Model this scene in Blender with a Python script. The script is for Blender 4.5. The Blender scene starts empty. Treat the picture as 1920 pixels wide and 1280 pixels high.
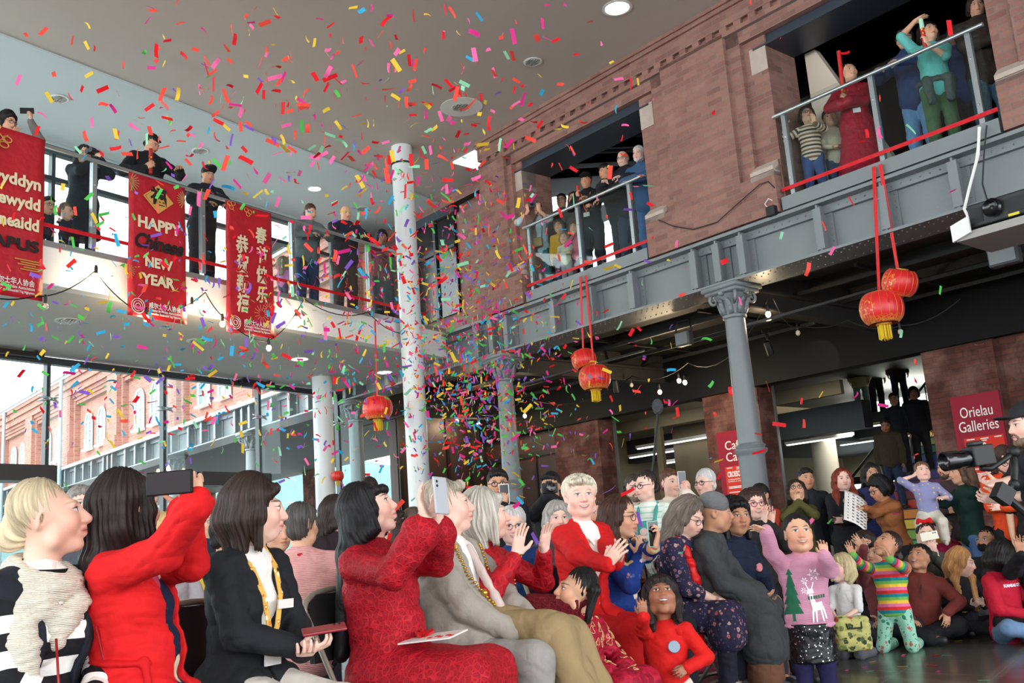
import bpy, math, random
import numpy as np
from mathutils import Vector, Matrix
from mathutils.bvhtree import BVHTree

SC = bpy.context.scene
COL = SC.collection
R = math.radians
f32 = np.float32

# ---------------------------------------------------------------- camera, world, light, exposure
FOC, CAMH, DWALL = 1862.0, 1.0, 10.0
PITCH, ROLL, AZW, AZG = R(11.80), R(-4.22), R(-40.62), R(33.92)
FW = np.array([0, math.cos(PITCH), math.sin(PITCH)])
UP0 = np.array([0, -math.sin(PITCH), math.cos(PITCH)])
RT0 = np.array([1.0, 0, 0])
CR = RT0 * math.cos(ROLL) + UP0 * math.sin(ROLL)
CU = -RT0 * math.sin(ROLL) + UP0 * math.cos(ROLL)
CAM = np.array([0, 0, CAMH])
cd = bpy.data.cameras.new('camera'); cam = bpy.data.objects.new('camera', cd); COL.objects.link(cam)
cd.sensor_width = 36; cd.lens = 36 * FOC / 1920; cd.clip_end = 500
cam.matrix_world = Matrix(((CR[0], CU[0], -FW[0], 0), (CR[1], CU[1], -FW[1], 0), (CR[2], CU[2], -FW[2], CAMH), (0, 0, 0, 1)))
SC.camera = cam
w = bpy.data.worlds.new('overcast_sky'); SC.world = w; w.use_nodes = True
bg = w.node_tree.nodes['Background']; bg.inputs[0].default_value = (0.91, 0.955, 1.0, 1); bg.inputs[1].default_value = 2.1
SC.view_settings.view_transform = 'Standard'; SC.view_settings.look = 'None'
SC.view_settings.gamma = 1; SC.view_settings.use_curve_mapping = False
SC.view_settings.exposure = 1.75

# directions: W = brick wall (runs away to the far end), G = glazed facade
DW = np.array([math.sin(AZW), math.cos(AZW), 0]); NW = np.array([math.cos(AZW), -math.sin(AZW), 0])
DG = np.array([math.sin(AZG), math.cos(AZG), 0]); NG = np.array([-math.cos(AZG), math.sin(AZG), 0])
def ray(u, v): return (CR * (u - 960) + CU * (640 - v)) / FOC + FW
def at(u, v, dep): return CAM + ray(u, v) * dep                      # a point at a depth
def onz(u, v, z): d = ray(u, v); return CAM + d * (z - CAMH) / d[2]
def onW(u, v, t=0.0): d = ray(u, v); return CAM + d * (DWALL + t) / (NW @ d)
def onG(u, v, e): d = ray(u, v); return CAM + d * e / (NG @ d)
def ws(u, v, t=0.0): p = onW(u, v, t); return float(p @ DW), float(p[2])
def gs(u, v, e): p = onG(u, v, e); return float(p @ DG), float(p[2])
def W3(s, t, z): return DW * s + NW * (DWALL + t) + np.array([0, 0, z])
def G3(g, e, z): return DG * g + NG * e + np.array([0, 0, z])
# frames: local x = -s, y = t ; local x = g, y = e
MWF = Matrix(((-DW[0], NW[0], 0, NW[0] * DWALL), (-DW[1], NW[1], 0, NW[1] * DWALL), (0, 0, 1, 0), (0, 0, 0, 1)))
MGF = Matrix(((DG[0], NG[0], 0, 0), (DG[1], NG[1], 0, 0), (0, 0, 1, 0), (0, 0, 0, 1)))
MI = Matrix.Identity(4)

# ---------------------------------------------------------------- object helpers
def tag(o, label=None, cat=None, group=None, kind=None):
    if label: o['label'] = label
    if cat: o['category'] = cat
    if group: o['group'] = group
    if kind: o['kind'] = kind
    return o
def empty(name, loc=(0, 0, 0), rz=0.0, mat=None):
    o = bpy.data.objects.new(name, None); COL.objects.link(o); o.empty_display_size = 0.1
    if mat is not None: o.matrix_world = mat
    else: o.location = loc; o.rotation_euler = (0, 0, rz)
    return o
def link(name, me, m=None, parent=None, mw=None):
    o = bpy.data.objects.new(name, me); COL.objects.link(o)
    if m is not None:
        for x in (m if isinstance(m, (list, tuple)) else [m]): me.materials.append(x)
    if parent is not None: o.parent = parent
    if mw is not None: o.matrix_world = mw
    return o
class MB:
    """collects shapes into one mesh"""
    def __init__(s): s.v = []; s.f = []; s.m = []; s.cm = 0
    def add(s, vs, fs):
        n = len(s.v); s.v += [tuple(map(float, p)) for p in vs]
        for q in fs: s.f.append([n + i for i in q]); s.m.append(s.cm)
        return s
    def box(s, x0, x1, y0, y1, z0, z1):
        x0, x1 = min(x0, x1), max(x0, x1); y0, y1 = min(y0, y1), max(y0, y1); z0, z1 = min(z0, z1), max(z0, z1)
        return s.add([(x0, y0, z0), (x1, y0, z0), (x1, y1, z0), (x0, y1, z0), (x0, y0, z1), (x1, y0, z1), (x1, y1, z1), (x0, y1, z1)],
                     [(0, 3, 2, 1), (4, 5, 6, 7), (0, 1, 5, 4), (1, 2, 6, 5), (2, 3, 7, 6), (3, 0, 4, 7)])
    def obox(s, c, X, Y, Z):
        c, X, Y, Z = (np.array(a, float) for a in (c, X, Y, Z))
        vs = [c + a * X + b * Y + d * Z for d in (-1, 1) for a, b in ((-1, -1), (1, -1), (1, 1), (-1, 1))]
        return s.add(vs, [(0, 3, 2, 1), (4, 5, 6, 7), (0, 1, 5, 4), (1, 2, 6, 5), (2, 3, 7, 6), (3, 0, 4, 7)])
    def bar(s, a, b, w, h, upv=(0, 0, 1)):
        a, b = np.array(a, float), np.array(b, float); d = b - a; L = np.linalg.norm(d); d /= L
        x = np.cross(d, upv); x /= max(np.linalg.norm(x), 1e-9); z = np.cross(x, d)
        return s.obox((a + b) / 2, x * w / 2, d * L / 2, z * h / 2)
    def prism(s, pts, a, b):
        """polygon pts (3d) extruded by vector from a to b"""
        pts = [np.array(p, float) for p in pts]; n = len(pts); a = np.array(a, float); b = np.array(b, float)
        vs = [p + a for p in pts] + [p + b for p in pts]
        fs = [tuple(range(n))[::-1], tuple(range(n, 2 * n))] + [(i, (i + 1) % n, n + (i + 1) % n, n + i) for i in range(n)]
        return s.add(vs, fs)
    def lathe(s, prof, c=(0, 0, 0), n=24, ax=None, cap=True):
        """prof: (radius, height) pairs about +z (or ax = (X,Y,Z) vectors)"""
        X, Y, Z = ax if ax else ((1, 0, 0), (0, 1, 0), (0, 0, 1)); X, Y, Z, c = (np.array(a, float) for a in (X, Y, Z, c))
        vs = []
        for r, h in prof:
            for i in range(n):
                t = 2 * math.pi * i / n; vs.append(c + X * (r * math.cos(t)) + Y * (r * math.sin(t)) + Z * h)
        fs = []
        for j in range(len(prof) - 1):
            for i in range(n):
                fs.append((j * n + i, j * n + (i + 1) % n, (j + 1) * n + (i + 1) % n, (j + 1) * n + i))
        if cap: fs += [tuple(range(n))[::-1], tuple((len(prof) - 1) * n + i for i in range(n))]
        return s.add(vs, fs)
    def tube(s, path, r, n=8, cap=True, closed=False):
        P = [np.array(p, float) for p in path]; k = len(P); rr = r if isinstance(r, (list, tuple)) else [r] * k
        vs = []; prev = None
        for i in range(k):
            d = (P[(i + 1) % k] - P[i - 1]) if closed else P[min(i + 1, k - 1)] - P[max(i - 1, 0)]
            d = d / max(np.linalg.norm(d), 1e-9)
            ref = prev if prev is not None else (np.array([0, 0, 1.0]) if abs(d[2]) < .9 else np.array([1.0, 0, 0]))
            x = ref - d * (ref @ d); x /= max(np.linalg.norm(x), 1e-9); prev = x; y = np.cross(d, x)
            for j in range(n):
                t = 2 * math.pi * j / n; vs.append(P[i] + (x * math.cos(t) + y * math.sin(t)) * rr[i])
        fs = []
        for i in range(k if closed else k - 1):
            for j in range(n):
                a, b = i * n, ((i + 1) % k) * n; fs.append((a + j, a + (j + 1) % n, b + (j + 1) % n, b + j))
        if cap and not closed: fs += [tuple(range(n))[::-1], tuple((k - 1) * n + j for j in range(n))]
        return s.add(vs, fs)
    def ball(s, c, r, n=10, m=6):
        r = np.array([r] * 3 if np.isscalar(r) else r, float)
        vs = [np.array(c) + np.array([0, 0, -r[2]])]
        for j in range(1, m):
            a = -math.pi / 2 + math.pi * j / m
            for i in range(n):
                t = 2 * math.pi * i / n; vs.append(np.array(c) + r * np.array([math.cos(a) * math.cos(t), math.cos(a) * math.sin(t), math.sin(a)]))
        vs.append(np.array(c) + np.array([0, 0, r[2]])); fs = []
        for i in range(n): fs.append((0, 1 + (i + 1) % n, 1 + i))
        for j in range(m - 2):
            for i in range(n):
                a, b = 1 + j * n, 1 + (j + 1) * n; fs.append((a + i, a + (i + 1) % n, b + (i + 1) % n, b + i))
        L = len(vs) - 1; a = 1 + (m - 2) * n
        for i in range(n): fs.append((a + i, a + (i + 1) % n, L))
        return s.add(vs, fs)
    def build(s, name, m=None, parent=None, mw=None, smooth=False, bevel=0.0):
        me = bpy.data.meshes.new(name); me.from_pydata(s.v, [], s.f); me.update()
        o = link(name, me, m, parent, mw)
        if any(s.m): me.polygons.foreach_set('material_index', s.m)
        if smooth is True: me.polygons.foreach_set('use_smooth', [True] * len(s.f))
        elif smooth: me.shade_smooth() if hasattr(me, 'shade_smooth') else None; me.set_sharp_from_angle(angle=R(smooth))
        if bevel:
            b = o.modifiers.new('edge', 'BEVEL'); b.width = bevel; b.segments = 2; b.limit_method = 'ANGLE'; b.angle_limit = R(40)
        return o

# ---------------------------------------------------------------- materials
_M = {}
def lin(c):
    """sRGB 0-255 -> linear"""
    return tuple(((x / 255) / 12.92 if x / 255 <= .04045 else ((x / 255 + .055) / 1.055) ** 2.4) for x in c[:3]) + (1.0,)
def newmat(name):
    m = bpy.data.materials.new(name); m.use_nodes = True; nt = m.node_tree
    return m, nt, nt.nodes['Principled BSDF']
class NT:
    """terse node builder"""
    def __init__(s, nt): s.nt = nt
    def n(s, typ, **kw):
        nd = s.nt.nodes.new(typ)
        for k, v in kw.items():
            if k[0] == 'i' and k[1:].isdigit():
                s.put(nd.inputs[int(k[1:])], v)
            else: setattr(nd, k, v)
        return nd
    def put(s, sock, v):
        if isinstance(v, bpy.types.NodeSocket): s.nt.links.new(v, sock)
        elif isinstance(v, bpy.types.Node): s.nt.links.new(v.outputs[0], sock)
        else: sock.default_value = v
    def math(s, op, a, b=0.0, c=0.0, clamp=False): return s.n('ShaderNodeMath', operation=op, use_clamp=clamp, i0=a, i1=b, i2=c).outputs[0]
    def vm(s, op, a, b=(0, 0, 0)):
        nd = s.n('ShaderNodeVectorMath', operation=op, i0=a, i1=b); return nd.outputs[1] if op in ('LENGTH', 'DISTANCE', 'DOT_PRODUCT') else nd.outputs[0]
    def mix(s, f, a, b, mode='MIX'):
        nd = s.nt.nodes.new('ShaderNodeMix'); nd.data_type = 'RGBA'; nd.blend_type = mode
        s.put(nd.inputs[0], f); s.put(nd.inputs[6], a); s.put(nd.inputs[7], b); return nd.outputs[2]
    def obj(s): return s.n('ShaderNodeTexCoord').outputs['Object']
    def xyz(s, v): nd = s.n('ShaderNodeSeparateXYZ', i0=v); return nd.outputs
    def comb(s, x=0.0, y=0.0, z=0.0): return s.n('ShaderNodeCombineXYZ', i0=x, i1=y, i2=z).outputs[0]
    def noise(s, v, scale, detail=2.0, rough=.5):
        nd = s.n('ShaderNodeTexNoise'); s.put(nd.inputs['Vector'], v); nd.inputs['Scale'].default_value = scale
        nd.inputs['Detail'].default_value = detail; nd.inputs['Roughness'].default_value = rough; return nd.outputs
    def vor(s, v, scale, feat='F1', rnd=1.0):
        nd = s.n('ShaderNodeTexVoronoi', feature=feat); s.put(nd.inputs['Vector'], v); nd.inputs['Scale'].default_value = scale
        nd.inputs['Randomness'].default_value = rnd; return nd.outputs
    def ramp(s, f, stops, interp='LINEAR'):
        nd = s.n('ShaderNodeValToRGB', i0=f); cr = nd.color_ramp; cr.interpolation = interp
        while len(cr.elements) > 1: cr.elements.remove(cr.elements[-1])
        for i, (p, c) in enumerate(stops):
            e = cr.elements[0] if i == 0 else cr.elements.new(p)
            e.position = p; e.color = c
        return nd.outputs[0]
    def less(s, a, b, soft=0.0):
        if not soft: return s.math('LESS_THAN', a, b)
        nd = s.n('ShaderNodeMapRange'); s.put(nd.inputs[0], a); nd.inputs[1].default_value = b - soft; nd.inputs[2].default_value = b + soft
        nd.inputs[3].default_value = 1.0; nd.inputs[4].default_value = 0.0; return nd.outputs[0]
    def bump(s, bsdf, h, dist=.002, strength=1.0):
        nd = s.n('ShaderNodeBump'); nd.inputs['Strength'].default_value = strength; nd.inputs['Distance'].default_value = dist
        s.put(nd.inputs['Height'], h); s.nt.links.new(nd.outputs[0], bsdf.inputs['Normal'])
def setp(b, **kw):
    nm = dict(col='Base Color', rough='Roughness', metal='Metallic', alpha='Alpha', spec='Specular IOR Level', trans='Transmission Weight', sheen='Sheen Weight', emit='Emission Color', es='Emission Strength', coat='Coat Weight', sss='Subsurface Weight')
    for k, v in kw.items(): b.inputs[nm[k]].default_value = v
def plain(name, rgb, rough=.6, metal=0.0, var=0.0, vs=6.0, bump=0.0, bs=80.0, spec=.5):
    """painted/plastic/metal/stone surface with an optional wear noise"""
    key = (name, tuple(rgb), rough, metal)
    if key in _M: return _M[key]
    m, nt, b = newmat(name); T = NT(nt); c = lin(rgb); setp(b, col=c, rough=rough, metal=metal, spec=spec)
    if var or bump: o = T.obj()
    if var:
        n = T.noise(o, vs, 4.0)[0]
        T.put(b.inputs['Base Color'], T.mix(n, tuple(x * (1 - var) for x in c[:3]) + (1,), tuple(min(1, x * (1 + var)) for x in c[:3]) + (1,)))
    if bump: T.bump(b, T.noise(o, bs, 3.0)[0], bump)
    _M[key] = m; return m
def glow(name, rgb, strength):
    key = (name, tuple(rgb), strength)
    if key in _M: return _M[key]
    m, nt, b = newmat(name); setp(b, col=lin(rgb), emit=lin(rgb), es=strength); _M[key] = m; return m
def glassmat(name='clear_glass', tint=(.93, .97, .96), refl=1.0):
    if name in _M: return _M[name]
    m, nt, b = newmat(name); nt.nodes.remove(b); T = NT(nt); out = nt.nodes['Material Output']
    tr = T.n('ShaderNodeBsdfTransparent'); tr.inputs[0].default_value = tint + (1,)
    gl = T.n('ShaderNodeBsdfGlossy'); gl.inputs['Roughness'].default_value = .02
    lw = T.n('ShaderNodeLayerWeight'); lw.inputs[0].default_value = .5
    f = T.math('MULTIPLY', T.math('MULTIPLY_ADD', T.math('POWER', lw.outputs['Facing'], 4.0), .5, .035), refl)
    mx = T.n('ShaderNodeMixShader'); nt.links.new(f, mx.inputs[0]); nt.links.new(tr.outputs[0], mx.inputs[1]); nt.links.new(gl.outputs[0], mx.inputs[2])
    nt.links.new(mx.outputs[0], out.inputs[0]); _M[name] = m; return m
# ---------------------------------------------------------------- smooth solid modelling on a grid (numpy surface nets)
A3 = lambda *p: np.array(p, float)
def unit(v): v = np.array(v, float); return v / max(np.linalg.norm(v), 1e-9)
_C8 = np.array([(i & 1, (i >> 1) & 1, (i >> 2) & 1) for i in range(8)])
_E12 = [(a, b) for a in range(8) for b in range(a + 1, 8) if bin(a ^ b).count('1') == 1]
class Solid:
    def __init__(s): s.ops = []
    def cone(s, a, b, ra, rb=None, k=.02, op=1):
        a, b = np.array(a, float), np.array(b, float); rb = ra if rb is None else rb; m = max(ra, rb)
        s.ops.append(('c', np.minimum(a, b) - m, np.maximum(a, b) + m, k, op, (a, b, ra, rb))); return s
    def path(s, pts, rs, k=.02, op=1):
        if np.isscalar(rs): rs = [rs] * len(pts)
        for i in range(len(pts) - 1): s.cone(pts[i], pts[i + 1], rs[i], rs[i + 1], k, op)
        return s
    def ell(s, c, r, M=None, k=.02, op=1):
        c = np.array(c, float); r = np.array([r] * 3 if np.isscalar(r) else r, float); m = r.max() if M is not None else r
        s.ops.append(('e', c - m, c + m, k, op, (c, r, None if M is None else np.array(M, float)))); return s
    def box(s, c, h, M=None, rd=.01, k=.005, op=1):
        c = np.array(c, float); h = np.array(h, float); m = np.linalg.norm(h) if M is not None else h
        s.ops.append(('b', c - m, c + m, k, op, (c, h, None if M is None else np.array(M, float), rd))); return s
    def cut(s, p, n, k=.004):
        """remove the side the normal points to"""
        s.ops.append(('p', None, None, k, -1, (np.array(p, float), unit(n)))); return s
    def fn(s, func, k=.004):
        """remove where func(x,y,z) < 0"""
        s.ops.append(('f', None, None, k, -1, func)); return s
    def mesh(s, name, vox, disp=None, relax=1):
        ad = [o for o in s.ops if o[4] > 0]
        lo = np.min([o[1] for o in ad], 0) - 3 * vox; hi = np.max([o[2] for o in ad], 0) + 3 * vox
        n = np.ceil((hi - lo) / vox).astype(int) + 1
        v = np.full(n, 1.0, f32); ax = [(lo[i] + vox * np.arange(n[i])).astype(f32) for i in range(3)]
        for typ, l, h, k, op, q in s.ops:
            if l is None: sl = tuple(slice(0, m) for m in n)
            else:
                pad = k + 2.5 * vox
                i0 = np.maximum(np.floor((l - pad - lo) / vox).astype(int), 0); i1 = np.minimum(np.ceil((h + pad - lo) / vox).astype(int) + 1, n)
                if (i1 <= i0).any(): continue
                sl = tuple(slice(i0[i], i1[i]) for i in range(3))
            x, y, z = ax[0][sl[0]][:, None, None], ax[1][sl[1]][None, :, None], ax[2][sl[2]][None, None, :]
            if typ == 'c':
                a, b, ra, rb = q; d = b - a; L2 = float(d @ d) + 1e-12
                px, py, pz = x - f32(a[0]), y - f32(a[1]), z - f32(a[2])
                t = np.clip((px * f32(d[0]) + py * f32(d[1]) + pz * f32(d[2])) / f32(L2), 0, 1)
                g = np.sqrt((px - t * f32(d[0])) ** 2 + (py - t * f32(d[1])) ** 2 + (pz - t * f32(d[2])) ** 2) - (f32(ra) + t * f32(rb - ra))
            elif typ in 'eb':
                c, r, M = q[:3]; px, py, pz = x - f32(c[0]), y - f32(c[1]), z - f32(c[2])
                if M is not None:
                    M = M.astype(f32); px, py, pz = (px * M[0, i] + py * M[1, i] + pz * M[2, i] for i in range(3))
                if typ == 'e':
                    r = r.astype(f32); k0 = np.sqrt((px / r[0]) ** 2 + (py / r[1]) ** 2 + (pz / r[2]) ** 2)
                    k1 = np.sqrt((px / r[0] ** 2) ** 2 + (py / r[1] ** 2) ** 2 + (pz / r[2] ** 2) ** 2)
                    g = k0 * (k0 - 1) / np.maximum(k1, 1e-6)
                else:
                    rd = f32(q[3]); a, b, c2 = np.abs(px) - f32(r[0]) + rd, np.abs(py) - f32(r[1]) + rd, np.abs(pz) - f32(r[2]) + rd
                    g = np.sqrt(np.maximum(a, 0) ** 2 + np.maximum(b, 0) ** 2 + np.maximum(c2, 0) ** 2) + np.minimum(np.maximum(a, np.maximum(b, c2)), 0) - rd
            elif typ == 'p':
                p, nn = q; g = (p @ nn) - (x * f32(nn[0]) + y * f32(nn[1]) + z * f32(nn[2])) + 0 * x
            else: g = q(x, y, z)
            u = v[sl]
            if op > 0: hh = np.maximum(k - np.abs(u - g), 0) / k; v[sl] = np.minimum(u, g) - hh * hh * k * f32(.25)
            else: g = -g; hh = np.maximum(k - np.abs(u - g), 0) / k; v[sl] = np.maximum(u, g) + hh * hh * k * f32(.25)
        for i in range(3):
            e = [slice(None)] * 3
            for j in (0, -1): e[i] = j; v[tuple(e)] = np.maximum(v[tuple(e)], 1e-4)
        ins = v < 0
        cnt = np.zeros(n - 1, np.int8)
        for c in _C8: cnt += ins[c[0]:n[0] - 1 + c[0], c[1]:n[1] - 1 + c[1], c[2]:n[2] - 1 + c[2]]
        act = (cnt > 0) & (cnt < 8); I = np.argwhere(act)
        if len(I) == 0: return None
        idx = np.full(n - 1, -1, np.int32); idx[act] = np.arange(len(I))
        vals = np.stack([v[I[:, 0] + c[0], I[:, 1] + c[1], I[:, 2] + c[2]] for c in _C8], 1)
        acc = np.zeros((len(I), 3)); num = np.zeros(len(I))
        for a, b in _E12:
            va, vb = vals[:, a], vals[:, b]; cr = (va < 0) != (vb < 0)
            t = np.where(cr, va / np.where(cr, va - vb, 1), 0)
            acc += np.where(cr[:, None], _C8[a] + t[:, None] * (_C8[b] - _C8[a]), 0); num += cr
        P = lo + vox * (I + acc / num[:, None])
        Q = []
        for a in range(3):
            b, c = (a + 1) % 3, (a + 2) % 3
            s0 = [slice(1, -1)] * 3; s0[a] = slice(0, -1); s1 = list(s0); s1[a] = slice(1, None)
            A, B = ins[tuple(s0)], ins[tuple(s1)]; e = np.argwhere(A != B); fl = A[tuple(e.T)]
            off = np.ones(3, int); off[a] = 0; e = e + off
            def cell(db, dc): q = e.copy(); q[:, b] -= db; q[:, c] -= dc; return idx[tuple(q.T)]
            q = np.stack([cell(1, 1), cell(0, 1), cell(0, 0), cell(1, 0)], 1)
            q[~fl] = q[~fl][:, ::-1]; Q.append(q)
        Q = np.concatenate(Q); Q = Q[(Q >= 0).all(1)]
        E = np.concatenate([Q[:, [0, 1]], Q[:, [1, 2]], Q[:, [2, 3]], Q[:, [3, 0]]])
        for _ in range(relax):
            S = np.zeros_like(P); d = np.bincount(E[:, 0], minlength=len(P)).astype(float)
            for i in range(3): S[:, i] = np.bincount(E[:, 0], weights=P[E[:, 1], i], minlength=len(P))
            P = np.where(d[:, None] > 0, P * .4 + .6 * S / np.maximum(d, 1)[:, None], P)
        if disp is not None:
            nr = np.cross(P[Q[:, 2]] - P[Q[:, 0]], P[Q[:, 3]] - P[Q[:, 1]]); N = np.zeros_like(P)
            for j in range(4):
                for i in range(3): N[:, i] += np.bincount(Q[:, j], weights=nr[:, i], minlength=len(P))
            N /= np.maximum(np.linalg.norm(N, axis=1), 1e-12)[:, None]; P = P + N * disp(P)[:, None]
        return rawmesh(name, P, Q), P
def rawmesh(name, P, Q):
    me = bpy.data.meshes.new(name); me.vertices.add(len(P)); me.vertices.foreach_set('co', np.asarray(P, f32).ravel())
    k = Q.shape[1]; me.loops.add(len(Q) * k); me.loops.foreach_set('vertex_index', np.asarray(Q, np.int32).ravel())
    me.polygons.add(len(Q)); me.polygons.foreach_set('loop_start', np.arange(0, len(Q) * k, k, dtype=np.int32))
    me.polygons.foreach_set('use_smooth', np.ones(len(Q), bool)); me.update(calc_edges=True); return me
def vattr(me, name, a):
    a = np.asarray(a, f32)
    if a.ndim == 1: me.attributes.new(name, 'FLOAT', 'POINT').data.foreach_set('value', a)
    else: me.attributes.new(name, 'FLOAT_VECTOR', 'POINT').data.foreach_set('vector', a.ravel())
# ---------------------------------------------------------------- people: materials
SKIN = {0: (226, 182, 160), 1: (214, 166, 136), 2: (196, 144, 112), 3: (160, 108, 80), 4: (112, 74, 54), 5: (232, 190, 172)}
def skinmat(sk, brow, smile, iris):
    key = ('skin', sk, brow, smile, iris)
    if key in _M: return _M[key]
    m, nt, b = newmat('skin'); T = NT(nt); c = lin(SKIN[sk])
    at_ = T.n('ShaderNodeAttribute'); at_.attribute_name = 'hp'; x, y, z = T.xyz(at_.outputs['Vector'])
    ax = T.math('ABSOLUTE', x); front = T.math('GREATER_THAN', y, .03)
    def el(cx, cz, rx, rz, soft=.12, X=ax, tilt=0.0, cv=0.0):
        dx = T.math('SUBTRACT', X, cx); dz = T.math('SUBTRACT', z, cz)
        if cv: dz = T.math('MULTIPLY_ADD', T.math('MULTIPLY', dx, dx), -cv, dz)
        if tilt: dz = T.math('MULTIPLY_ADD', dx, tilt, dz)
        l = T.vm('LENGTH', T.comb(T.math('DIVIDE', dx, rx), 0.0, T.math('DIVIDE', dz, rz)))
        return T.math('MULTIPLY', T.less(l, 1.0, soft), front)
    sc = lambda k, r=1.0: tuple(min(1, q * k * (r if i == 0 else 1)) for i, q in enumerate(c[:3])) + (1,)
    n = T.noise(T.obj(), 30.0, 3.0)[0]
    col = T.mix(n, sc(.9, 1.02), sc(1.06))
    col = T.mix(T.math('MULTIPLY', el(.045, -.03, .035, .03, .9), .4), col, (min(1, c[0] * 1.0), c[1] * .6, c[2] * .58, 1))
    col = T.mix(T.math('MULTIPLY', el(0, -.03, .014, .014, .8, X=x), .3), col, (c[0], c[1] * .65, c[2] * .65, 1))
    lip = (c[0] * .72, c[1] * .36, c[2] * .38, 1) if sk < 4 else (c[0] * .8, c[1] * .5, c[2] * .5, 1)
    hb = lin(brow)
    if smile:
        col = T.mix(el(0, -.066, .031, .0105, .2, X=x, cv=11.0), col, lip)
        col = T.mix(el(0, -.0655, .026, .0062, .2, X=x, cv=11.0), col, (.14, .03, .03, 1))
        col = T.mix(el(0, -.0645, .022, .0040, .25, X=x, cv=11.0), col, (.60, .56, .50, 1))
    else:
        col = T.mix(el(0, -.063, .023, .0095, .3, X=x), col, lip)
        col = T.mix(el(0, -.0635, .022, .0014, .5, X=x), col, (.10, .03, .03, 1))
    col = T.mix(T.math('MULTIPLY', el(.032, .004, .021, .0135, .5), .35), col, sc(.5))
    col = T.mix(el(.0315, .0025, .0145, .0055, .15), col, (.62, .60, .58, 1))
    col = T.mix(T.math('MULTIPLY', el(.0315, .0035, .0066, .0066, .12), el(.0315, .0025, .0150, .0066, .1)), col, lin(iris))
    col = T.mix(el(.032, .0092, .0165, .0026, .3, tilt=.12), col, (.03, .02, .018, 1))
    col = T.mix(T.math('MULTIPLY', el(.033, .027, .021, .0040, .4, tilt=-.06, cv=-9.0), .85), col, hb)
    T.put(b.inputs['Base Color'], col); setp(b, rough=.48, sss=.06, spec=.4)
    b.inputs['Subsurface Radius'].default_value = (.01, .004, .002)
    _M[key] = m; return m
def hairmat(rgb, var=.35):
    key = ('hair', tuple(rgb))
    if key in _M: return _M[key]
    m, nt, b = newmat('hair'); T = NT(nt); c = lin(rgb)
    a = T.n('ShaderNodeAttribute'); a.attribute_name = 'st'
    n = T.noise(a.outputs['Vector'], 1.0, 4.0, .65)[0]
    f = T.ramp(n, [(.3, (0, 0, 0, 1)), (.7, (1, 1, 1, 1))])
    T.put(b.inputs['Base Color'], T.mix(f, tuple(q * (1 - var) for q in c[:3]) + (1,), tuple(min(1, q * (1 + var) + .004) for q in c[:3]) + (1,)))
    setp(b, rough=.5, spec=.3); T.bump(b, n, .008); _M[key] = m; return m
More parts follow.
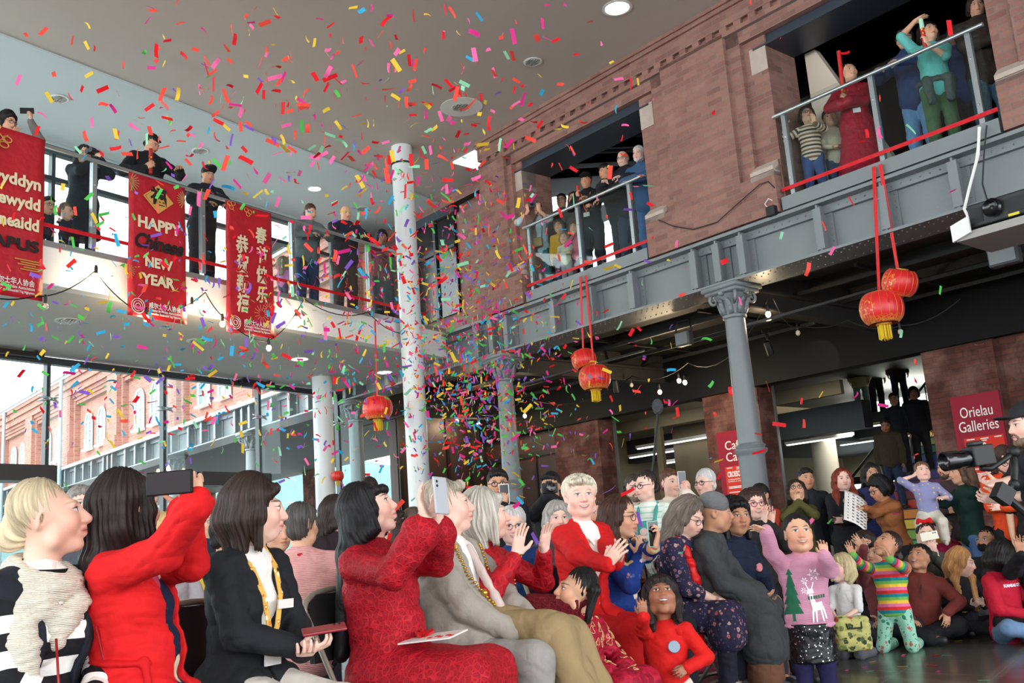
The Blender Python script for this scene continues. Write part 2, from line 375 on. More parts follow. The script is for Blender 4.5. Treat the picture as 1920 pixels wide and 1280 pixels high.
def cloth(kind, *cs, **kw):
    """fabric: kind plain, knit, wool, satin, lace, floral, paisley, sequin, stripe, denim, camo, leather"""
    key = ('cloth', kind, cs, tuple(sorted(kw.items())))
    if key in _M: return _M[key]
    m, nt, b = newmat('fabric_' + kind); T = NT(nt); o = T.obj(); c = lin(cs[0]); dk = lambda q, k: tuple(x * k for x in q[:3]) + (1,)
    n = T.noise(o, 14.0, 3.0)[0]; col = T.mix(n, dk(c, .86), dk(c, 1.1)); rough = .8; h = T.noise(o, 420.0, 2.0)[0]; bd = .0006
    if kind == 'stripe':
        a = T.n('ShaderNodeAttribute'); a.attribute_name = 'u'; k = len(cs)
        u = T.math('FRACT', T.math('DIVIDE', a.outputs['Fac'], kw.get('w', .1)))
        col = T.ramp(u, [(i / k, lin(q)) for i, q in enumerate(cs)], 'CONSTANT')
    elif kind == 'lace':
        wv = T.vm('ADD', o, T.vm('MULTIPLY', T.noise(o, 18.0)[1], (.03, .03, .03))); e = T.vor(wv, kw.get('s', 40.0), 'DISTANCE_TO_EDGE')[0]
        f = T.less(e, .10, .04); g = T.less(T.vor(o, kw.get('s', 40.0) * 2.3, 'DISTANCE_TO_EDGE')[0], .07, .06)
        f = T.math('MAXIMUM', f, T.math('MULTIPLY', g, .5)); col = T.mix(f, dk(c, .66), dk(c, 1.1)); h = f; bd = .002; rough = .6
    elif kind in ('floral', 'paisley', 'camo'):
        s = kw.get('s', 14.0); d0, c0 = T.vor(o, s)[:2]; nz = T.noise(o, s * 2.6, 3.0)[0]
        d = T.math('ADD', d0, T.math('MULTIPLY', T.math('SUBTRACT', nz, .5), .5))
        sel = T.xyz(c0); pal = T.ramp(sel[0], [(i / (len(cs) - 1), lin(q)) for i, q in enumerate(cs[1:])], 'CONSTANT')
        leaf = T.less(T.math('ADD', T.vor(T.vm('ADD', o, (.37, .11, .73)), s * 1.7)[0], T.math('MULTIPLY', T.math('SUBTRACT', nz, .5), .7)), .22, .03)
        lf = lin(kw.get('leaf', cs[min(2, len(cs) - 1)])); col = T.mix(T.math('MULTIPLY', leaf, .8), col, lf)
        on = T.math('MULTIPLY', T.less(d, kw.get('r', .33), .03), T.math('GREATER_THAN', sel[1], 1 - kw.get('dens', .75)))
        col = T.mix(on, col, T.mix(T.less(d, .14, .05), pal, dk(lin(cs[1]), 1.25)))
        if kind == 'paisley': col = T.mix(T.less(T.math('ABSOLUTE', T.math('SUBTRACT', d, .22)), .03, .015), col, lin(cs[-1]))
    elif kind == 'sequin':
        d, cc = T.vor(o, 190.0)[:2]; f = T.math('GREATER_THAN', T.xyz(cc)[0], .968)
        col = T.mix(f, c, (.9, .9, .9, 1)); T.put(b.inputs['Metallic'], f); rough = .3
    elif kind == 'denim': col = T.mix(T.noise(o, 5.0, 4.0)[0], dk(c, .65), dk(c, 1.35))
    elif kind in ('knit', 'wool'):
        wz = T.n('ShaderNodeTexWave', i0=o); wz.bands_direction = 'Z'; wz.inputs['Scale'].default_value = kw.get('s', 34.0); wz.inputs['Distortion'].default_value = 1.5
        h = wz.outputs[1]; bd = .0025
        col = T.mix(T.math('MULTIPLY', h, .3), col, dk(c, .75))
    elif kind == 'satin': rough = .35; bd = .0003
    elif kind == 'leather': rough = .4
    elif kind == 'spots':
        f = T.less(T.vor(o, kw.get('s', 16.0), 'F1', .35)[0], .2, .02); col = T.mix(f, col, lin(cs[1]))
    T.put(b.inputs['Base Color'], col); setp(b, rough=rough, spec=.25)
    fo = T.vm('MULTIPLY', o, (1.0, 1.0, .55)); r1 = T.math('ABSOLUTE', T.math('SUBTRACT', T.noise(fo, 8.0, 2.0)[0], .5)); r2 = T.math('ABSOLUTE', T.math('SUBTRACT', T.noise(o, 17.0, 2.0)[0], .5))
    fold = T.math('ADD', T.math('MULTIPLY', r1, kw.get('fold', .024)), T.math('MULTIPLY', r2, kw.get('fold', .024) * .35))
    T.bump(b, T.math('ADD', T.math('MULTIPLY', h, bd), fold), 1.0)
    _M[key] = m; return m

# ---------------------------------------------------------------- people: skeleton
def rotz(p, t): c, s = math.cos(t), math.sin(t); return A3(p[0] * c - p[1] * s, p[0] * s + p[1] * c, p[2])
def axes(az=0.0, pitch=0.0, roll=0.0):
    """(right, forward, up) turned clockwise by az, tipped up by pitch, leaning right by roll (degrees)"""
    a, p, r = R(az), R(pitch), R(roll)
    f = A3(math.sin(a) * math.cos(p), math.cos(a) * math.cos(p), math.sin(p)); x0 = A3(math.cos(a), -math.sin(a), 0); u0 = np.cross(x0, f)
    return x0 * math.cos(r) - u0 * math.sin(r), f, u0 * math.cos(r) + x0 * math.sin(r)
class Skel: pass
def skeleton(pose, s, P):
    J = Skel(); g = P.get; lean, side, tw = g('lean', 0), g('side', 0), g('twist', 0)
    X, Fd, U = axes(tw, 0, 0); X, Fd, U = axes(tw, -lean, side)
    J.X, J.F, J.U = X, Fd, U; J.tl = .52 * g('tl', 1.0); J.w = g('wide', 1.0); J.fat = g('fat', 1.0); J.s = s; fem = g('fem', 0)
    J.fem = fem; hh = dict(stand=.92, sit=.55, kneel=.46, floor=.11, squat=.3)[pose]
    J.hip = A3(0, 0, hh + g('dz', 0)); J.neck = J.hip + U * J.tl + Fd * (.02 if lean >= 0 else 0)
    sw = (.150 if fem else .172) * J.w; J.sh = [J.neck - U * .055 + X * sw * q for q in (1, -1)]
    J.sh = [p + U * e for p, e in zip(J.sh, g('shrug', (0, 0)))]
    hx = (g('hx', 0)); J.HX, J.HF, J.HU = axes(tw + g('hy', 0), g('hp', 0), g('hr', 0)); hs = g('hs', 1.0) / s
    J.hs = hs; J.head = J.neck + (U * .55 + J.HU * .45) * (.060 + .092 * hs) + J.HF * .022 * hs + U * .02 + g('hf', 0) * Fd
    k = [None, None]; a = [None, None]; toe = [None, None]; J.hj = [J.hip + X * .088 * q - A3(0, 0, .02) for q in (1, -1)]
    kn = g('knees'); an = g('ankles')
    for i, q in enumerate((1, -1)):
        if pose == 'stand': kk, aa, tt = A3(.10 * q, .015, .49), A3(.11 * q, -.02, .085), A3(.14 * q, .12, .035)
        elif pose == 'sit': kk, aa, tt = A3(.11 * q, .43, .53), A3(.12 * q, .41, .09), A3(.14 * q, .55, .035)
        elif pose == 'kneel': kk, aa, tt = A3(.12 * q, .08, .065), A3(.12 * q, -.34, .06), A3(.10 * q, -.46, .03)
        elif pose == 'floor': kk, aa, tt = A3(.32 * q, .25, .17), A3(-.08 * q, .34 + .07 * q, .07), A3(-.17 * q, .41 + .07 * q, .06)
        else: kk, aa, tt = A3(.16 * q, .36, .52), A3(.14 * q, .26, .085), A3(.17 * q, .40, .035)
        if kn and kn[i] is not None: kk = A3(*kn[i])
        if an and an[i] is not None: d = A3(*an[i]) - aa; aa = aa + d; tt = tt + d
        k[i], a[i], toe[i] = kk, aa, tt
    J.kn, J.an, J.toe = k, a, toe; return J
def hands_of(J, arms, tolocal):
    """arms: per side (target, elbow hint, hand dir, palm normal, curl); target = 3 numbers relative to the neck base in torso axes, or ('px',u,v,depth), or ('abs',x,y,z)"""
    PRE = dict(lap=((.06, .27, -.40), (1, -.4, -.8), (-.55, .8, -.15), (0, 0, -1), 25), down=((.23, .03, -.60), (.6, -1, 0), (0, .1, -1), (-1, 0, 0), 22),
               rail=((.13, .40, -.24), (1, -.2, -.5), (-.5, .8, 0), (0, 0, -1), 35), clap=((.02, .30, -.16), (1, 0, -.7), (-.15, .7, .7), (-1, 0, 0), 8),
               fold=((-.06, .22, -.30), (1, 0, -.3), (-1, .2, .1), (0, -1, 0), 20), knee=((.14, .36, -.42), (1, -.3, -.3), (0, 1, -.2), (0, 0, -1), 22),
               phone=((.05, .30, .02), (1, 0, -1), (-.2, .3, 1), (-.6, -.7, 0), 50), chin=((.03, .17, -.04), (.8, .3, -1), (-.4, .0, 1), (-.3, -1, 0), 40),
               side=((.30, .10, -.48), (1, -1, 0), (.2, .4, -1), (-1, 0, 0), 20))
    J.el, J.wr, J.hd, J.pn, J.curl = [], [], [], [], []
    for i, q in enumerate((1, -1)):
        sp = arms[i]
        if isinstance(sp, str): sp = PRE[sp]; sp = (tuple(sp[0]),) + tuple((v[0] * q, v[1], v[2]) for v in sp[1:4]) + (sp[4],); tg = (sp[0][0] * q,) + tuple(sp[0][1:])
        else: tg = sp[0]
        if tg[0] == 'px': t = tolocal(*tg[1:])
        elif tg[0] == 'abs': t = A3(*tg[1:])
        else: t = J.neck + J.X * tg[0] + J.F * tg[1] + J.U * tg[2]
        la, lf = .275, .245; sh = J.sh[i]; hint = sp[1]; hint = J.X * hint[0] + J.F * hint[1] + J.U * hint[2]
        v = t - sh; L = np.linalg.norm(v); Lm = min(L, (la + lf) * .985)
        d = v / max(L, 1e-6); Lm = max(Lm, .12); t = sh + d * Lm
        x = (Lm * Lm + la * la - lf * lf) / (2 * Lm); hgt = math.sqrt(max(la * la - x * x, 0)); h = hint - d * (hint @ d); h = unit(h)
        e = sh + d * x + h * hgt; J.el.append(e); J.wr.append(t)
        hd = sp[2] if len(sp) > 2 else None; hd = unit(t - e) if hd is None else unit(J.X * hd[0] + J.F * hd[1] + J.U * hd[2])
        pn = sp[3] if len(sp) > 3 else (0, 0, -1); pn = J.X * pn[0] + J.F * pn[1] + J.U * pn[2]; pn = unit(pn - hd * (pn @ hd))
        J.hd.append(hd); J.pn.append(pn); J.curl.append(sp[4] if len(sp) > 4 else 20)

# ---------------------------------------------------------------- people: body solid
def headpt(J, s): return lambda x, y, z: J.head * s + (J.HX * x + J.HF * y + J.HU * z) * J.hs * s
def add_head(S, J, s, nose=1.0, jaw=1.0, ears=True):
    H = headpt(J, s); q = J.hs * s; M = np.array([J.HX, J.HF, J.HU]); r = lambda *a: A3(*a) * q
    S.ell(H(0, -.014, .034), r(.076, .097, .086), M, .02 * q); S.ell(H(0, .028, -.03), r(.063, .066, .085), M, .035 * q)
    S.ell(H(0, .052, -.092), r(.033 * jaw, .030, .024), M, .03 * q)
    for e in (1, -1):
        S.ell(H(.042 * e, .06, -.030), r(.026, .024, .026), M, .03 * q); S.ell(H(.050 * e, .012, -.07), r(.022, .034, .03), M, .03 * q)
    S.cone(H(-.034, .083, .021), H(.034, .083, .021), .011 * q, k=.02 * q)
    for e in (1, -1): S.ell(H(.031 * e, .1, .003), r(.019, .014, .012), M, .014 * q, -1); S.ell(H(.031 * e, .078, .003), r(.0155, .0145, .0135), M, .006 * q)
    S.cone(H(0, .088, .014), H(0, .108 + .006 * (nose - 1), -.030), .0085 * q, .0135 * q * nose, .012 * q)
    for e in (1, -1): S.ell(H(.0125 * e, .099, -.034), r(.009, .011, .009), M, .008 * q)
    S.path([H(-.022, .081, -.060), H(0, .0925, -.0565), H(.022, .081, -.060)], [.006 * q, .0088 * q, .006 * q], .012 * q)
    S.path([H(-.018, .082, -.067), H(0, .0905, -.0705), H(.018, .082, -.067)], [.006 * q, .0092 * q, .006 * q], .010 * q)
    if ears:
        for e in (1, -1): S.ell(H(.077 * e, -.012, -.004), r(.009, .020, .032), M, .012 * q); S.ell(H(.084 * e, -.006, -.002), r(.006, .010, .018), M, .006 * q, -1)
    S.cone(H(0, -.02, -.05), J.neck * s - J.U * .01 * s, .050 * q, .056 * s * J.fat, .03 * s)
def add_hand(S, w, hd, pn, s, right, curl, fmin=0.0, spread=1.0):
    b = np.cross(hd, pn) * (1 if right else -1); P = lambda a, c, n=0: w + (hd * a + b * c + pn * n) * s
    for c, L in ((.027, .086), (.009, .090), (-.009, .087), (-.026, .078)): S.cone(P(.005, c * .62), P(L - .006, c), .0165 * s, .0125 * s, .012 * s)
    for c, L, sp in ((.029, .072, .10), (.0095, .080, .03), (-.0095, .074, -.05), (-.028, .058, -.14)):
        p = P(.084 if abs(c) < .02 else .078, c); a = R(curl) * (1.0 + c * -4); seg = [L * .46, L * .30, L * .26]; r = max(.0088 * s, fmin); ang = a * .6
        for k, l in enumerate(seg):
            d = hd * math.cos(ang) + pn * math.sin(ang) + b * sp * spread; e = p + unit(d) * l * s; S.cone(p, e, r, r * .9, .003 * s); p = e; r *= .9; ang += a * 1.1
    t0 = P(.022, .028, .006); th = R(12 + curl * .5); d = unit(hd * .75 + b * (.75 - curl * .006) + pn * (.25 + curl * .012)); t1 = t0 + d * .042 * s
    d2 = unit(hd * .95 + b * (.3 - curl * .01) + pn * (.25 + curl * .014)); r = max(.0105 * s, fmin); S.cone(P(.01, .012), t0, .017 * s, .015 * s, .01 * s); S.cone(t0, t1, .0135 * s, r, .008 * s); S.cone(t1, t1 + d2 * .032 * s, r, r * .8, .004 * s)
def torso(S, J, s, inf=0.0, k=.05, bust=0.0, belly=0.0, hipw=1.0):
    f = J.fat; M = np.array([J.X, J.F, J.U]); hp = J.hip * s; U = J.U; q = lambda *a: A3(*a) * s * f + inf
    fem = J.fem; t = J.tl / .52
    S.ell(hp + U * .0 * s, q((.165 if fem else .155) * hipw, .115, .115), M, k * s); S.ell(hp + U * .17 * s * t + J.F * (.01 + belly * .4) * s, q(.128 if fem else .142, .098 + belly, .14 * t), M, k * s)
    S.ell(hp + U * .36 * s * t, q((.142 if fem else .16) * J.w, .102, .16 * t), M, k * s)
    if bust:
        for e in (1, -1): S.ell(hp + (U * .33 * t + J.F * .075 + J.X * .07 * e) * s, q(.062, .055, .062) * bust, M, .04 * s)
    S.cone(J.neck * s - U * .05 * s, J.neck * s - U * .0 * s, .075 * s + inf, .055 * s + inf * .6, .03 * s)
    for i in (0, 1): S.cone(J.neck * s - U * .045 * s, J.sh[i] * s, .060 * s * f + inf * .8, .049 * s * f + inf * .7, .035 * s)
def limb_arm(S, J, s, i, inf=0.0, frac=1.0, cuff=0.0, k=.02):
    f = J.fat; a, b, c = J.sh[i] * s, J.el[i] * s, J.wr[i] * s; u = .25; 
    S.cone(a, b, .049 * s * f + inf, .041 * s * f + inf, k * s)
    if frac > .5:
        t = min(1, (frac - .5) * 2); e = b + (c - b) * t
        S.cone(b, e, .041 * s * f + inf, (.041 + (.027 - .041) * t) * s * f + inf + cuff, k * s)
def limb_leg(S, J, s, i, inf=0.0, frac=1.0, flare=0.0, k=.03):
    f = J.fat; a, b, c = J.hj[i] * s, J.kn[i] * s, J.an[i] * s
    S.cone(a, b, .086 * s * f + inf, .057 * s * f + inf, k * s)
    if frac > .5:
        t = min(1, (frac - .5) * 2); e = b + (c - b) * t
        S.cone(b, e, .056 * s * f + inf, (.056 - .016 * t) * s * f + inf + flare, k * s)
def wrinkle(amp, seed=0, fr=1.0):
    r = np.random.RandomState(seed); K = r.normal(size=(5, 3)) * A3(26, 26, 40) * fr; ph = r.rand(5) * 6
    def f(P):
        q = P + .012 * np.sin(P[:, [1, 2, 0]] * 17 + ph[:3]); o = 0
        for i in range(5): o = o + np.sin(q @ K[i] + ph[i]) * (1 - .12 * i)
        return amp * (np.abs(o) * .5 - .45)
    return f
def along(J, s, P, mode='body'):
    """stripe coordinate: height along the torso, or distance along an arm where the point is nearer to it"""
    def seg(a, b):
        d = b - a; L2 = d @ d; t = np.clip((P - a) @ d / L2, 0, 1); q = a + t[:, None] * d; return np.linalg.norm(P - q, axis=1), t * math.sqrt(L2)
    u = (P - J.hip * s) @ J.U; best = seg(J.hip * s, J.neck * s)[0] - .10 * s
    for i in (0, 1):
        d1, t1 = seg(J.sh[i] * s, J.el[i] * s); d2, t2 = seg(J.el[i] * s, J.wr[i] * s)
        L = np.linalg.norm((J.el[i] - J.sh[i]) * s); d = np.minimum(d1, d2); t = np.where(d1 < d2, t1, L + t2)
        u = np.where(d < best, (J.sh[i] - J.hip) @ J.U * s - t, u); best = np.minimum(best, d)
    return u
# ---------------------------------------------------------------- people: hair, clothes, assembly
def add_hair(S, J, s, style, L=.3):
    H = headpt(J, s); q = J.hs * s; M = np.array([J.HX, J.HF, J.HU]); r = lambda *a: A3(*a) * q; dn = A3(0, 0, -1)
    nk = J.neck * s
    if style == 'bald':
        S.ell(H(0, -.026, .012), r(.083, .094, .072), M); S.ell(H(0, .02, .10), r(.080, .125, .075), M, .01 * q, -1); S.ell(H(0, .115, -.02), r(.09, .1, .14), M, .006 * q, -1)
        S.cut(H(0, 0, -.035), -J.HU + J.HF * .4); return
    big = dict(short=0, crop=.003, bob=.008, long=.004, bun=.002, pony=.001, curly=.014, sidecut=.004, loose=.006).get(style, 0)
    S.ell(H(0, -.022, .044 + big * .5), r(.083 + big, .100 + big, .0865 + big), M, .01 * q)
    S.ell(H(0, .118, -.045), r(.077 - big * .4, .090, .118), M, .012 * q, -1)
    if style in ('low', 'bun', 'pony', 'pigtails'): S.ell(H(0, .098, -.055), r(.11, .10, .118), None if M is None else M, .012 * q, -1)
    S.cut(H(0, 0, -.028 if style in ('short', 'crop', 'sidecut') else -.05), -J.HU + J.HF * .55, .01 * q)
    if style in ('short', 'crop', 'curly', 'sidecut'):
        S.ell(H(0, -.072, -.025), r(.062, .036, .055), M, .02 * q)
    if style in ('sidecut', 'short', 'loose'):
        S.path([H(-.055, .058, .072), H(.0, .074, .082), H(.055, .055, .075)], [.014 * q, .017 * q, .014 * q], .02 * q)
    if style == 'curly':
        rs = np.random.RandomState(7)
        for _ in range(26):
            a, b = rs.uniform(.6, 5.7), rs.uniform(-.2, 1.4); p = A3(math.sin(a) * math.cos(b), math.cos(a) * math.cos(b), math.sin(b))
            S.ell(H(*(p * A3(.09, .1, .095) + A3(0, -.02, .035))), r(.026, .026, .026), None, .015 * q)
    if style == 'bob':
        for e in (1, -1):
            S.path([H(.070 * e, .012, .05), H(.081 * e, .014, -.03), H(.077 * e, .018, -.03 - L * .55)], [.024 * q, .023 * q, .016 * q], .03 * q)
            S.path([H(.062 * e, -.05, .03), H(.070 * e, -.055, -.04), H(.060 * e, -.045, -.04 - L * .55)], [.038 * q, .038 * q, .024 * q], .04 * q)
        S.path([H(0, -.085, .03), H(0, -.098, -.04), H(0, -.078, -.04 - L * .55)], [.05 * q, .05 * q, .03 * q], .04 * q)
        S.path([H(-.066, .045, .055), H(-.03, .070, .078), H(.03, .072, .075), H(.068, .045, .05)], [.015 * q, .014 * q, .014 * q, .015 * q], .02 * q)
    if style in ('long', 'bangs', 'front', 'loose'):
        fr = .05 if style == 'front' else -.075
        for e in (1, -1):
            a = nk + (J.X * .105 * e + J.F * (fr + .01) + J.U * .0) * s; b = a + dn * L * s + J.F * (.055 if fr > 0 else -.075) * s - J.X * .02 * e * s
            S.path([H(.066 * e, .030, .06), H(.082 * e, .022, -.02), H(.085 * e, .0, -.09), a, b], [.022 * q, .022 * q, .026 * q, (.042 if fr > 0 else .034) * s, (.03 if fr > 0 else .02) * s], .03 * q)
            a = nk + (J.X * .06 * e - J.F * .085) * s; b = a + (dn * L - J.F * .05) * s
            S.path([H(.055 * e, -.06, .03), H(.062 * e, -.078, -.06), a, b], [.045 * q, .042 * q, .045 * s, .022 * s], .04 * q)
        a = nk - J.F * .10 * s; S.path([H(0, -.085, .02), H(0, -.09, -.07), a, a + (dn * L - J.F * .06) * s], [.05 * q, .05 * q, .05 * s, .024 * s], .04 * q)
    if style == 'bangs' or style == 'pony' and L > 9:
        S.path([H(-.055, .07, .055), H(-.02, .088, .052), H(.02, .088, .052), H(.055, .07, .055)], .018 * q, .02 * q)
    if style == 'bun': S.ell(H(0, -.085, .085), r(.042, .04, .04), M, .01 * q); S.ell(H(0, -.06, -.03), r(.06, .04, .05), M, .02 * q)
    if style == 'low': S.ell(H(0, -.108, -.03), r(.044, .036, .042), M, .012 * q); S.ell(H(0, -.07, -.015), r(.062, .042, .05), M, .02 * q)
    if style == 'pony':
        S.ell(H(0, -.06, -.02), r(.065, .045, .05), M, .02 * q); S.path([H(0, -.105, .02), H(0, -.14, -.03), H(0, -.125, -.03 - L)], [.025 * q, .032 * q, .014 * q], .02 * q)
    if style == 'pigtails':
        for e in (1, -1): S.path([H(.075 * e, -.05, .06), H(.105 * e, -.06, .03), H(.11 * e, -.05, -.03 - L)], [.022 * q, .028 * q, .014 * q], .015 * q)
        pass
def hairmesh(name, S, vox, J, s, m, parent, amp=.0035, freq=46):
    H0 = J.head * s; q = J.hs * s
    def loc(P): d = (P - H0) / q; return d @ J.HX, d @ J.HF, d @ J.HU
    def dsp(P): x, y, z = loc(P); ph = np.arctan2(x, -y + .02); return amp * q * (np.sin(ph * freq + 1.5 * np.sin(z * 24 + ph * 3)) + .6 * np.sin(ph * freq * .37 + z * 9))
    r = S.mesh(name, vox, dsp, 2)
    if r is None: return
    me, P = r; x, y, z = loc(P); ph = np.arctan2(x, -y + .02); vattr(me, 'st', np.stack([ph * 11 + .6 * np.sin(z * 20), z * 5, np.hypot(x, y) * 4], 1)); return link(name, me, m, parent)
def vneck(J, s, bot, wtop, gap=0.0, yoff=-.02):
    """an opening in the front of a garment, width wtop at the neck narrowing to gap at bot below the neck"""
    nk = J.neck * s; X, F_, U = J.X, J.F, J.U
    def f(x, y, z):
        dx, dy, dz = x - f32(nk[0]), y - f32(nk[1]), z - f32(nk[2])
        a = np.abs(dx * f32(X[0]) + dy * f32(X[1]) + dz * f32(X[2])); b = dx * f32(F_[0]) + dy * f32(F_[1]) + dz * f32(F_[2]); u = dx * f32(U[0]) + dy * f32(U[1]) + dz * f32(U[2])
        h = f32(gap * s) + f32((wtop - gap) * s) * np.clip(1 + u / f32(bot * s), 0, 1) - f32(.0 if gap else .012) * (u < -bot * s)
        return np.maximum(a - h, f32(yoff * s) - b)
    return f
def skirt(S, J, s, to=.9, inf=.02, flare=.02, sit=True, k=.05, dp=.10):
    hp, U = J.hip * s, J.U
    if sit:
        km = (J.kn[0] + J.kn[1]) * .5 * s; am = (J.an[0] + J.an[1]) * .5 * s
        for i in (0, 1): S.cone(J.hj[i] * s, J.kn[i] * s, .098 * s * J.fat + inf, .072 * s + inf, k * s); S.cone(J.kn[i] * s, J.kn[i] * s + (J.an[i] - J.kn[i]) * s * to, .072 * s + inf, .065 * s + inf + flare, k * s)
        S.cone(hp, km, .11 * s + inf, .06 * s + inf, k * s); S.cone(km, km + (am - km) * to, .062 * s + inf, .06 * s + inf + flare, k * s)
    else:
        b = (J.an[0] + J.an[1]) * .5 * s; e = hp + (b - hp) * to; S.cone(hp + U * .1 * s, hp - A3(0, 0, dp) * s, .13 * s * J.fat + inf, .155 * s * J.fat + inf, k * s); S.cone(hp - A3(0, 0, dp) * s, e, .155 * s * J.fat + inf, .16 * s + inf + flare, k * s); S.cut(e + A3(0, 0, .10 * s), (0, 0, -1))
PEOPLE = []
def person(label, px, d, az, pose='stand', skin=1, hair=('short', (40, 30, 26)), top=None, bot=None, arms=('lap', 'lap'), z0=0.0, s=None, shoes=(30, 30, 32), coat=None,
           plane=None, smile=0, iris=(60, 40, 28), glasses=None, beard=None, cap=None, group=None, cat='person', maxs=1.25, pull=0.0, vox=None, extra=None, **P):
    Pw = at(*px, d) if plane is None else onG(*px, plane)
    if plane is not None: d = float((Pw - CAM) @ FW)
    if s is None:
        s = 1.0
        for _ in range(6):
            J = skeleton(pose, s, P); s = (Pw[2] - z0) / J.head[2]; s = min(max(s, .3), maxs)
    J = skeleton(pose, s, P); th = -R(az)
    root = Pw - rotz(J.head * s, th)
    if not P.get('air'): root[2] = z0
    def tolocal(u, v, dep): return rotz(at(u, v, dep) - root, -th) / s
    hands_of(J, arms, tolocal)
    E = empty('person', root, th); tag(E, label, cat, group)
    vx = vox or min(max(.00088 * d, .0043), .011); vc = max(vx * 1.25, .0055) if vox is None else vox * 1.2; H = headpt(J, s); q = J.hs * s
    # body
    S = Solid(); torso(S, J, s, bust=.9 if J.fem and s > .8 else 0)
    for i in (0, 1):
        limb_arm(S, J, s, i); limb_leg(S, J, s, i); S.cone(J.an[i] * s, J.toe[i] * s, .04 * s, .03 * s, .02 * s)
        add_hand(S, J.wr[i] * s, J.hd[i], J.pn[i], s * P.get('hand', 1.0) * (1 if s > .75 else 1.08), i == 0, J.curl[i], vx * .85)
    add_head(S, J, s, P.get('nose', 1.0), P.get('jaw', 1.0))
    me, V = S.mesh('body', vx, None, 1); dv = (V - J.head * s) / q; vattr(me, 'hp', np.stack([dv @ J.HX, dv @ J.HF, dv @ J.HU], 1))
    hc = hair[1] if hair else (90, 80, 70); link('body', me, skinmat(skin, P.get('brow') or tuple(int(x * .8) for x in hc), smile, iris), E)
    if hair:
        S = Solid(); add_hair(S, J, s, hair[0], hair[2] if len(hair) > 2 else .3)
        hairmesh('hair', S, vc * .9, J, s, hairmat(hc), E, hair[3] if len(hair) > 3 else .0035)
    if beard:
        S = Solid(); M = np.array([J.HX, J.HF, J.HU]); S.ell(H(0, .052, -.088), A3(.045, .042, .036) * q, M)
        for e in (1, -1): S.path([H(.068 * e, .02, -.02), H(.058 * e, .035, -.07), H(.02 * e, .075, -.1)], .016 * q)
        S.path([H(-.025, .09, -.062), H(0, .1, -.046), H(.025, .09, -.062)], .007 * q); S.ell(H(0, .1, -.064), A3(.019, .02, .009) * q, M, .004 * q, -1)
        hairmesh('beard', S, vc * .8, J, s, hairmat(beard), E, .002)
    sit = pose in ('sit', 'floor', 'squat', 'kneel')
    def garment(name, spec, seed):
        mat, inf, fr = spec.get('m'), spec.get('inf', .018) * s, spec.get('sleeve', 1.0); S = Solid()
        torso(S, J, s, inf + .004 * s, bust=(.95 if J.fem and s > .8 else 0), belly=spec.get('belly', 0))
        hem = spec.get('hem')
        if 'skirt' in spec: skirt(S, J, s, spec['skirt'], spec.get('sinf', .012) * s, spec.get('flare', .03) * s, sit, dp=spec.get('dp', .1))
        elif spec.get('tail'):
            for i in (0, 1): S.cone(J.hj[i] * s, (J.hj[i] + (J.kn[i] - J.hj[i]) * spec['tail']) * s, .105 * s * J.fat + inf, .092 * s * J.fat + inf, .06 * s)
        if hem is not None: S.cut(J.hip * s + J.U * hem * s, -J.U)
        if spec.get('rib'):                                       # waistband
            h0 = J.hip * s + J.U * (hem or -.06) * s; S.ell(h0 + J.U * .02 * s, A3(.168 * J.fat * s + inf, .125 * J.fat * s + inf, .035 * s), np.array([J.X, J.F, J.U]), .006)
        if 'V' in spec: S.fn(vneck(J, s, *spec['V']))
        if fr > 0:
            for i in (0, 1): limb_arm(S, J, s, i, inf * .58 + .002, fr, spec.get('cuff', .0) * s, .025)
        c = spec.get('collar')
        if c == 'turtle': S.cone(J.neck * s - J.U * .03 * s, J.neck * s + (J.U * .05 + J.HF * .01) * s, .070 * s, .064 * s, .01)
        if c == 'crew': S.cone(J.neck * s - J.U * .03 * s, J.neck * s + J.U * .012 * s, .076 * s, .068 * s, .01)
        if c == 'hood': S.path([J.neck * s + (J.X * a + J.F * b + J.U * h) * s for a, b, h in ((-.09, .05, -.02), (-.09, -.06, .02), (0, -.10, .01), (.09, -.06, .02), (.09, .05, -.02))], .034 * s, .03)
        if c in ('lapel', 'shirt'):
            w = 1.0 if c == 'lapel' else .6
            for e in (1, -1): S.path([J.neck * s + (J.X * a * e + J.F * b + J.U * h) * s for a, b, h in ((.0, -.07, .03), (.058, -.02, .03), (.075 * w, .075, -.07 * w), (.055 * w, .125, -.17 * w))], [.016 * s, .016 * s, .02 * s * w, .010 * s], .012)
        if 'cutneck' in spec: S.ell(J.neck * s + (J.F * .06 + J.U * .02) * s, A3(.07, .08, .05) * s * spec['cutneck'], None, .006, -1)
        r = S.mesh(name, vc, wrinkle(spec.get('wr', .0045) * s, seed, 1 / max(s, .6) * spec.get('wf', 1.0)), 1)
        if r is None: return None
        if getattr(mat, 'name', '').startswith('fabric_stripe'): vattr(r[0], 'u', along(J, s, r[1]))
        return link(name, r[0], mat, E)
    seed = len(PEOPLE) * 7
    if bot:
        S = Solid(); nm = bot.get('n', 'trousers')
        if nm == 'skirt': skirt(S, J, s, bot.get('to', .5), bot.get('inf', .016) * s, bot.get('flare', .03) * s, sit, dp=bot.get('dp', .1))
        else:
            inf = bot.get('inf', .014) * s; fr = bot.get('fr', .97); S.ell(J.hip * s, A3(.158, .118, .12) * s * J.fat + inf, np.array([J.X, J.F, J.U]), .05)
            for i in (0, 1): limb_leg(S, J, s, i, inf, fr, bot.get('flare', .012) * s, .04)
        S.cut(J.hip * s + J.U * bot['tc'] * s, J.U) if 'tc' in bot else None
        r = S.mesh(nm, vc, wrinkle(.0035 * s, seed + 1, 1 / max(s, .6)), 1); link(nm, r[0], bot['m'], E)
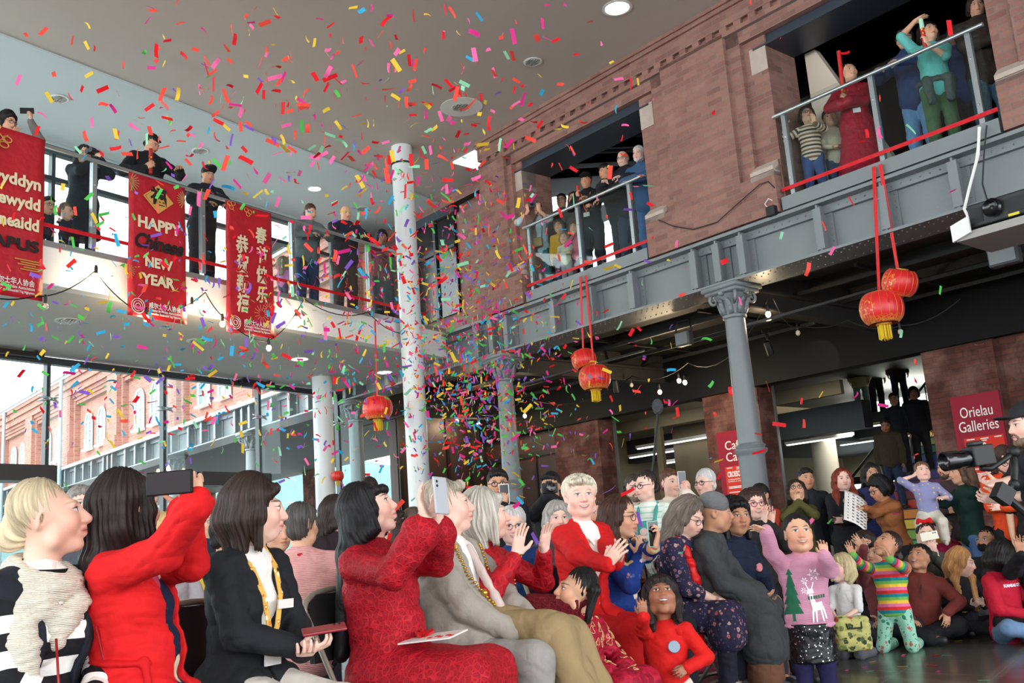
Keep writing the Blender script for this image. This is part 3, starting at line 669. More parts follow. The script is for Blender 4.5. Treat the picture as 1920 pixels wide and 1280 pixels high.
    if shoes:
        for i in (0, 1):
            S = Solid(); a, t = J.an[i] * s, J.toe[i] * s; S.cone(a - A3(0, 0, .018) * s, t, .046 * s, .038 * s, .02); S.ell(a - A3(0, 0, .03) * s, A3(.042, .05, .045) * s, None, .02)
            if P.get('boot'): S.cone(a, a + (J.kn[i] - J.an[i]) * s * .5, .05 * s, .058 * s, .02)
            r = S.mesh('shoe', vc, None, 1); link('shoe', r[0], plain('shoe_leather', shoes, .5), E)
    objs = {}
    if top: objs['top'] = garment(top.get('n', 'shirt'), dict(top, **(dict(sleeve=0, inf=min(top.get('inf', .014), .014), wr=.002) if coat and 'sl' not in top else {})), seed + 2)
    if coat: objs['coat'] = garment(coat.get('n', 'jacket'), coat, seed + 3)
    if glasses:
        b = MB(); rr = .0016 if d < 7 else .0024
        for e in (1, -1):
            b.tube([H(.032 * e + .023 * math.cos(t), .103 - .012 * abs(math.cos(t)) * (1 if math.cos(t) * e > 0 else 0), -.002 + .019 * math.sin(t)) for t in np.linspace(0, 2 * math.pi, 17)[:-1]], rr * q * 1.2, 5, closed=True)
            b.tube([H(.055 * e, .093, .004), H(.078 * e, .05, .006), H(.084 * e, -.01, .006)], rr * q, 5)
        b.tube([H(-.010, .104, .002), H(0, .107, .004), H(.010, .104, .002)], rr * q, 5); b.build('glasses', plain('glasses_frame', glasses, .3), E, smooth=True)
    if cap:
        S = Solid(); M = np.array([J.HX, J.HF, J.HU]); S.ell(H(0, -.012, .052), A3(.090, .110, .090) * q, M); S.cut(H(0, 0, .035 if cap[0] != 'beanie' else .02), -J.HU + J.HF * (.12 if cap[0] == 'cap' else -.25))
        if cap[0] in ('cap', 'backcap'): e = 1 if cap[0] == 'cap' else -1; S.ell(H(0, .12 * e, .05), A3(.07, .075, .008) * q, M, .006)
        if cap[0] == 'flat': S.ell(H(0, .05, .075), A3(.095, .11, .035) * q, M, .02)
        r = S.mesh('cap' if cap[0] != 'beanie' else 'beanie', vc, None, 1); link('cap' if cap[0] != 'beanie' else 'beanie', r[0], cap[1], E)
    J.root, J.th, J.E, J.H, J.q, J.vx, J.vc, J.d = root, th, E, H, q, vx, vc, d; J.objs = objs
    J.w3 = lambda p: root + rotz(np.array(p, float) * s, th)          # skeleton point -> world
    J.d3 = lambda v: rotz(np.array(v, float), th)
    PEOPLE.append(J); return J
def lay_on(J, name, target, m, me, off=.003):
    """wrap a flat (x, z) mesh onto the front of a garment; its origin is the neck base"""
    import bmesh
    bt = BVHTree.FromPolygons([tuple(v.co) for v in target.data.vertices], [tuple(p.vertices) for p in target.data.polygons]); s = J.s; F_ = J.F
    bm = bmesh.new(); bm.from_mesh(me); bmesh.ops.triangulate(bm, faces=bm.faces)
    for _ in range(5):
        e = [x for x in bm.edges if x.calc_length() > .016]
        if not e: break
        bmesh.ops.subdivide_edges(bm, edges=e, cuts=1); bmesh.ops.triangulate(bm, faces=bm.faces)
    for v in bm.verts:
        p = (J.neck + J.X * v.co.x / s + J.U * v.co.z / s) * s + F_ * .6; hit = bt.ray_cast(Vector(p), Vector(-F_))[0]
        v.co = Vector(np.array(hit) + F_ * off) if hit else Vector(p - F_ * .45)
    bm.to_mesh(me); bm.free(); me.polygons.foreach_set('use_smooth', [True] * len(me.polygons)); return link(name, me, m, J.E)
def flatmesh(polys):
    b = MB()
    for q in polys: b.add([(x, 0, z) for x, z in q], [tuple(range(len(q)))])
    me = bpy.data.meshes.new('flat'); me.from_pydata(b.v, [], b.f); return me
def child_solid(J, name, S, m, disp=None, vox=None):
    r = S.mesh(name, vox or J.vc, disp, 1)
    return link(name, r[0], m, J.E) if r else None
# ---------------------------------------------------------------- building materials
def brickmat(name, c1, c2, mortar, w=.225, h=.075):
    if name in _M: return _M[name]
    m, nt, b = newmat(name); T = NT(nt); x, y, z = T.xyz(T.obj()); uv = T.comb(T.math('ADD', x, y), z, 0.0)
    br = T.n('ShaderNodeTexBrick', i0=uv); br.inputs['Color1'].default_value = lin(c1); br.inputs['Color2'].default_value = lin(c2); br.inputs['Mortar'].default_value = lin(mortar)
    br.inputs['Scale'].default_value = 1.0; br.inputs['Mortar Size'].default_value = .006; br.inputs['Mortar Smooth'].default_value = .15; br.inputs['Bias'].default_value = -.1
    br.inputs['Brick Width'].default_value = w; br.inputs['Row Height'].default_value = h
    n = T.noise(uv, 2.2, 6.0, .6)[0]; n2 = T.noise(uv, 30.0, 3.0)[0]
    c = T.mix(T.ramp(n, [(.45, (0, 0, 0, 1)), (.7, (1, 1, 1, 1))]), br.outputs[0], T.mix(.45, br.outputs[0], lin((168, 128, 116))))
    c = T.mix(T.math('MULTIPLY', n2, .5), c, T.mix(.5, c, (.02, .012, .01, 1)))
    T.put(b.inputs['Base Color'], c); setp(b, rough=.85, spec=.2)
    T.bump(b, T.math('MULTIPLY_ADD', br.outputs['Fac'], -1.0, T.math('MULTIPLY', n2, .35)), .008); _M[name] = m; return m
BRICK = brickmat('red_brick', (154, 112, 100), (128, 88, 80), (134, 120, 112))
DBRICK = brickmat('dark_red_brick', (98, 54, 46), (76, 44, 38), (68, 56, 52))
STEEL = plain('grey_painted_steel', (118, 123, 125), .42, var=.08, vs=3.0, bump=.001, bs=60)
DSTEEL = plain('dark_painted_steel', (48, 52, 58), .5, var=.1)
BLACK = plain('black_paint', (13, 13, 14), .55)
DARK = plain('dark_charcoal_paint', (24, 24, 25), .7, var=.15)
WHITE = plain('white_paint', (226, 226, 222), .6, var=.02)
CEILM = plain('warm_grey_ceiling_paint', (176, 166, 157), .75, var=.03, vs=1.0)
CEILC = plain('cool_white_ceiling_paint', (182, 192, 192), .7, var=.02, vs=1.0)  # lighter, cooler tone for the ceiling over the balcony
COLW = plain('pale_grey_column_paint', (206, 210, 210), .35, var=.02)
STONE = plain('pale_sandstone', (176, 160, 148), .85, var=.15, vs=9.0, bump=.003, bs=40)
CHROME = plain('brushed_aluminium', (176, 182, 184), .3, metal=.8)
GLASS = glassmat()
GLASSR = glassmat('balustrade_glass', (.91, .955, .95), .9)
def st(o): o['kind'] = 'structure'; return o
class WB(MB):
    def w(s, s0, s1, t0, t1, z0, z1): return s.box(-s1, -s0, t0, t1, z0, z1)
    def put(s, name, m, kind='structure', **kw):
        o = s.build(name, m, mw=MWF, **kw)
        if kind: o['kind'] = kind
        return o
    def gput(s, name, m, kind='structure', **kw):
        o = s.build(name, m, mw=MGF, **kw)
        if kind: o['kind'] = kind
        return o
COLS = [2.86 + 4.57 * k for k in range(10)]                        # colonnade positions along the brick wall
ZG0, ZG1, ZF, ZR, ZL, ZC = 4.06, 4.64, 4.76, 5.90, 6.90, 7.65      # girder, balcony floor, rail, lintel, cornice/ceiling
# ---------------------------------------------------------------- floor
def floormat():
    m, nt, b = newmat('dark_slate_tiles'); T = NT(nt); o = T.obj()
    a = T.vm('DOT_PRODUCT', o, tuple(NW)); g = T.vm('DOT_PRODUCT', o, tuple(NG)); S = .62
    fa, fg = T.math('FRACT', T.math('DIVIDE', T.math('ADD', a, 40.0), S)), T.math('FRACT', T.math('DIVIDE', T.math('ADD', g, 40.25), S))
    line = T.math('MAXIMUM', T.less(fa, .012), T.less(fg, .012))
    band = T.math('MAXIMUM', T.less(T.math('ABSOLUTE', T.math('ADD', g, -1.3)), .05), T.less(T.math('ABSOLUTE', T.math('ADD', a, -6.2)), .04))
    cell = T.n('ShaderNodeTexWhiteNoise', i0=T.comb(T.math('FLOOR', T.math('DIVIDE', T.math('ADD', a, 40.0), S)), T.math('FLOOR', T.math('DIVIDE', T.math('ADD', g, 40.25), S)), 0.0))
    n = T.noise(o, 3.0, 5.0)[0]
    c = T.mix(cell.outputs[0], lin((66, 68, 66)), lin((86, 87, 83))); c = T.mix(T.math('MULTIPLY', n, .5), c, lin((84, 86, 82)))
    c = T.mix(band, c, lin((112, 114, 108))); c = T.mix(line, c, lin((128, 130, 124)))
    T.put(b.inputs['Base Color'], c); T.put(b.inputs['Roughness'], T.math('MULTIPLY_ADD', n, .16, .14)); setp(b, spec=.45); return m
MB().box(-16, 24, -8, 40, -.2, 0).build('floor', floormat())['kind'] = 'structure'
# ---------------------------------------------------------------- ceiling of the hall
def poly(name, pts, z0, z1, m):
    b = MB(); b.prism([(p[0], p[1], 0) for p in pts], (0, 0, z0), (0, 0, z1)); return st(b.build(name, m))
gp = lambda g, e: G3(g, e, 0)
wp = lambda s, t: W3(s, t, 0)
def cross_(e, t):                                                  # where plane e of the glass meets plane t of the wall
    return np.append(np.linalg.solve(np.array([NG[:2], NW[:2]]), [e, DWALL + t]), 0)
poly('ceiling', [gp(-9, 11.15), cross_(11.15, .9), wp(12.05, .9), wp(12.05, .0), wp(-14, 0), wp(-14, -22)], ZC, ZC + .2, CEILM)
poly('ceiling_balcony', [gp(-9, 11.15), gp(-9, 13.75), cross_(13.75, .9), cross_(11.15, .9)], ZC - .03, ZC + .2, CEILC)
sk = MB(); sk.prism([onz(848, 304, ZC), onz(911, 270, ZC), onz(916, 322, ZC)], (0, 0, -.015), (0, 0, .05)); st(sk.build('window_roof', glow('daylit_rooflight', (235, 240, 245), 1.1)))
b = MB(); b.box(-16, 10, -8, -7.8, 0, 1.0); b.box(-16, 10, -8, -7.8, 6.6, ZC)
for x in (-15, -9.5, -4, 1.5, 7): b.box(x, x + .6, -8, -7.7, 0, ZC)
st(b.build('wall_rear', WHITE))  # unseen wall behind the camera, added to cut daylight entering the hall
# ---------------------------------------------------------------- brick wall with its two openings
b = WB(); OPEN = [(-.75, 1.85), (3.80, 6.42), (8.55, 11.12)]
piers = [(-6, -.75), (1.85, 3.80), (6.42, 8.55), (11.12, 12.05)]
for s0, s1 in piers: b.w(s0, s1, .0, .62, ZG1 + .06, ZL + .3)
for s0, s1 in ((-6, -1.0), (2.05, 3.35), (6.95, 8.02), (11.4, 12.05)): b.w(s0, s1, -.13, .02, ZG1 + .1, ZL + .35)     # projecting pilasters
for s0, s1 in ((-6, -.95), (1.98, 3.55), (6.75, 8.25), (11.28, 12.05)): b.w(s0, s1, -.07, .02, ZG1 + .1, ZL + .3)
for s0, s1 in ((-6, -.8), (1.87, 3.78), (6.44, 8.53), (11.15, 12.05)): b.w(s0, s1, -.15, .02, ZG1 + .06, 5.22)           # plinths
b.w(-6, 12.05, .0, .62, ZL + .3, ZC); b.w(-6, 12.05, -.07, .02, ZL + .14, ZC)
b.w(-6, 12.05, -.13, .02, ZL + .30, 7.26); b.w(-6, 12.05, -.13, .02, 7.335, ZC)                                          # corbel courses around the dentil row
b.w(-6, 12.05, -.17, .02, 7.54, ZC); b.w(-6, 12.05, -.2, .02, 7.60, ZC)
for i in range(80): s0 = -5.95 + .225 * i; b.w(s0, s0 + .11, -.125, .02, 7.255, 7.34)
b.w(12.05, 24, .9, 1.3, ZG1, ZC); b.w(11.9, 12.05, .5, 1.3, ZG1, ZC); b.w(12.05, 12.9, .82, 1.0, ZG1, ZC - .5)
b.put('wall_right', BRICK)
b = WB(); q = lambda u, v: ws(u, v, .86); b.w(q(857, 480)[0], q(778, 480)[0], .84, .9, q(820, 600)[1], q(820, 415)[1]); b.put('window_far', plain('dark_room_glass', (20, 18, 18), .2))  # flat dark panel, its colour stands for the shade inside the opening
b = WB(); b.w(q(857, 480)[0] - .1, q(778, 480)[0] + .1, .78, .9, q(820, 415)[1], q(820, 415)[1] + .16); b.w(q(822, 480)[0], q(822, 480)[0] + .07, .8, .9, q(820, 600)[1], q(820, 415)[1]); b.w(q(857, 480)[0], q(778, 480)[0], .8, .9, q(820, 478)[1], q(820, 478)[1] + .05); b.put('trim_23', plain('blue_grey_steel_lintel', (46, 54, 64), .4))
b = WB()
for s0, s1 in OPEN:
    for e, d in ((s0, .24), (s1, -.24)): b.w(e - (.24 if d > 0 else 0), e + (0 if d > 0 else .24), -.01, .3, ZL - .32, ZL + .02)
    for e, q in ((s0, -1), (s1, 1)):
        for dz in (0, .07): b.add([(-(e + q * .02), -.15, 5.22 + dz), (-(e + q * .36), -.15, 5.22 + dz), (-(e + q * .36), -.03, 5.32 + dz), (-(e + q * .02), -.03, 5.32 + dz), (-(e + q * .02), -.15, 5.17 + dz), (-(e + q * .36), -.15, 5.17 + dz), (-(e + q * .36), -.0, 5.17 + dz), (-(e + q * .02), .0, 5.17 + dz)], [(0, 3, 2, 1), (4, 5, 6, 7), (0, 1, 5, 4), (1, 2, 6, 5), (2, 3, 7, 6), (3, 0, 4, 7)][::1])
b.put('trim_1', STONE)
b = WB()
for s0, s1 in OPEN:
    b.w(s0 - .18, s1 + .18, .03, .09, ZL, ZL + .24); b.w(s0 - .18, s1 + .18, -.02, .6, ZL - .01, ZL + .015); b.w(s0 - .1, s1 + .1, .05, .6, ZL + .01, ZL + .3)
b.put('trim_2', plain('blue_grey_steel_lintel', (46, 54, 64), .4))
# rooms behind the openings and the brick wall's far part
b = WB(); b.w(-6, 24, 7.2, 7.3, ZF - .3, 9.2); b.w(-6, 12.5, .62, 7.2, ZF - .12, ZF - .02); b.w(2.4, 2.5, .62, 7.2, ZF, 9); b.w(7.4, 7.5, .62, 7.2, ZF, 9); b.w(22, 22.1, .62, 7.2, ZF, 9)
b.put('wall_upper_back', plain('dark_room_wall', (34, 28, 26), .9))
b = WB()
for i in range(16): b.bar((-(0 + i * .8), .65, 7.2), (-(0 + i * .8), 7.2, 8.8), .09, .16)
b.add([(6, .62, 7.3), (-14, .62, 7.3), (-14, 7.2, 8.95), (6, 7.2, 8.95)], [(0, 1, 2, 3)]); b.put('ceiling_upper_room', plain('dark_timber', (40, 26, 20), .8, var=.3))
b = WB(); u0, z0 = ws(985, 560, 7.15); u1, z1 = ws(1170, 470, 7.15); b.w(u1 - .3, u0 + .5, 7.12, 7.18, z0 - .5, ws(1000, 472, 7.15)[1]); b.put('window_1', glow('daylit_window', (225, 236, 240), 1.25))
b = WB(); b.prism([(-6.35, .75, ZF), (-6.02, .75, ZF), (-5.98, .75, 6.0), (-5.62, .75, ZF), (-5.2, .75, ZF), (-6.2, .75, 6.95), (-6.35, .75, 6.95)], (0, 0, 0), (0, .12, 0)); st(b.put('trim_3', plain('cream_stair_panel', (214, 200, 180), .7)))
b = WB(); b.prism([(-6.0, .9, 5.7), (-5.62, .9, 5.1), (-5.62, .9, 5.7), (-6.0, .9, 6.35)], (0, 0, 0), (0, .05, 0)); st(b.put('trim_4', plain('blue_stair_panel', (40, 110, 150), .6)))
# ---------------------------------------------------------------- riveted girder and colonnade
b = WB(); S0, S1 = -6, 46
b.w(S0, S1, .04, .10, ZG0, ZG1); b.w(S0, S1, -.16, .42, ZG0 - .02, ZG0 + .012); b.w(S0, S1, -.16, .42, ZG1 - .012, ZG1 + .03); b.w(S0, S1, -.02, .04, ZG1 - .11, ZG1); b.w(S0, S1, .0, .04, ZG0, ZG0 + .03)
stf = []
for c in COLS:
    for d in (-.38, 0, .38, 1.48, 2.285, 3.09): stf.append(c + d)
stf = [s for s in stf if S0 < s < S1]
for s in stf:
    b.w(s - .012, s + .012, -.15, .04, ZG0, ZG1 - .02); b.w(s - .05, s + .05, -.16, -.135, ZG0 + .03, ZG1 - .06); b.w(s - .10, s + .10, .01, .04, ZG0 + .02, ZG1 - .02)
    b.add([(-(s - .012), .04, ZG1 - .1), (-(s - .012), -.05, ZG1 - .02), (-(s - .13), .03, ZG1 - .03)], [(0, 1, 2)])
b.put('beam_girder', STEEL)
b = WB()
def rivet(p, r=.016): b.add([(p[0] - r, p[1], p[2]), (p[0], p[1], p[2] - r), (p[0] + r, p[1], p[2]), (p[0], p[1], p[2] + r), (p[0], p[1] - r * .8, p[2])], [(0, 1, 4), (1, 2, 4), (2, 3, 4), (3, 0, 4)])
for i in range(int((16 - 2) / .11)): rivet((-(2 + i * .11), -.02, ZG1 - .06))
for s in stf:
    if 2 < s < 16:
        for k in range(7):
            for e in (-.07, .07): rivet((-(s + e), .01, ZG0 + .06 + k * .075), .014)
for i in range(int(14 / .1)):
    for t in (-.1, .0, .3): b.add([(-(2 + i * .1) + dx, t + dy, ZG0 - .022) for dx, dy in ((-.014, 0), (0, -.014), (.014, 0), (0, .014))] + [(-(2 + i * .1), t, ZG0 - .034)], [(1, 0, 4), (2, 1, 4), (3, 2, 4), (0, 3, 4)])
o = b.put('trim_5', STEEL)
def column(c, name='column'):
    E = empty(name, W3(c, .08, 0), 0); E.rotation_euler = MWF.to_euler(); E['kind'] = 'structure'
    b = MB(); b.lathe([(.24, 0), (.24, .12), (.20, .16), (.205, .22), (.165, .30), (.16, 1.90), (.168, 1.92), (.20, 1.95), (.205, 1.985), (.17, 2.0), (.185, 2.03), (.15, 2.06), (.145, 2.1), (.126, 3.62), (.15, 3.635), (.15, 3.665), (.125, 3.68), (.13, 3.72), (.16, 3.84), (.21, 3.93)], n=32)
    b.build('shaft', STEEL, E, smooth=40)
    b = MB(); b.box(-.27, .27, -.27, .27, 3.985, 4.045); b.box(-.24, .24, -.24, .24, 3.94, 3.99)
    for k in range(4):
        a = k * math.pi / 2 + math.pi / 4; dx, dy = math.cos(a), math.sin(a)
        pts = []
        for t in np.linspace(0, 4.2 * math.pi / 1.6, 26): r = .075 * (1 - t / 9.0); pts.append((dx * (.235 + r * math.sin(t) * .75), dy * (.235 + r * math.sin(t) * .75), 3.875 + r * math.cos(t)))
        b.tube([(dx * .14, dy * .14, 3.80), (dx * .19, dy * .19, 3.92)] + pts, [.02, .024] + [.022 - .0004 * i for i in range(26)], 6)
        a = k * math.pi / 2; dx, dy = math.cos(a), math.sin(a); b.ball((dx * .215, dy * .215, 3.94), (.045, .045, .04), 8, 5)
        for e in (-.45, .45): b.tube([(math.cos(a + e * q) * r, math.sin(a + e * q) * r, z) for q, r, z in ((1, .13, 3.69), (.9, .155, 3.76), (.7, .18, 3.83), (.5, .205, 3.86), (.35, .20, 3.83))], [.03, .036, .034, .022, .012], 6)
    for k in range(8):
        a = (k + .5) * math.pi / 4; b.tube([(math.cos(a) * r, math.sin(a) * r, z) for r, z in ((.125, 3.68), (.15, 3.74), (.175, 3.79), (.165, 3.775))], [.034, .038, .026, .012], 6)
    b.build('capital', STEEL, E, smooth=True)
for c in COLS: column(c)
# ---------------------------------------------------------------- undercroft: ceiling, fascia, brick piers with signs
poly('ceiling_undercroft', [wp(-8, .42), cross_(13.7, .42), cross_(13.7, 4.4), wp(16.2, 4.4), wp(16.2, 16), wp(-8, 16)], 4.32, 4.5, DARK)
b = WB()
for t in (.9, 1.8, 2.8): b.w(-8, 17, t, t + .12, 4.2, 4.32)
for c in COLS[:4]:
    b.w(c - .09, c + .09, .3, 4.0, 4.02, 4.05); b.w(c - .02, c + .02, .3, 4.0, 3.8, 4.3); b.w(c - .1, c + .1, .3, 4.0, 3.78, 3.80)
    b.bar((-c - .0, .25, 3.55), (-(c - 1.3), 2.0, 4.02), .10, .03)
b.put('beam_undercroft', plain('lattice_steel', (44, 42, 41), .55, var=.3, vs=40))
b = WB(); b.w(-8, 17.6, 3.92, 4.2, 3.44, 4.34); b.w(-8, 17.6, 3.9, 4.2, 3.40, 3.45); b.put('wall_fascia', plain('dark_slate_paint', (14, 14, 16), .6, spec=.15))
b = WB()
for s0, s1 in ((-6, 4.0), (4.0, 5.96), (6.04, 7.09), (10.05, 11.23), (13.9, 15.2)): b.w(s0, s1, 4.0 + (.06 if s1 < 6 else 0), 4.45, 0, 3.44)
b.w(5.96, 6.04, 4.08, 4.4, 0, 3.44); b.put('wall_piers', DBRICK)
b = WB(); b.w(10.03, 10.06, 4.42, 4.48, 0, 3.44); b.w(13.86, 13.9, 4.42, 4.48, 0, 3.44); b.put('trim_6', CHROME)
b = WB(); b.w(15.2, 17.6, 4.1, 4.4, 0, 3.44); b.put('wall_far_end', plain('dark_brown_panelling', (58, 38, 32), .6, var=.15))
b = WB()
for s in (15.22, 15.9, 16.55, 17.2): b.w(s, s + .06, 4.06, 4.1, 0, 3.0)
b.w(15.2, 17.6, 4.05, 4.1, 2.9, 3.0); b.put('door_3', plain('black_brown_door_frame', (30, 22, 20), .5))
# hall behind the piers
b = WB(); b.w(-6, 22, 16, 16.2, 0, 6.5); b.w(16.0, 16.2, 4.45, 16, 0, 6.5); b.w(-6, -5.8, 4.4, 16, 0, 6.5)
b.put('wall_back', plain('beige_plaster', (150, 138, 108), .8))
b = WB(); b.w(13.35, 13.5, 5.2, 5.3, 0, 3.4); b.w(9.2, 16, 5.2, 5.3, 3.2, 3.44); b.w(12.0, 13.9, 6.2, 6.3, 0, 3.3); b.put('wall_shop', plain('olive_plaster', (120, 108, 84), .8))
b = WB()
sa, za = ws(1448, 735, 8); sb, zb = ws(1545, 765, 12); b.w(9.9, 20, 7.0, 7.3, 2.75, 3.28)
b.w(5, 20, 10.7, 16, 2.9, 3.44); b.w(12.3, 20, 7.2, 10.8, 2.85, 3.3); b.put('floor_mezzanine', plain('dark_mezzanine_edge', (58, 60, 62), .6))
b = WB()
for z, t0, s0, s1 in ((3.44, 10.75, 9.9, 12.3),):
    b.w(s0, s1, t0, t0 + .02, z, z + .9)
b.put('window_mezzanine', GLASS)
b = WB(); b.w(6, 20, 15.8, 15.95, 3.6, 5.3); b.put('window_2', glow('daylit_gallery_glass', (235, 236, 225), 1.6))
b = WB()
for s in (9, 10.3, 11.6, 12.4, 13.3, 14.5, 15.6, 16.5): b.w(s, s + .22, 15.5, 15.7, 3.44, 5.3)
b.put('trim_22', plain('dark_gallery_post', (50, 46, 44), .6))
b = WB(); b.w(4.5, 20, 4.6, 15.9, 5.32, 5.5); b.put('ceiling_gallery', plain('gallery_ceiling_metal', (150, 160, 170), .35, metal=.3))
b = WB(); b.w(8.0, 16.0, 15.7, 15.9, 1.2, 2.1); b.put('window_3', glow('daylit_street_glass', (215, 228, 232), .95))
b = WB()
for s in (8, 10.2, 12.4, 14.2, 16.0): b.w(s - .05, s + .05, 15.6, 15.75, .9, 2.3)
b.w(7.8, 16.2, 15.6, 15.75, 2.1, 2.3); b.put('trim_7', BLACK)
E = empty('column', W3(12.1, 9.0, 0)); E['kind'] = 'structure'; b = MB(); b.lathe([(.26, 0), (.26, 3.0)], n=24); b.build('shaft', plain('pale_plaster', (150, 146, 134), .6), E, smooth=40)
# staircase with rainbow risers
def stairs():
    E = empty('staircase', mat=MWF.copy()); E['kind'] = 'structure'
    cols = [(60, 70, 160), (40, 110, 190), (40, 140, 200), (60, 150, 90), (120, 160, 60), (214, 190, 60), (220, 130, 50), (190, 60, 50), (150, 40, 60), (110, 50, 110), (70, 50, 120), (50, 60, 140), (40, 90, 150), (40, 120, 90), (120, 140, 50), (190, 160, 50), (190, 110, 50), (160, 50, 45), (110, 40, 80), (60, 50, 110)]
    tr = MB(); s0, s1 = 7.15, 9.9
    for i, c in enumerate(cols):
        t = 4.9 + i * .29; z = i * .172
        b = MB(); b.box(-s1, -s0, t, t + .03, z, z + .15); b.build('riser', plain('painted_riser', c, .5), E)
        tr.box(-s1, -s0, t - .02, t + .31, z + .15, z + .172)
    tr.build('tread', plain('dark_stair_tread', (38, 38, 42), .6), E)
    b = MB()
    for s in (s0, s1): b.prism([(-s, 4.8, 0), (-s, 4.9 + 20 * .29, 20 * .172), (-s, 4.9 + 20 * .29, 20 * .172 - .35), (-s, 5.3, 0)], (-.03, 0, 0), (.03, 0, 0))
    b.build('stringer', BLACK, E); b = MB(); s = s1
    b.tube([(-s, 4.8, .95), (-s, 4.9 + 20 * .29, 20 * .172 + .95)], .025, 8)
    for k in range(7): t = 5.0 + k * .9; z = (t - 4.9) / .29 * .172; b.tube([(-s, t, max(z, 0)), (-s, t, z + .95)], .015, 6)
    b.build('handrail', BLACK, E)
stairs()
# ---------------------------------------------------------------- left gallery slab, glazed facade, white columns
EB, EGL = 10.20, 13.6                                               # balcony front and glass planes
gend = float(cross_(EB, -.05) @ DG); ggl = float(cross_(EGL, 0) @ DG)
b = WB(); b.box(-9, gend, EB, EB + .18, 4.27, 4.72); b.gput('wall_balcony_front', WHITE)
b = MB(); b.prism([gp(-9, EB + .1), gp(-9, EGL + .1), cross_(EGL + .1, 1.0), cross_(EB + .1, 1.0)], (0, 0, 4.28), (0, 0, 4.70)); st(b.build('floor_balcony', plain('soffit_paint', (190, 188, 184), .7)))
b = WB(); b.box(-9, gend, EB - .02, EB + .06, 4.70, 4.77); b.gput('trim_8', CHROME)
b = WB(); hd = .07
for z0, z1 in ((4.14, 4.24), (7.42, 7.55), (6.98, 7.05)): b.box(-9, ggl - .3, EGL - .06, EGL + .06, z0, z1)
gm = [gs(u, v, EGL)[0] for u, v in ((89, 672), (306, 702), (483, 730), (648, 745))]; step = (gm[2] - gm[0]) / 2
ms = [gm[0] + step * k for k in range(-5, 4)]
for g in ms: b.box(g - .03, g + .03, EGL - .05, EGL + .05, 0, 4.2); b.box(g - .03, g + .03, EGL - .05, EGL + .05, 4.75, 7.5)
b.gput('trim_9', plain('dark_glazing_bar', (44, 52, 58), .4))
for k, (z0, z1) in enumerate(((0, 4.2), (4.75, 7.5))):
    b = WB(); b.box(-9, ggl if k else gs(735, 800, EGL)[0], EGL - .006, EGL + .006, z0, z1); b.gput('window_%d' % (4 + k), GLASS)
b = WB()
for g in ms[2:]: b.box(g - .008, g + .008, EGL - .55, EGL - .05, .2, 4.1)
b.gput('window_fins', glassmat('fin_glass', (.93, .98, .98), .35))
for g in ms[2:]:
    for z in (1.5, 3.62):
        E = empty('spider_fitting', G3(g, EGL - .09, z), 0); tag(E, 'small steel spider clamp holding the corner of the glass panes', 'bracket', 'steel clamps on the glass wall')
        b = MB()
        for dx, dz in ((-1, -1), (1, -1), (-1, 1), (1, 1)): b.tube([(0, 0, 0), (dx * .09, .0, dz * .02), (dx * .16, .05, dz * .035)], [.02, .018, .012], 6)
        b.ball((0, -.01, 0), .03); b.build('arm', CHROME, E, smooth=True); E.rotation_euler = MGF.to_euler()
def roundcol(g, e, z0, z1, r, cap=True):
    E = empty('column', G3(g, e, z0)); E['kind'] = 'structure'; b = MB(); b.lathe([(r, 0), (r, z1 - z0)], n=40); b.build('shaft', COLW, E, smooth=40)
    if cap: b = MB(); b.lathe([(r * .86, z1 - z0 - .32), (r * .86, z1 - z0)], n=32); b.lathe([(r + .015, z1 - z0 - .33), (r + .015, z1 - z0 - .30)], n=32); b.build('neck', BLACK, E, smooth=40)
def gx(u, v, e): return gs(u, v, e)[0]
roundcol(gx(779, 780, EB - .25), EB - .25, 0, ZC, .172)
roundcol(gx(607, 820, 12.7), 12.7, 0, 4.28, .175, False); roundcol(gx(668, 820, 15.5), 15.5, 0, 4.4, .16, False)
b = WB(); g0 = gs(735, 800, EGL)[0]; b.box(g0, float(cross_(EGL, 4.6) @ DG), EGL - .1, EGL + .1, 0, 4.3); b.gput('wall_end', plain('dark_brown_panelling', (58, 38, 32), .6, var=.15))
b = WB()
for k in range(5): b.box(g0 + .02 + k * .8, g0 + .12 + k * .8, EGL - .14, EGL - .1, 0, 4.2)
b.gput('trim_20', plain('black_brown_door_frame', (30, 22, 20), .5))
# dark doors in the glass wall
def doorframe(n, u0, v0, u1, zt):
    g0, g1 = gx(u0, v0, EGL - .3), gx(u1, v0, EGL - .3); b = WB(); e = EGL - .3
    b.box(g0, g1, e - .1, e + .3, zt - .22, zt)
    for g in (g0, (g0 + g1) / 2, g1): b.box(g - .07, g + .07, e - .05, e + .1, 0, zt)
    b.gput('door_%d' % n, plain('dark_door_frame', (46, 48, 52), .45)); b = WB(); b.box(g0, g1, e, e + .02, 0, zt); b.gput('door_glass_%d' % n, GLASS)
doorframe(1, -160, 880, 95, gs(60, 872, EGL - .3)[1]); doorframe(2, 372, 890, 500, gs(430, 886, EGL - .3)[1])
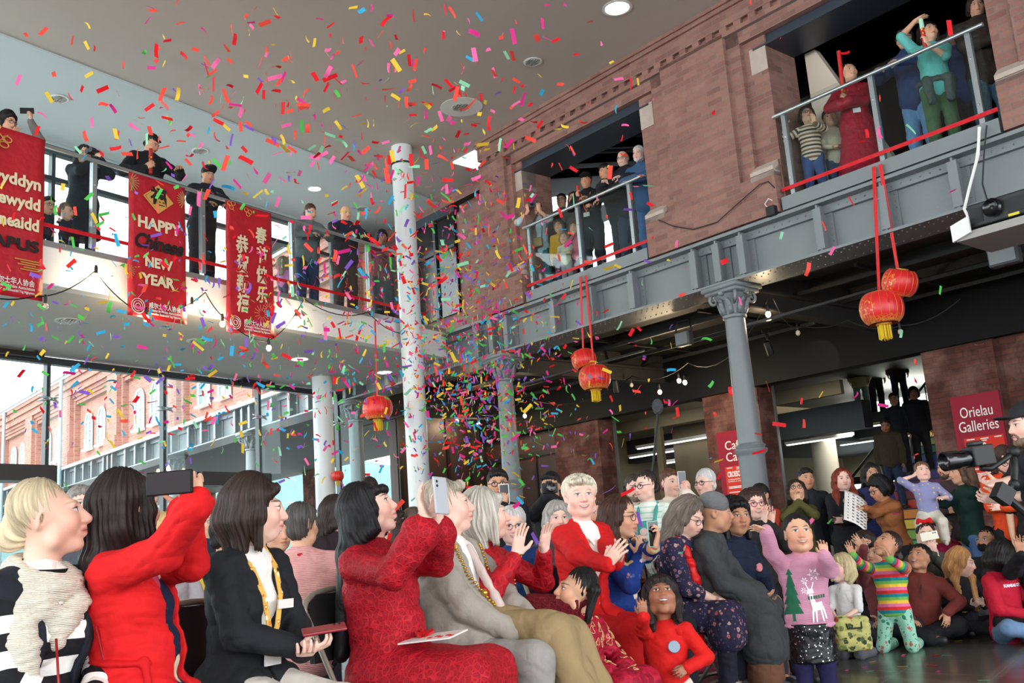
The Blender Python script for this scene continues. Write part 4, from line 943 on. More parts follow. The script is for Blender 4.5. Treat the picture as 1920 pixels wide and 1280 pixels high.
# ---------------------------------------------------------------- the brick building carrying on outside
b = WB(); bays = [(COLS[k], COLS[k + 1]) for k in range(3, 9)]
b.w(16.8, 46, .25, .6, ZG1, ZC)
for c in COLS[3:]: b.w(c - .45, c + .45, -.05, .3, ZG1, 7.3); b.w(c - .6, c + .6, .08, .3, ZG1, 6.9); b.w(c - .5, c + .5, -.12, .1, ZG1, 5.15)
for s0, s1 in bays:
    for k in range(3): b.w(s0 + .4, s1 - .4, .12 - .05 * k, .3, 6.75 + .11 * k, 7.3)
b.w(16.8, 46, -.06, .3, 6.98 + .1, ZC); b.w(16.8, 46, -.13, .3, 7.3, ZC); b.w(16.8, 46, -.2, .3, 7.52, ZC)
b.put('wall_exterior', brickmat('weathered_pale_brick', (182, 126, 110), (160, 102, 90), (176, 158, 146)))  # same brick as indoors, outdoor brightness painted in as a paler colour
b = WB(); b.w(16.8, 46, -.18, .3, ZG1, ZG1 + .09); b.w(16.8, 46, -.24, .3, ZC, ZC + .08); b.put('trim_10', plain('pale_stone_string', (214, 212, 208), .7))
b = WB()
b.add([(-16.8, -.3, ZC + .08), (-46, -.3, ZC + .08), (-46, 5.5, 10.4), (-16.8, 5.5, 10.4)], [(0, 1, 2, 3)]); b.put('roof_exterior', plain('pale_slate_roof', (176, 184, 192), .7, var=.1))
n = 6
for s0, s1 in bays:
    c = (s0 + s1) / 2
    for dx in (.62, -.62):
        b = WB(); x = c + dx; r = .33
        pts = [(-(x + r * math.cos(t)), .2, 6.0 + r * math.sin(t)) for t in np.linspace(0, math.pi, 11)]; b.prism([(-(x + r), .2, 5.15)] + pts + [(-(x - r), .2, 5.15)], (0, 0, 0), (0, .04, 0))
        o = b.put('window_%d' % n, plain('sky_lit_pane', (104, 124, 136), .12, spec=.8)); b = MB()
        b.tube([(-(x + r), .19, 5.15)] + [(p[0], .19, p[2]) for p in pts] + [(-(x - r), .19, 5.15)], .03, 6); b.bar((-x, .19, 5.15), (-x, .19, 6.3), .03, .03, (0, 1, 0))
        for z in (5.45, 5.75, 6.02): b.bar((-(x - r), .19, z), (-(x + r), .19, z), .03, .025)
        b.bar((-(x - r - .05), .15, 5.12), (-(x + r + .05), .15, 5.12), .14, .06); b.build('window_frame', WHITE, o); n += 1
        o2 = bpy.data.objects[o.name]
b = WB()
for s in (25.4, 34.6, 42): b.tube([(-s, -.28, 0), (-s, -.28, ZC)], .06, 10)
b.put('trim_11', plain('pale_drainpipe', (150, 160, 170), .5))
b = WB(); b.w(16.9, 46, .42, 7, 4.12, 4.3); b.put('ceiling_porch', plain('porch_soffit', (92, 92, 94), .7))
b = WB()
for s in (21.2, 30.4, 39.5): b.w(s - .5, s + .5, 6.6, 7.0, 0, 4.2)
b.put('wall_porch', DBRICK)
b = MB(); b.box(-60, 40, 14, 60, -.22, -.02); st(b.build('ground_paving', plain('pale_paving', (120, 120, 116), .8, var=.1)))
# hills and trees across the water, seen at the end of the porch
def hills():
    v, f = [], []; rs = np.random.RandomState(3); n = 60
    for i in range(n):
        a = -1.2 + 1.6 * i / (n - 1); d = 150; h = 13 + 5 * math.sin(i * .21) + 1.2 * math.sin(i * .9); x, y = d * math.sin(a), d * math.cos(a)
        v += [(x, y, -2), (x * 1.0, y * 1.0, h * .45), (x * 1.15, y * 1.15, h)]
    for i in range(n - 1):
        for k in (0, 1): p = 3 * i + k; f.append((p, p + 3, p + 4, p + 1))
    b = MB(); b.add(v, f); o = b.build('hills', plain('hazy_hillside', (84, 108, 108), .9, var=.35, vs=.12), smooth=True); o['kind'] = 'structure'
hills()
# ---------------------------------------------------------------- balustrades
def balustrade(lab, F, x0, x1, y, z0, z1, posts, panes, mirror=1):
    E = empty('balustrade', mat=F.copy()); tag(E, lab, 'balustrade', None)
    for a, c in panes:
        b = MB(); b.box(a, c, y - .006, y + .006, z0 + .04, z1 + .10); b.build('glass_panel', GLASSR, E)
    b = MB(); b.tube([(x0, y - .06, z1), (x1, y - .06, z1)], .024, 12); b.build('handrail', CHROME, E, smooth=40)
    for p in posts:
        b = MB(); b.box(p - .028, p + .028, y - .05, y - .012, z0 - .02, z1 - .02); b.box(p - .018, p + .018, y + .008, y + .03, z0, z1); b.box(p - .012, p + .012, y - .07, y - .03, z1 - .04, z1)
        for z in (z0 + .25, z1 - .3): b.ball((p, y - .055, z), .012, 6, 4)
        b.build('post', CHROME, E)
    b = MB(); b.box(x0, x1, y - .075, y - .070, z0 + .10, z0 + .145); b.build('ribbon', cloth('satin', (196, 24, 34)), E)
    return E
for k, (s0, s1) in enumerate(OPEN[1:]):
    lab = ['glass balustrade across the brick opening with the woman in the long red robe', 'glass balustrade across the brick opening with the two white haired men'][k]
    L = s1 - s0; ps = [s0 + .2, s0 + L * .5, s1 - .15]
    if k: ps = [s0 + .3, s0 + 1.35, s1 - .12]
    balustrade(lab, MWF, -s1 + .02, -s0 - .02, -.02, ZF + .08, ZR, [-p for p in ps], [(-ps[2] - .12, -ps[1] - .01), (-ps[1] + .01, -ps[0] + .1)])
    b = WB(); b.w(s0 + .02, s1 - .02, -.13, .3, ZF - .06, ZF + .10); b.put('trim_%d' % (12 + k), STEEL)
ps = [gs(u, v, EB)[0] for u, v in ((172, 310), (375, 370), (543, 425), (686, 460))]; ps = [ps[0] - 1.6] + ps
balustrade('long glass balustrade along the white gallery edge above the banners', MGF, 2.5, gend - .6, EB - .02, 4.80, 5.86, ps, [(2.5, ps[0] - .01)] + [(ps[i] + .01, ps[i + 1] - .01) for i in range(4)] + [(ps[4] + .01, gend - .5)])
# ---------------------------------------------------------------- lettering
def text_mesh(name, body, size, m, parent, mw, bold=0.0, ext=.002, align='LEFT', shear=0.0, width=None, mono=False, spacing=1.0):
    cu = bpy.data.curves.new(name, 'FONT'); cu.body = body; cu.size = size; cu.extrude = ext; cu.offset = bold; cu.align_x = align; cu.shear = shear; cu.space_character = spacing; cu.resolution_u = 3
    o = bpy.data.objects.new(name, cu); COL.objects.link(o); dg = bpy.context.evaluated_depsgraph_get(); dg.update()
    me = bpy.data.meshes.new_from_object(o.evaluated_get(dg)); bpy.data.objects.remove(o); bpy.data.curves.remove(cu)
    me.materials.clear(); q = link(name, me, m, parent)
    if width:
        xs = [v.co.x for v in me.vertices]; k = width / max(max(xs) - min(xs), 1e-6)
        for v in me.vertices: v.co.x *= k
    q.matrix_local = mw; return q
FLAT = Matrix.Rotation(math.pi / 2, 4, 'X')                         # text upright, reading from the -y side
def TL(x, y, z, rot=0.0): return Matrix.Translation((x, y, z)) @ FLAT @ Matrix.Rotation(rot, 4, 'Z')
# ---------------------------------------------------------------- banners
RED = (178, 26, 40); CREAM = plain('cream_print', (228, 212, 176), .6); INK = plain('black_print', (24, 18, 18), .6); GOLD = plain('gold_print', (214, 158, 78), .5)
WPRINT = plain('white_print', (232, 228, 222), .6)
def bannermat():
    m, nt, b = newmat('red_banner_vinyl'); T = NT(nt); n = T.noise(T.obj(), 2.5, 4.0)[0]
    T.put(b.inputs['Base Color'], T.mix(n, lin((164, 18, 34)), lin((196, 34, 46)))); setp(b, rough=.45, spec=.4); T.bump(b, T.noise(T.obj(), 7.0, 2.0)[0], .02); return m
BAN = bannermat()
def banner(lab, g0, g1, z0, z1, seed):
    w, h = g1 - g0, z1 - z0; E = empty('banner', mat=MGF @ Matrix.Translation((g0, EB - .13, z0))); tag(E, lab, 'banner', None)
    nx, nz = 10, 26; P = []; rs = np.random.RandomState(seed); a = rs.rand(4) * 6
    for j in range(nz + 1):
        for i in range(nx + 1):
            u, v = i / nx, j / nz; P.append((u * w + .02 * (1 - v) * (u - .5), .006 * math.sin(u * 9 + a[0]) * (1 - v * .6) + .006 * math.sin(v * 11 + a[1]), v * h))
    Q = [(j * (nx + 1) + i, j * (nx + 1) + i + 1, (j + 1) * (nx + 1) + i + 1, (j + 1) * (nx + 1) + i) for j in range(nz) for i in range(nx)]
    me = rawmesh('cloth_sheet', np.array(P), np.array(Q)); o = link('cloth_sheet', me, BAN, E); so = o.modifiers.new('thickness', 'SOLIDIFY'); so.thickness = .003
    def t(name, body, fx, fz, size, m, **kw): return text_mesh(name, body, size, m, E, TL(fx * w, -.022, fz * h), **kw)
    b = MB(); c = (.15 * w, .072 * h)
    for r in (.085, .06, .03): b.tube([(c[0] + r * w * 1.3 * math.cos(q), -.02, c[1] + r * w * 1.3 * math.sin(q)) for q in np.linspace(0, 2 * math.pi, 25)[:-1]], .0035, 4, closed=True)
    b.build('emblem', WPRINT, E)
    t('lettering', '\u5a01\u5c14\u58eb\u534e\u4eba\u534f\u4f1a', .33, .075, .08, WPRINT, width=.56 * w, bold=.001)
    t('lettering', 'Chinese in Wales Association', .33, .05, .05, WPRINT, width=.56 * w); t('lettering', 'Cymdeithas Tsieineaidd Yng Nghymru', .33, .028, .04, WPRINT, width=.56 * w)
    return E, w, h, t
def fan(b, x, z, r, a0, a1):
    for q in np.linspace(a0, a1, 9): b.bar((x, -.02, z), (x + r * math.cos(q), -.02, z + r * math.sin(q)), r * .10, .003, (0, 1, 0))
zb = lambda u, v: gs(u, v, EB - .13)
g0, z1 = zb(242, 318); g1, _ = zb(347, 345); _, z0 = zb(250, 592)
E, w, h, t = banner('red hanging banner lettered with a happy new year greeting under a gold diamond', g0, g1, z0, z1 - .02, 1)
b = MB(); b.prism([(.5 * w + dx * .27 * w, -.016, .855 * h + dz * .105 * h) for dx, dz in ((-1, 0), (0, -1), (1, 0), (0, 1))], (0, 0, 0), (0, .003, 0)); b.build('diamond', GOLD, E)
b = MB(); b.tube([(.5 * w + dx * .235 * w, -.02, .855 * h + dz * .09 * h) for dx, dz in ((-1, 0), (0, -1), (1, 0), (0, 1))], .004, 4, closed=True); b.build('diamond_border', INK, E)
t('lettering', '\u798f', .5, .825, .24, INK, align='CENTER', bold=.006)
t('lettering', 'HAPPY', .13, .625, .20, CREAM, width=.76 * w, bold=.007); t('lettering', 'Chinese', .06, .485, .25, INK, width=.86 * w, bold=.009, shear=.35)
t('lettering', 'NEW', .26, .36, .17, CREAM, width=.48 * w, bold=.007); t('lettering', 'YEAR', .22, .235, .18, CREAM, width=.58 * w, bold=.007)
for fa in ((.0, .93 * h, .16 * w, -1.3, 1.2), (.0, .30 * h, .1 * w, -1.5, 1.5), (w * .99, .27 * h, .09 * w, 1.8, 4.4), (w * .98, .9 * h, .15 * w, 1.9, 4.2)): b = MB(); fan(b, *fa); b.build('fan_print', plain('dull_gold_print', (188, 120, 80), .6), E)
g0, z1 = zb(423, 372); g1, _ = zb(508, 395); _, z0 = zb(436, 622)
E, w, h, t = banner('red hanging banner with two columns of large cream brush characters', g0, g1, z0, z1 - .02, 2)
for i, ch in enumerate('\u6625\u8282\u5feb\u4e50'): t('lettering', ch, .60, .74 - i * .155, .25, CREAM, bold=.007, width=.25 * w, shear=.15)
for i, ch in enumerate('\u606d\u8d3a\u65b0\u79a7'): t('lettering', ch, .17, .625 - i * .15, .27, CREAM, bold=.007, width=.27 * w, shear=.15)
b = MB()
for cx, cz, r in ((.72, .175, .16), (.88, .22, .13)):
    for q in np.linspace(0, 2 * math.pi, 15)[:-1]: b.bar(((cx + .35 * r * math.cos(q)) * w, -.02, cz * h + .35 * r * w * math.sin(q)), ((cx + r * math.cos(q)) * w, -.02, cz * h + r * w * math.sin(q)), .008, .002, (0, 1, 0))
b.build('firework_print', plain('pale_red_print', (226, 140, 110), .6), E)
b = MB()
for cx, cz in ((.06, .975), (.14, .985), (.10, .95), (.42, .965), (.5, .955), (.46, .935)): b.tube([(cx * w + .035 * math.cos(q), -.02, cz * h + .03 * math.sin(q)) for q in np.linspace(0, 6.28, 9)[:-1]], .004, 4, closed=True)
b.build('blossom_print', GOLD, E)
g1, z1 = zb(85, 262); g0 = g1 - .84; _, z0 = zb(83, 566)
E, w, h, t = banner('red hanging banner with a gold knot and Welsh greeting nearest the camera', g0, g1, z0, z1, 3)
b = MB(); cx, cz, k = .32 * w, .925 * h, .2 * w
for i in range(3):
    d = (i - 1) * .28 * k; b.tube([(cx - .5 * k + d, -.02, cz + d), (cx + d, -.02, cz - .5 * k + d), (cx + .5 * k + d, -.02, cz + d - 0)], .008, 5); b.tube([(cx - .5 * k + d, -.02, cz - d), (cx + d, -.02, cz + .5 * k - d), (cx + .5 * k + d, -.02, cz - d)], .008, 5)
for dx, dz in ((-1, 0), (1, 0), (0, 1), (.75, -.6), (-.75, -.6)): b.tube([(cx + dx * .75 * k + .3 * k * math.cos(q), -.02, cz + dz * .7 * k + .2 * k * math.sin(q)) for q in np.linspace(0, 6.28, 13)[:-1]], .008, 5, closed=True)
for i in range(5): b.bar((cx + (i - 2) * .016, -.02, cz - .85 * k), (cx + (i - 2) * .018, -.02, cz - 1.9 * k), .006, .004, (0, 1, 0))
b.ball((cx, -.02, cz - .8 * k), .03, 8, 5); b.build('knot_print', plain('ochre_gold_print', (196, 136, 62), .5), E)
for i, (s_, m_, wd) in enumerate((('Blwyddyn', CREAM, .86), ('Newydd', CREAM, .72), ('Tsieineaidd', CREAM, .92), ('HAPUS', INK, .8))): t('lettering', s_, .93 - wd, .665 - i * .127, .19 if i < 3 else .17, m_, width=wd * w, bold=.006)
b = MB()
for i, (a, c) in enumerate(((.62, .95), (.7, .99), (.66, .9), (.74, 1.0), (.7, .93))): b.bar((a * w, -.02, (.225 - i * .014) * h), (c * w, -.02, (.225 - i * .014) * h), .014, .003, (0, 1, 0))
b.build('cloud_print', plain('ochre_gold_print', (196, 136, 62), .5), E)
# ---------------------------------------------------------------- lanterns
def lanternmat():
    m, nt, b = newmat('red_lantern_silk'); T = NT(nt); o = T.obj(); x, y, z = T.xyz(o)
    low = T.math('MAXIMUM', T.less(z, -.12, .03), T.math('MULTIPLY', T.math('GREATER_THAN', z, .16), 1.0)); pt = T.less(T.vor(o, 34.0, 'DISTANCE_TO_EDGE')[0], .12, .05)
    side = T.math('MULTIPLY', T.less(T.vm('DISTANCE', o, (-.2, -.08, .0)), .11, .02), T.math('GREATER_THAN', T.noise(o, 40.0)[0], .55))
    T.put(b.inputs['Base Color'], T.mix(T.math('MAXIMUM', T.math('MULTIPLY', low, pt), side), lin((206, 22, 24)), lin((214, 150, 60)))); setp(b, rough=.38, spec=.5, sheen=.1); return m
LAN = lanternmat(); LGOLD = plain('lantern_gold', (206, 140, 60), .35, metal=.4); YEL = plain('yellow_tassel_thread', (222, 186, 30), .7); RIB = cloth('satin', (206, 36, 36))
def lantern(lab, c, dia, top=None, tassel=True, tilt=(0, 0), group='red silk lanterns'):
    c = np.array(c, float); E = empty('lantern', tuple(c)); tag(E, lab, 'lantern', group); r = dia / 2; k = dia / .48
    prof = []
    for a in np.linspace(-1.15, 1.15, 17): prof.append((r * (.30 + .70 * math.cos(a) ** .75) if abs(a) < 1.5 else .1, r * .73 * math.sin(a) / math.sin(1.15)))
    n = 48; b = MB(); vs = []
    for q, zz in prof:
        for i in range(n):
            t = 2 * math.pi * i / n; f = 1 - .022 * (1 - abs(math.sin(t * 8))) * min(1, q / r); vs.append((q * f * math.cos(t), q * f * math.sin(t), zz))
    b.add(vs, [(j * n + i, j * n + (i + 1) % n, (j + 1) * n + (i + 1) % n, (j + 1) * n + i) for j in range(len(prof) - 1) for i in range(n)])
    rt = Matrix.Rotation(R(tilt[0]), 4, 'X') @ Matrix.Rotation(R(tilt[1]), 4, 'Y'); o = b.build('silk_body', LAN, E, smooth=True); o.matrix_local = rt
    b = MB()
    for i in range(16):
        t = 2 * math.pi * (i + .5) / 16 - math.pi / 16; b.tube([(q * .985 * math.cos(t), q * .985 * math.sin(t), zz) for q, zz in prof], .0022 * k, 4)
    o2 = b.build('gold_rib', LGOLD, E); o2.matrix_local = rt
    for zz, nm in ((1, 'top_cap'), (-1, 'bottom_cap')):
        b = MB(); b.lathe([(r * .34, zz * r * .70), (r * .36, zz * r * .74), (r * .36, zz * r * .80), (r * .30, zz * r * .82)][::zz], n=24); o3 = b.build(nm, LGOLD, E, smooth=40); o3.matrix_local = rt
    if tassel:
        b = MB(); rs = random.Random(4)
        for i in range(34):
            t = i * 2.4; q = r * .3 * math.sqrt((i + .5) / 34); b.tube([(q * math.cos(t), q * math.sin(t), -r * .8), (q * 1.02 * math.cos(t), q * 1.02 * math.sin(t), -r * 1.42 - rs.random() * .02)], .006 * k, 4)
        b.build('tassel', YEL, E)
    if top is not None:
        d = np.array(top, float) - c; b = MB(); off = NW * -.0
        b.prism([(dx, dy, 0) for dx, dy in ((0, 0),)] * 0 or [tuple(np.array([0, 0, r * .8]) - DW * .017), tuple(np.array([0, 0, r * .8]) + DW * .017), tuple(d + DW * .022), tuple(d - DW * .022)], (0, 0, 0), tuple(NW * .003)); b.build('ribbon', RIB, E)
    return E
def lpos(u, v, t): return onW(u, v, t)
lantern('large red lantern with a yellow tassel hanging below the red robed woman', lpos(1653, 578, -.22), .46, onW(1638, 312, -.17))
lantern('tilted red lantern without tassel resting on the larger lantern by the projector', lpos(1687, 530, -.12), .375, onW(1650, 308, -.17), False, (18, 12))
lantern('red lantern with yellow tassel hanging beneath the two white haired men', lpos(1115, 708, -.22), .45, onW(1098, 516, -.17))
lantern('smaller red lantern with gold blossom touching the tasselled one, under the first opening', lpos(1095, 674, -.12), .36, onW(1088, 518, -.17), False, (-10, -8))
pl = onG(708, 765, EB - .1); lantern('red lantern hanging alone beneath the end of the white gallery', pl, .46, onG(703, 600, EB - .1))
lantern('small red lantern far off by the glass doors', onG(633, 892, 12.4), .22, None, True)
# ---------------------------------------------------------------- ceiling lights
LIT = glow('lit_lamp', (255, 250, 238), 6.0); REF = plain('faceted_reflector', (150, 152, 150), .2, metal=.9); RING = plain('white_light_rim', (214, 214, 210), .5)
def downlight(lab, p, r, lit, big=False, group=None):
    E = empty('ceiling_light', tuple(p)); tag(E, lab, 'light', group)
    b = MB(); b.lathe([(r * .8, -.002), (r, -.004), (r * 1.02, -.012), (r * .82, -.016), (r * .8, -.004)], n=32, cap=False)
    if big: b.lathe([(r * 1.0, -.002), (r * 1.9, -.002), (r * 1.92, -.010), (r * 1.0, -.012)], n=40, cap=False)
    b.build('rim', RING, E, smooth=40); b = MB(); b.lathe([(0.001, -.003), (r * .5, -.004), (r * .8, -.007)], n=24, cap=False)
    if not lit:
        for i in range(24): a = i * 2.4; q = r * .75 * math.sqrt((i + .5) / 24); b.obox((q * math.cos(a), q * math.sin(a), -.012), (.02, .01 * math.sin(a * 3), .01), (0, .02, .005), (.004, 0, .008))
    b.build('lamp', LIT if lit else plain('faceted_louvre', (168, 170, 166), .35, metal=.3), E, smooth=False)
for k, (u, v, r, lit, big) in enumerate(((865, 200, .17, 0, 1), (1157, 14, .19, 1, 0), (999, 115, .13, 0, 0))):
    downlight(['wide round ceiling vent light set in a large plate near the rooflight', 'lit round ceiling light at the top above the brick cornice', 'unlit round ceiling light beside the brick cornice'][k], onz(u, v, ZC), r, lit, big)
for u, v, lit in ((110, 184, 0), (375, 282, 0), (590, 353, 1), (680, 390, 0)): downlight('unlit faceted downlight in the pale ceiling over the white gallery' if not lit else 'lit white downlight in the pale ceiling over the white gallery', onz(u, v, ZC - .03), .13, lit, False, 'gallery ceiling downlights' if not lit else None)
for u, v, lit in ((127, 600, 0), (371, 638, 0), (562, 672, 1), (721, 697, 1)): downlight('unlit faceted downlight under the white gallery' if not lit else 'lit downlight under the white gallery', onz(u, v, 4.28), .16, lit, False, 'unlit downlights under the gallery' if not lit else 'lit downlights under the gallery')
for u, v in ((32, 653), (481, 711)):
    p = onz(u, v, 4.28) * 1.0; E = empty('door_heater', tuple(p)); E.rotation_euler = MGF.to_euler(); tag(E, 'slim black bar heater under the white gallery above the glass', 'heater', 'bar heaters above the glass'); b = MB(); b.box(-.38, .38, -.06, .06, -.1, -.03); b.build('casing', BLACK, E, bevel=.01); b = MB(); b.box(-.3, -.26, -.02, .02, -.03, 0); b.box(.26, .3, -.02, .02, -.03, 0); b.build('bracket', BLACK, E)
# ---------------------------------------------------------------- festoon bulbs
WARM = glow('warm_bulb', (255, 214, 150), 14.0); COLDB = plain('unlit_bulb_glass', (190, 180, 160), .1, spec=.9)
def festoon(lab, pts, bulbs, group=None, r=.008, lamp=0.0):
    P = [np.array(p, float) for p in pts]; path = []
    for a, c in zip(P[:-1], P[1:]):
        L = np.linalg.norm(c - a)
        for i in range(8): t = i / 8; path.append(a + (c - a) * t - A3(0, 0, .10 * L * 4 * t * (1 - t)))
    path.append(P[-1]); o0 = path[0]; E = empty('string_light', tuple(o0)); tag(E, lab, 'string lights', group)
    b = MB(); b.tube([p - o0 for p in path], r, 6); b.build('cable', BLACK, E, smooth=True)
    for q, lit in bulbs:
        q = np.array(q, float) - o0; b = MB(); b.lathe([(.018, .02), (.02, .09), (.012, .12)], q, 10); b.build('socket', BLACK, E); b = MB(); b.ball(q + A3(0, 0, -.015), (.034, .034, .042), 12, 8); b.build('bulb', WARM if lit else COLDB, E, smooth=True)
        if lit and lamp:
            L = bpy.data.lights.new('bulb_light', 'POINT'); L.energy = lamp; L.color = (1, .78, .5); L.shadow_soft_size = .05; lo = bpy.data.objects.new('bulb_light', L); COL.objects.link(lo); lo.location = tuple(q + o0 - A3(0, 0, .08)); lo['kind'] = 'helper'
eg = lambda u, v: onG(u, v, EB - .14)
festoon('black festoon cable looping along the white gallery edge with glowing bulbs', [eg(-60, 540), eg(60, 556), eg(178, 508), eg(272, 588), eg(385, 548), eg(424, 598), eg(500, 640), eg(570, 560), eg(690, 585), eg(760, 625)],
        [(eg(85, 572), 0), (eg(180, 516), 1), (eg(274, 594), 1), (eg(360, 574), 1), (eg(417, 605), 1), (eg(504, 650), 1), (eg(556, 596), 1)], lamp=5)
tw = lambda u, v, t: onW(u, v, t)
festoon('festoon cable with warm bulbs looping beneath the girder between the two tall columns', [tw(1440, 560, .6), tw(1290, 680, 2.6), tw(1185, 705, 2.8), tw(985, 745, 2.8), tw(880, 770, 3.0), tw(750, 770, 3.2)],
        [(tw(1440, 587, .6), 1), (tw(1284, 715, 2.6), 1), (tw(1273, 712, 2.7), 1), (tw(1237, 733, 2.7), 1), (tw(1184, 720, 2.8), 0), (tw(984, 778, 2.8), 1), (tw(897, 792, 3.0), 1), (tw(857, 788, 3.1), 1), (tw(747, 772, 3.2), 1)], lamp=7)
festoon('festoon cable hanging along the dark beam behind the lanterns', [tw(1450, 560, .6), tw(1498, 610, 2.0), tw(1590, 600, 2.4), tw(1690, 610, 2.4), tw(1800, 560, 2.4)], [(tw(1496, 622, 2.0), 0), (tw(1688, 620, 2.4), 0), (tw(1440, 640, 2.9), 0)])
# ---------------------------------------------------------------- track spots, projector, flood lights
def spot(lab, p, aim, lit=True, group=None):
    p = np.array(p, float); E = empty('spotlight', tuple(p)); tag(E, lab, 'spotlight', group); d = unit(aim); x = unit(np.cross(d, (0, 0, 1))); y = np.cross(d, x)
    b = MB(); b.lathe([(.04, 0), (.055, .02), (.055, .22), (.05, .22)], (0, 0, 0), 16, (x, y, d)); b.build('can', BLACK, E, smooth=40); b = MB(); b.lathe([(.001, .221), (.048, .221)], (0, 0, 0), 16, (x, y, d), cap=False); b.build('lamp', glow('lit_spot', (255, 240, 210), 8.0) if lit else BLACK, E)
    b = MB(); b.tube([(0, 0, .03), (0, 0, .16)], .012, 6); b.box(-.05, .05, -.02, .02, .14, .18); b.build('bracket', BLACK, E)
    if lit:
        L = bpy.data.lights.new('spot_light', 'SPOT'); L.energy = 7; L.spot_size = .8; L.color = (1, .86, .66); lo = bpy.data.objects.new('spot_light', L); COL.objects.link(lo); lo.location = tuple(p + d * .25); lo.rotation_euler = Vector(d).to_track_quat('-Z', 'Y').to_euler(); lo['kind'] = 'helper'
spot('lit black spotlight under the girder beside the tall column', tw(1437, 640, 2.8), (.35, .5, -.9)); spot('lit black spotlight just behind the tasselled lantern of the first opening', tw(1153, 712, 2.6), (.1, .4, -.9))
spot('black spotlight aimed at the dark fascia behind the lanterns', tw(1530, 585, 3.0), (.2, .9, -.5))
b = WB()
for t, s0, s1 in ((2.45, -2, 15.5), (3.3, -2, 15.5), (1.4, 1, 15)): b.w(s0, s1, t, t + .05, 4.05, 4.1)
for s in (1.5, 4, 6.2, 8.7, 10.8, 13): b.w(s, s + .04, 1.0, 3.6, 4.11, 4.15)
o = b.put('trim_21', BLACK)
def flood(lab, p, r=.13):
    E = empty('floodlight', tuple(p)); E.rotation_euler = MWF.to_euler(); tag(E, lab, 'floodlight'); b = MB(); b.box(-r, r, -.06, .06, -r, r * .6); b.build('housing', plain('grey_housing', (70, 72, 74), .5), E, bevel=.02); b = MB(); b.box(-r * .85, r * .85, -.075, -.06, -r * .85, r * .5); b.build('lens', plain('smoked_lens', (120, 124, 126), .15), E)
    b = MB(); b.tube([(-r, 0, 0), (-r * 1.15, 0, .1), (-r * .8, 0, .24), (r * .8, 0, .24), (r * 1.15, 0, .1), (r, 0, 0)], .014, 6); b.build('bracket', BLACK, E)
flood('small grey floodlight hanging under the girder between the two tall columns', tw(1283, 632, 1.2)); flood('grey floodlight under the projector shelf', tw(1882, 470, .6), .16)
def projector():
    p = onW(1868, 398, -.5); E = empty('projector', tuple(p)); E.rotation_euler = MWF.to_euler(); tag(E, 'black projector mounted on the girder with white cables above it', 'projector')
    b = MB(); b.box(-.20, .62, -.16, .4, -.13, .10); b.build('case', plain('black_plastic', (24, 24, 26), .45), E, bevel=.015); b = MB(); b.lathe([(.085, 0), (.09, .05), (.075, .07), (.06, .05), (.02, .04), (.001, .045)], (.05, -.16, .0), 24, ((1, 0, 0), (0, 0, 1), (0, -1, 0))); b.build('lens', plain('lens_black', (14, 14, 18), .12), E, smooth=40)
    
    for x0, x1 in ((-.18, -.06), (.17, .36)): b = MB(); b.box(x0, x1, -.166, -.16, -.09, .05); b.build('grille', plain('grille_black', (34, 34, 38), .7), E)
    b = MB(); b.box(.17, .27, -.17, -.165, -.125, -.10); b.build('sticker', plain('yellow_sticker', (206, 196, 40), .6), E)
    b = MB(); b.box(-.32, .7, -.22, .5, -.24, -.19); b.box(-.30, .7, -.2, .5, -.19, -.16); b.build('shelf', plain('pale_grey_shelf', (150, 146, 142), .5), E); b = MB(); b.prism([(-.34, -.26, -.24), (-.16, -.26, -.19), (-.16, -.26, -.03), (-.34, -.26, -.08)], (0, 0, 0), (0, .03, 0)); b.build('end_plate', WHITE, E)
    b = MB(); q = lambda u, v: tuple(MWF.to_3x3().inverted() @ Vector(onW(u, v, -.2) - p)); b.tube([q(1836, 238), q(1834, 290), q(1818, 350), q(1808, 392), q(1816, 408)], .016, 6); b.tube([q(1838, 238), q(1830, 300), q(1812, 380)], .01, 6); b.build('white_cable', WHITE, E); b = MB(); b.tube([q(1850, 235), q(1845, 290), q(1842, 345), q(1850, 372), q(1862, 385)], .009, 6); b.build('black_cable', BLACK, E)
projector()
b = MB(); q = [onW(u, v, -.19) for u, v in ((1234, 412), (1262, 424), (1300, 430), (1345, 416), (1385, 380), (1425, 345), (1440, 340), (1452, 352))]
E = empty('cable', tuple(q[0])); tag(E, 'thin black cable sagging across the brick pilaster between the openings', 'cable'); b.tube([p - q[0] for p in q], .007, 6); b.build('sheath', BLACK, E, smooth=True)
p = onW(1448, 396, -.17); E = empty('junction_box', tuple(p)); E.rotation_euler = MWF.to_euler(); tag(E, 'small black junction box at the end of the steel sill below the striped boy', 'box'); b = MB(); b.box(-.06, .06, -.05, .03, -.06, .06); b.build('case', BLACK, E, bevel=.01); b = MB(); b.tube([(-.05, 0, .05), (-.09, 0, .12), (-.03, 0, .17), (.02, 0, .13)], .006, 5); b.build('lead', WHITE, E)
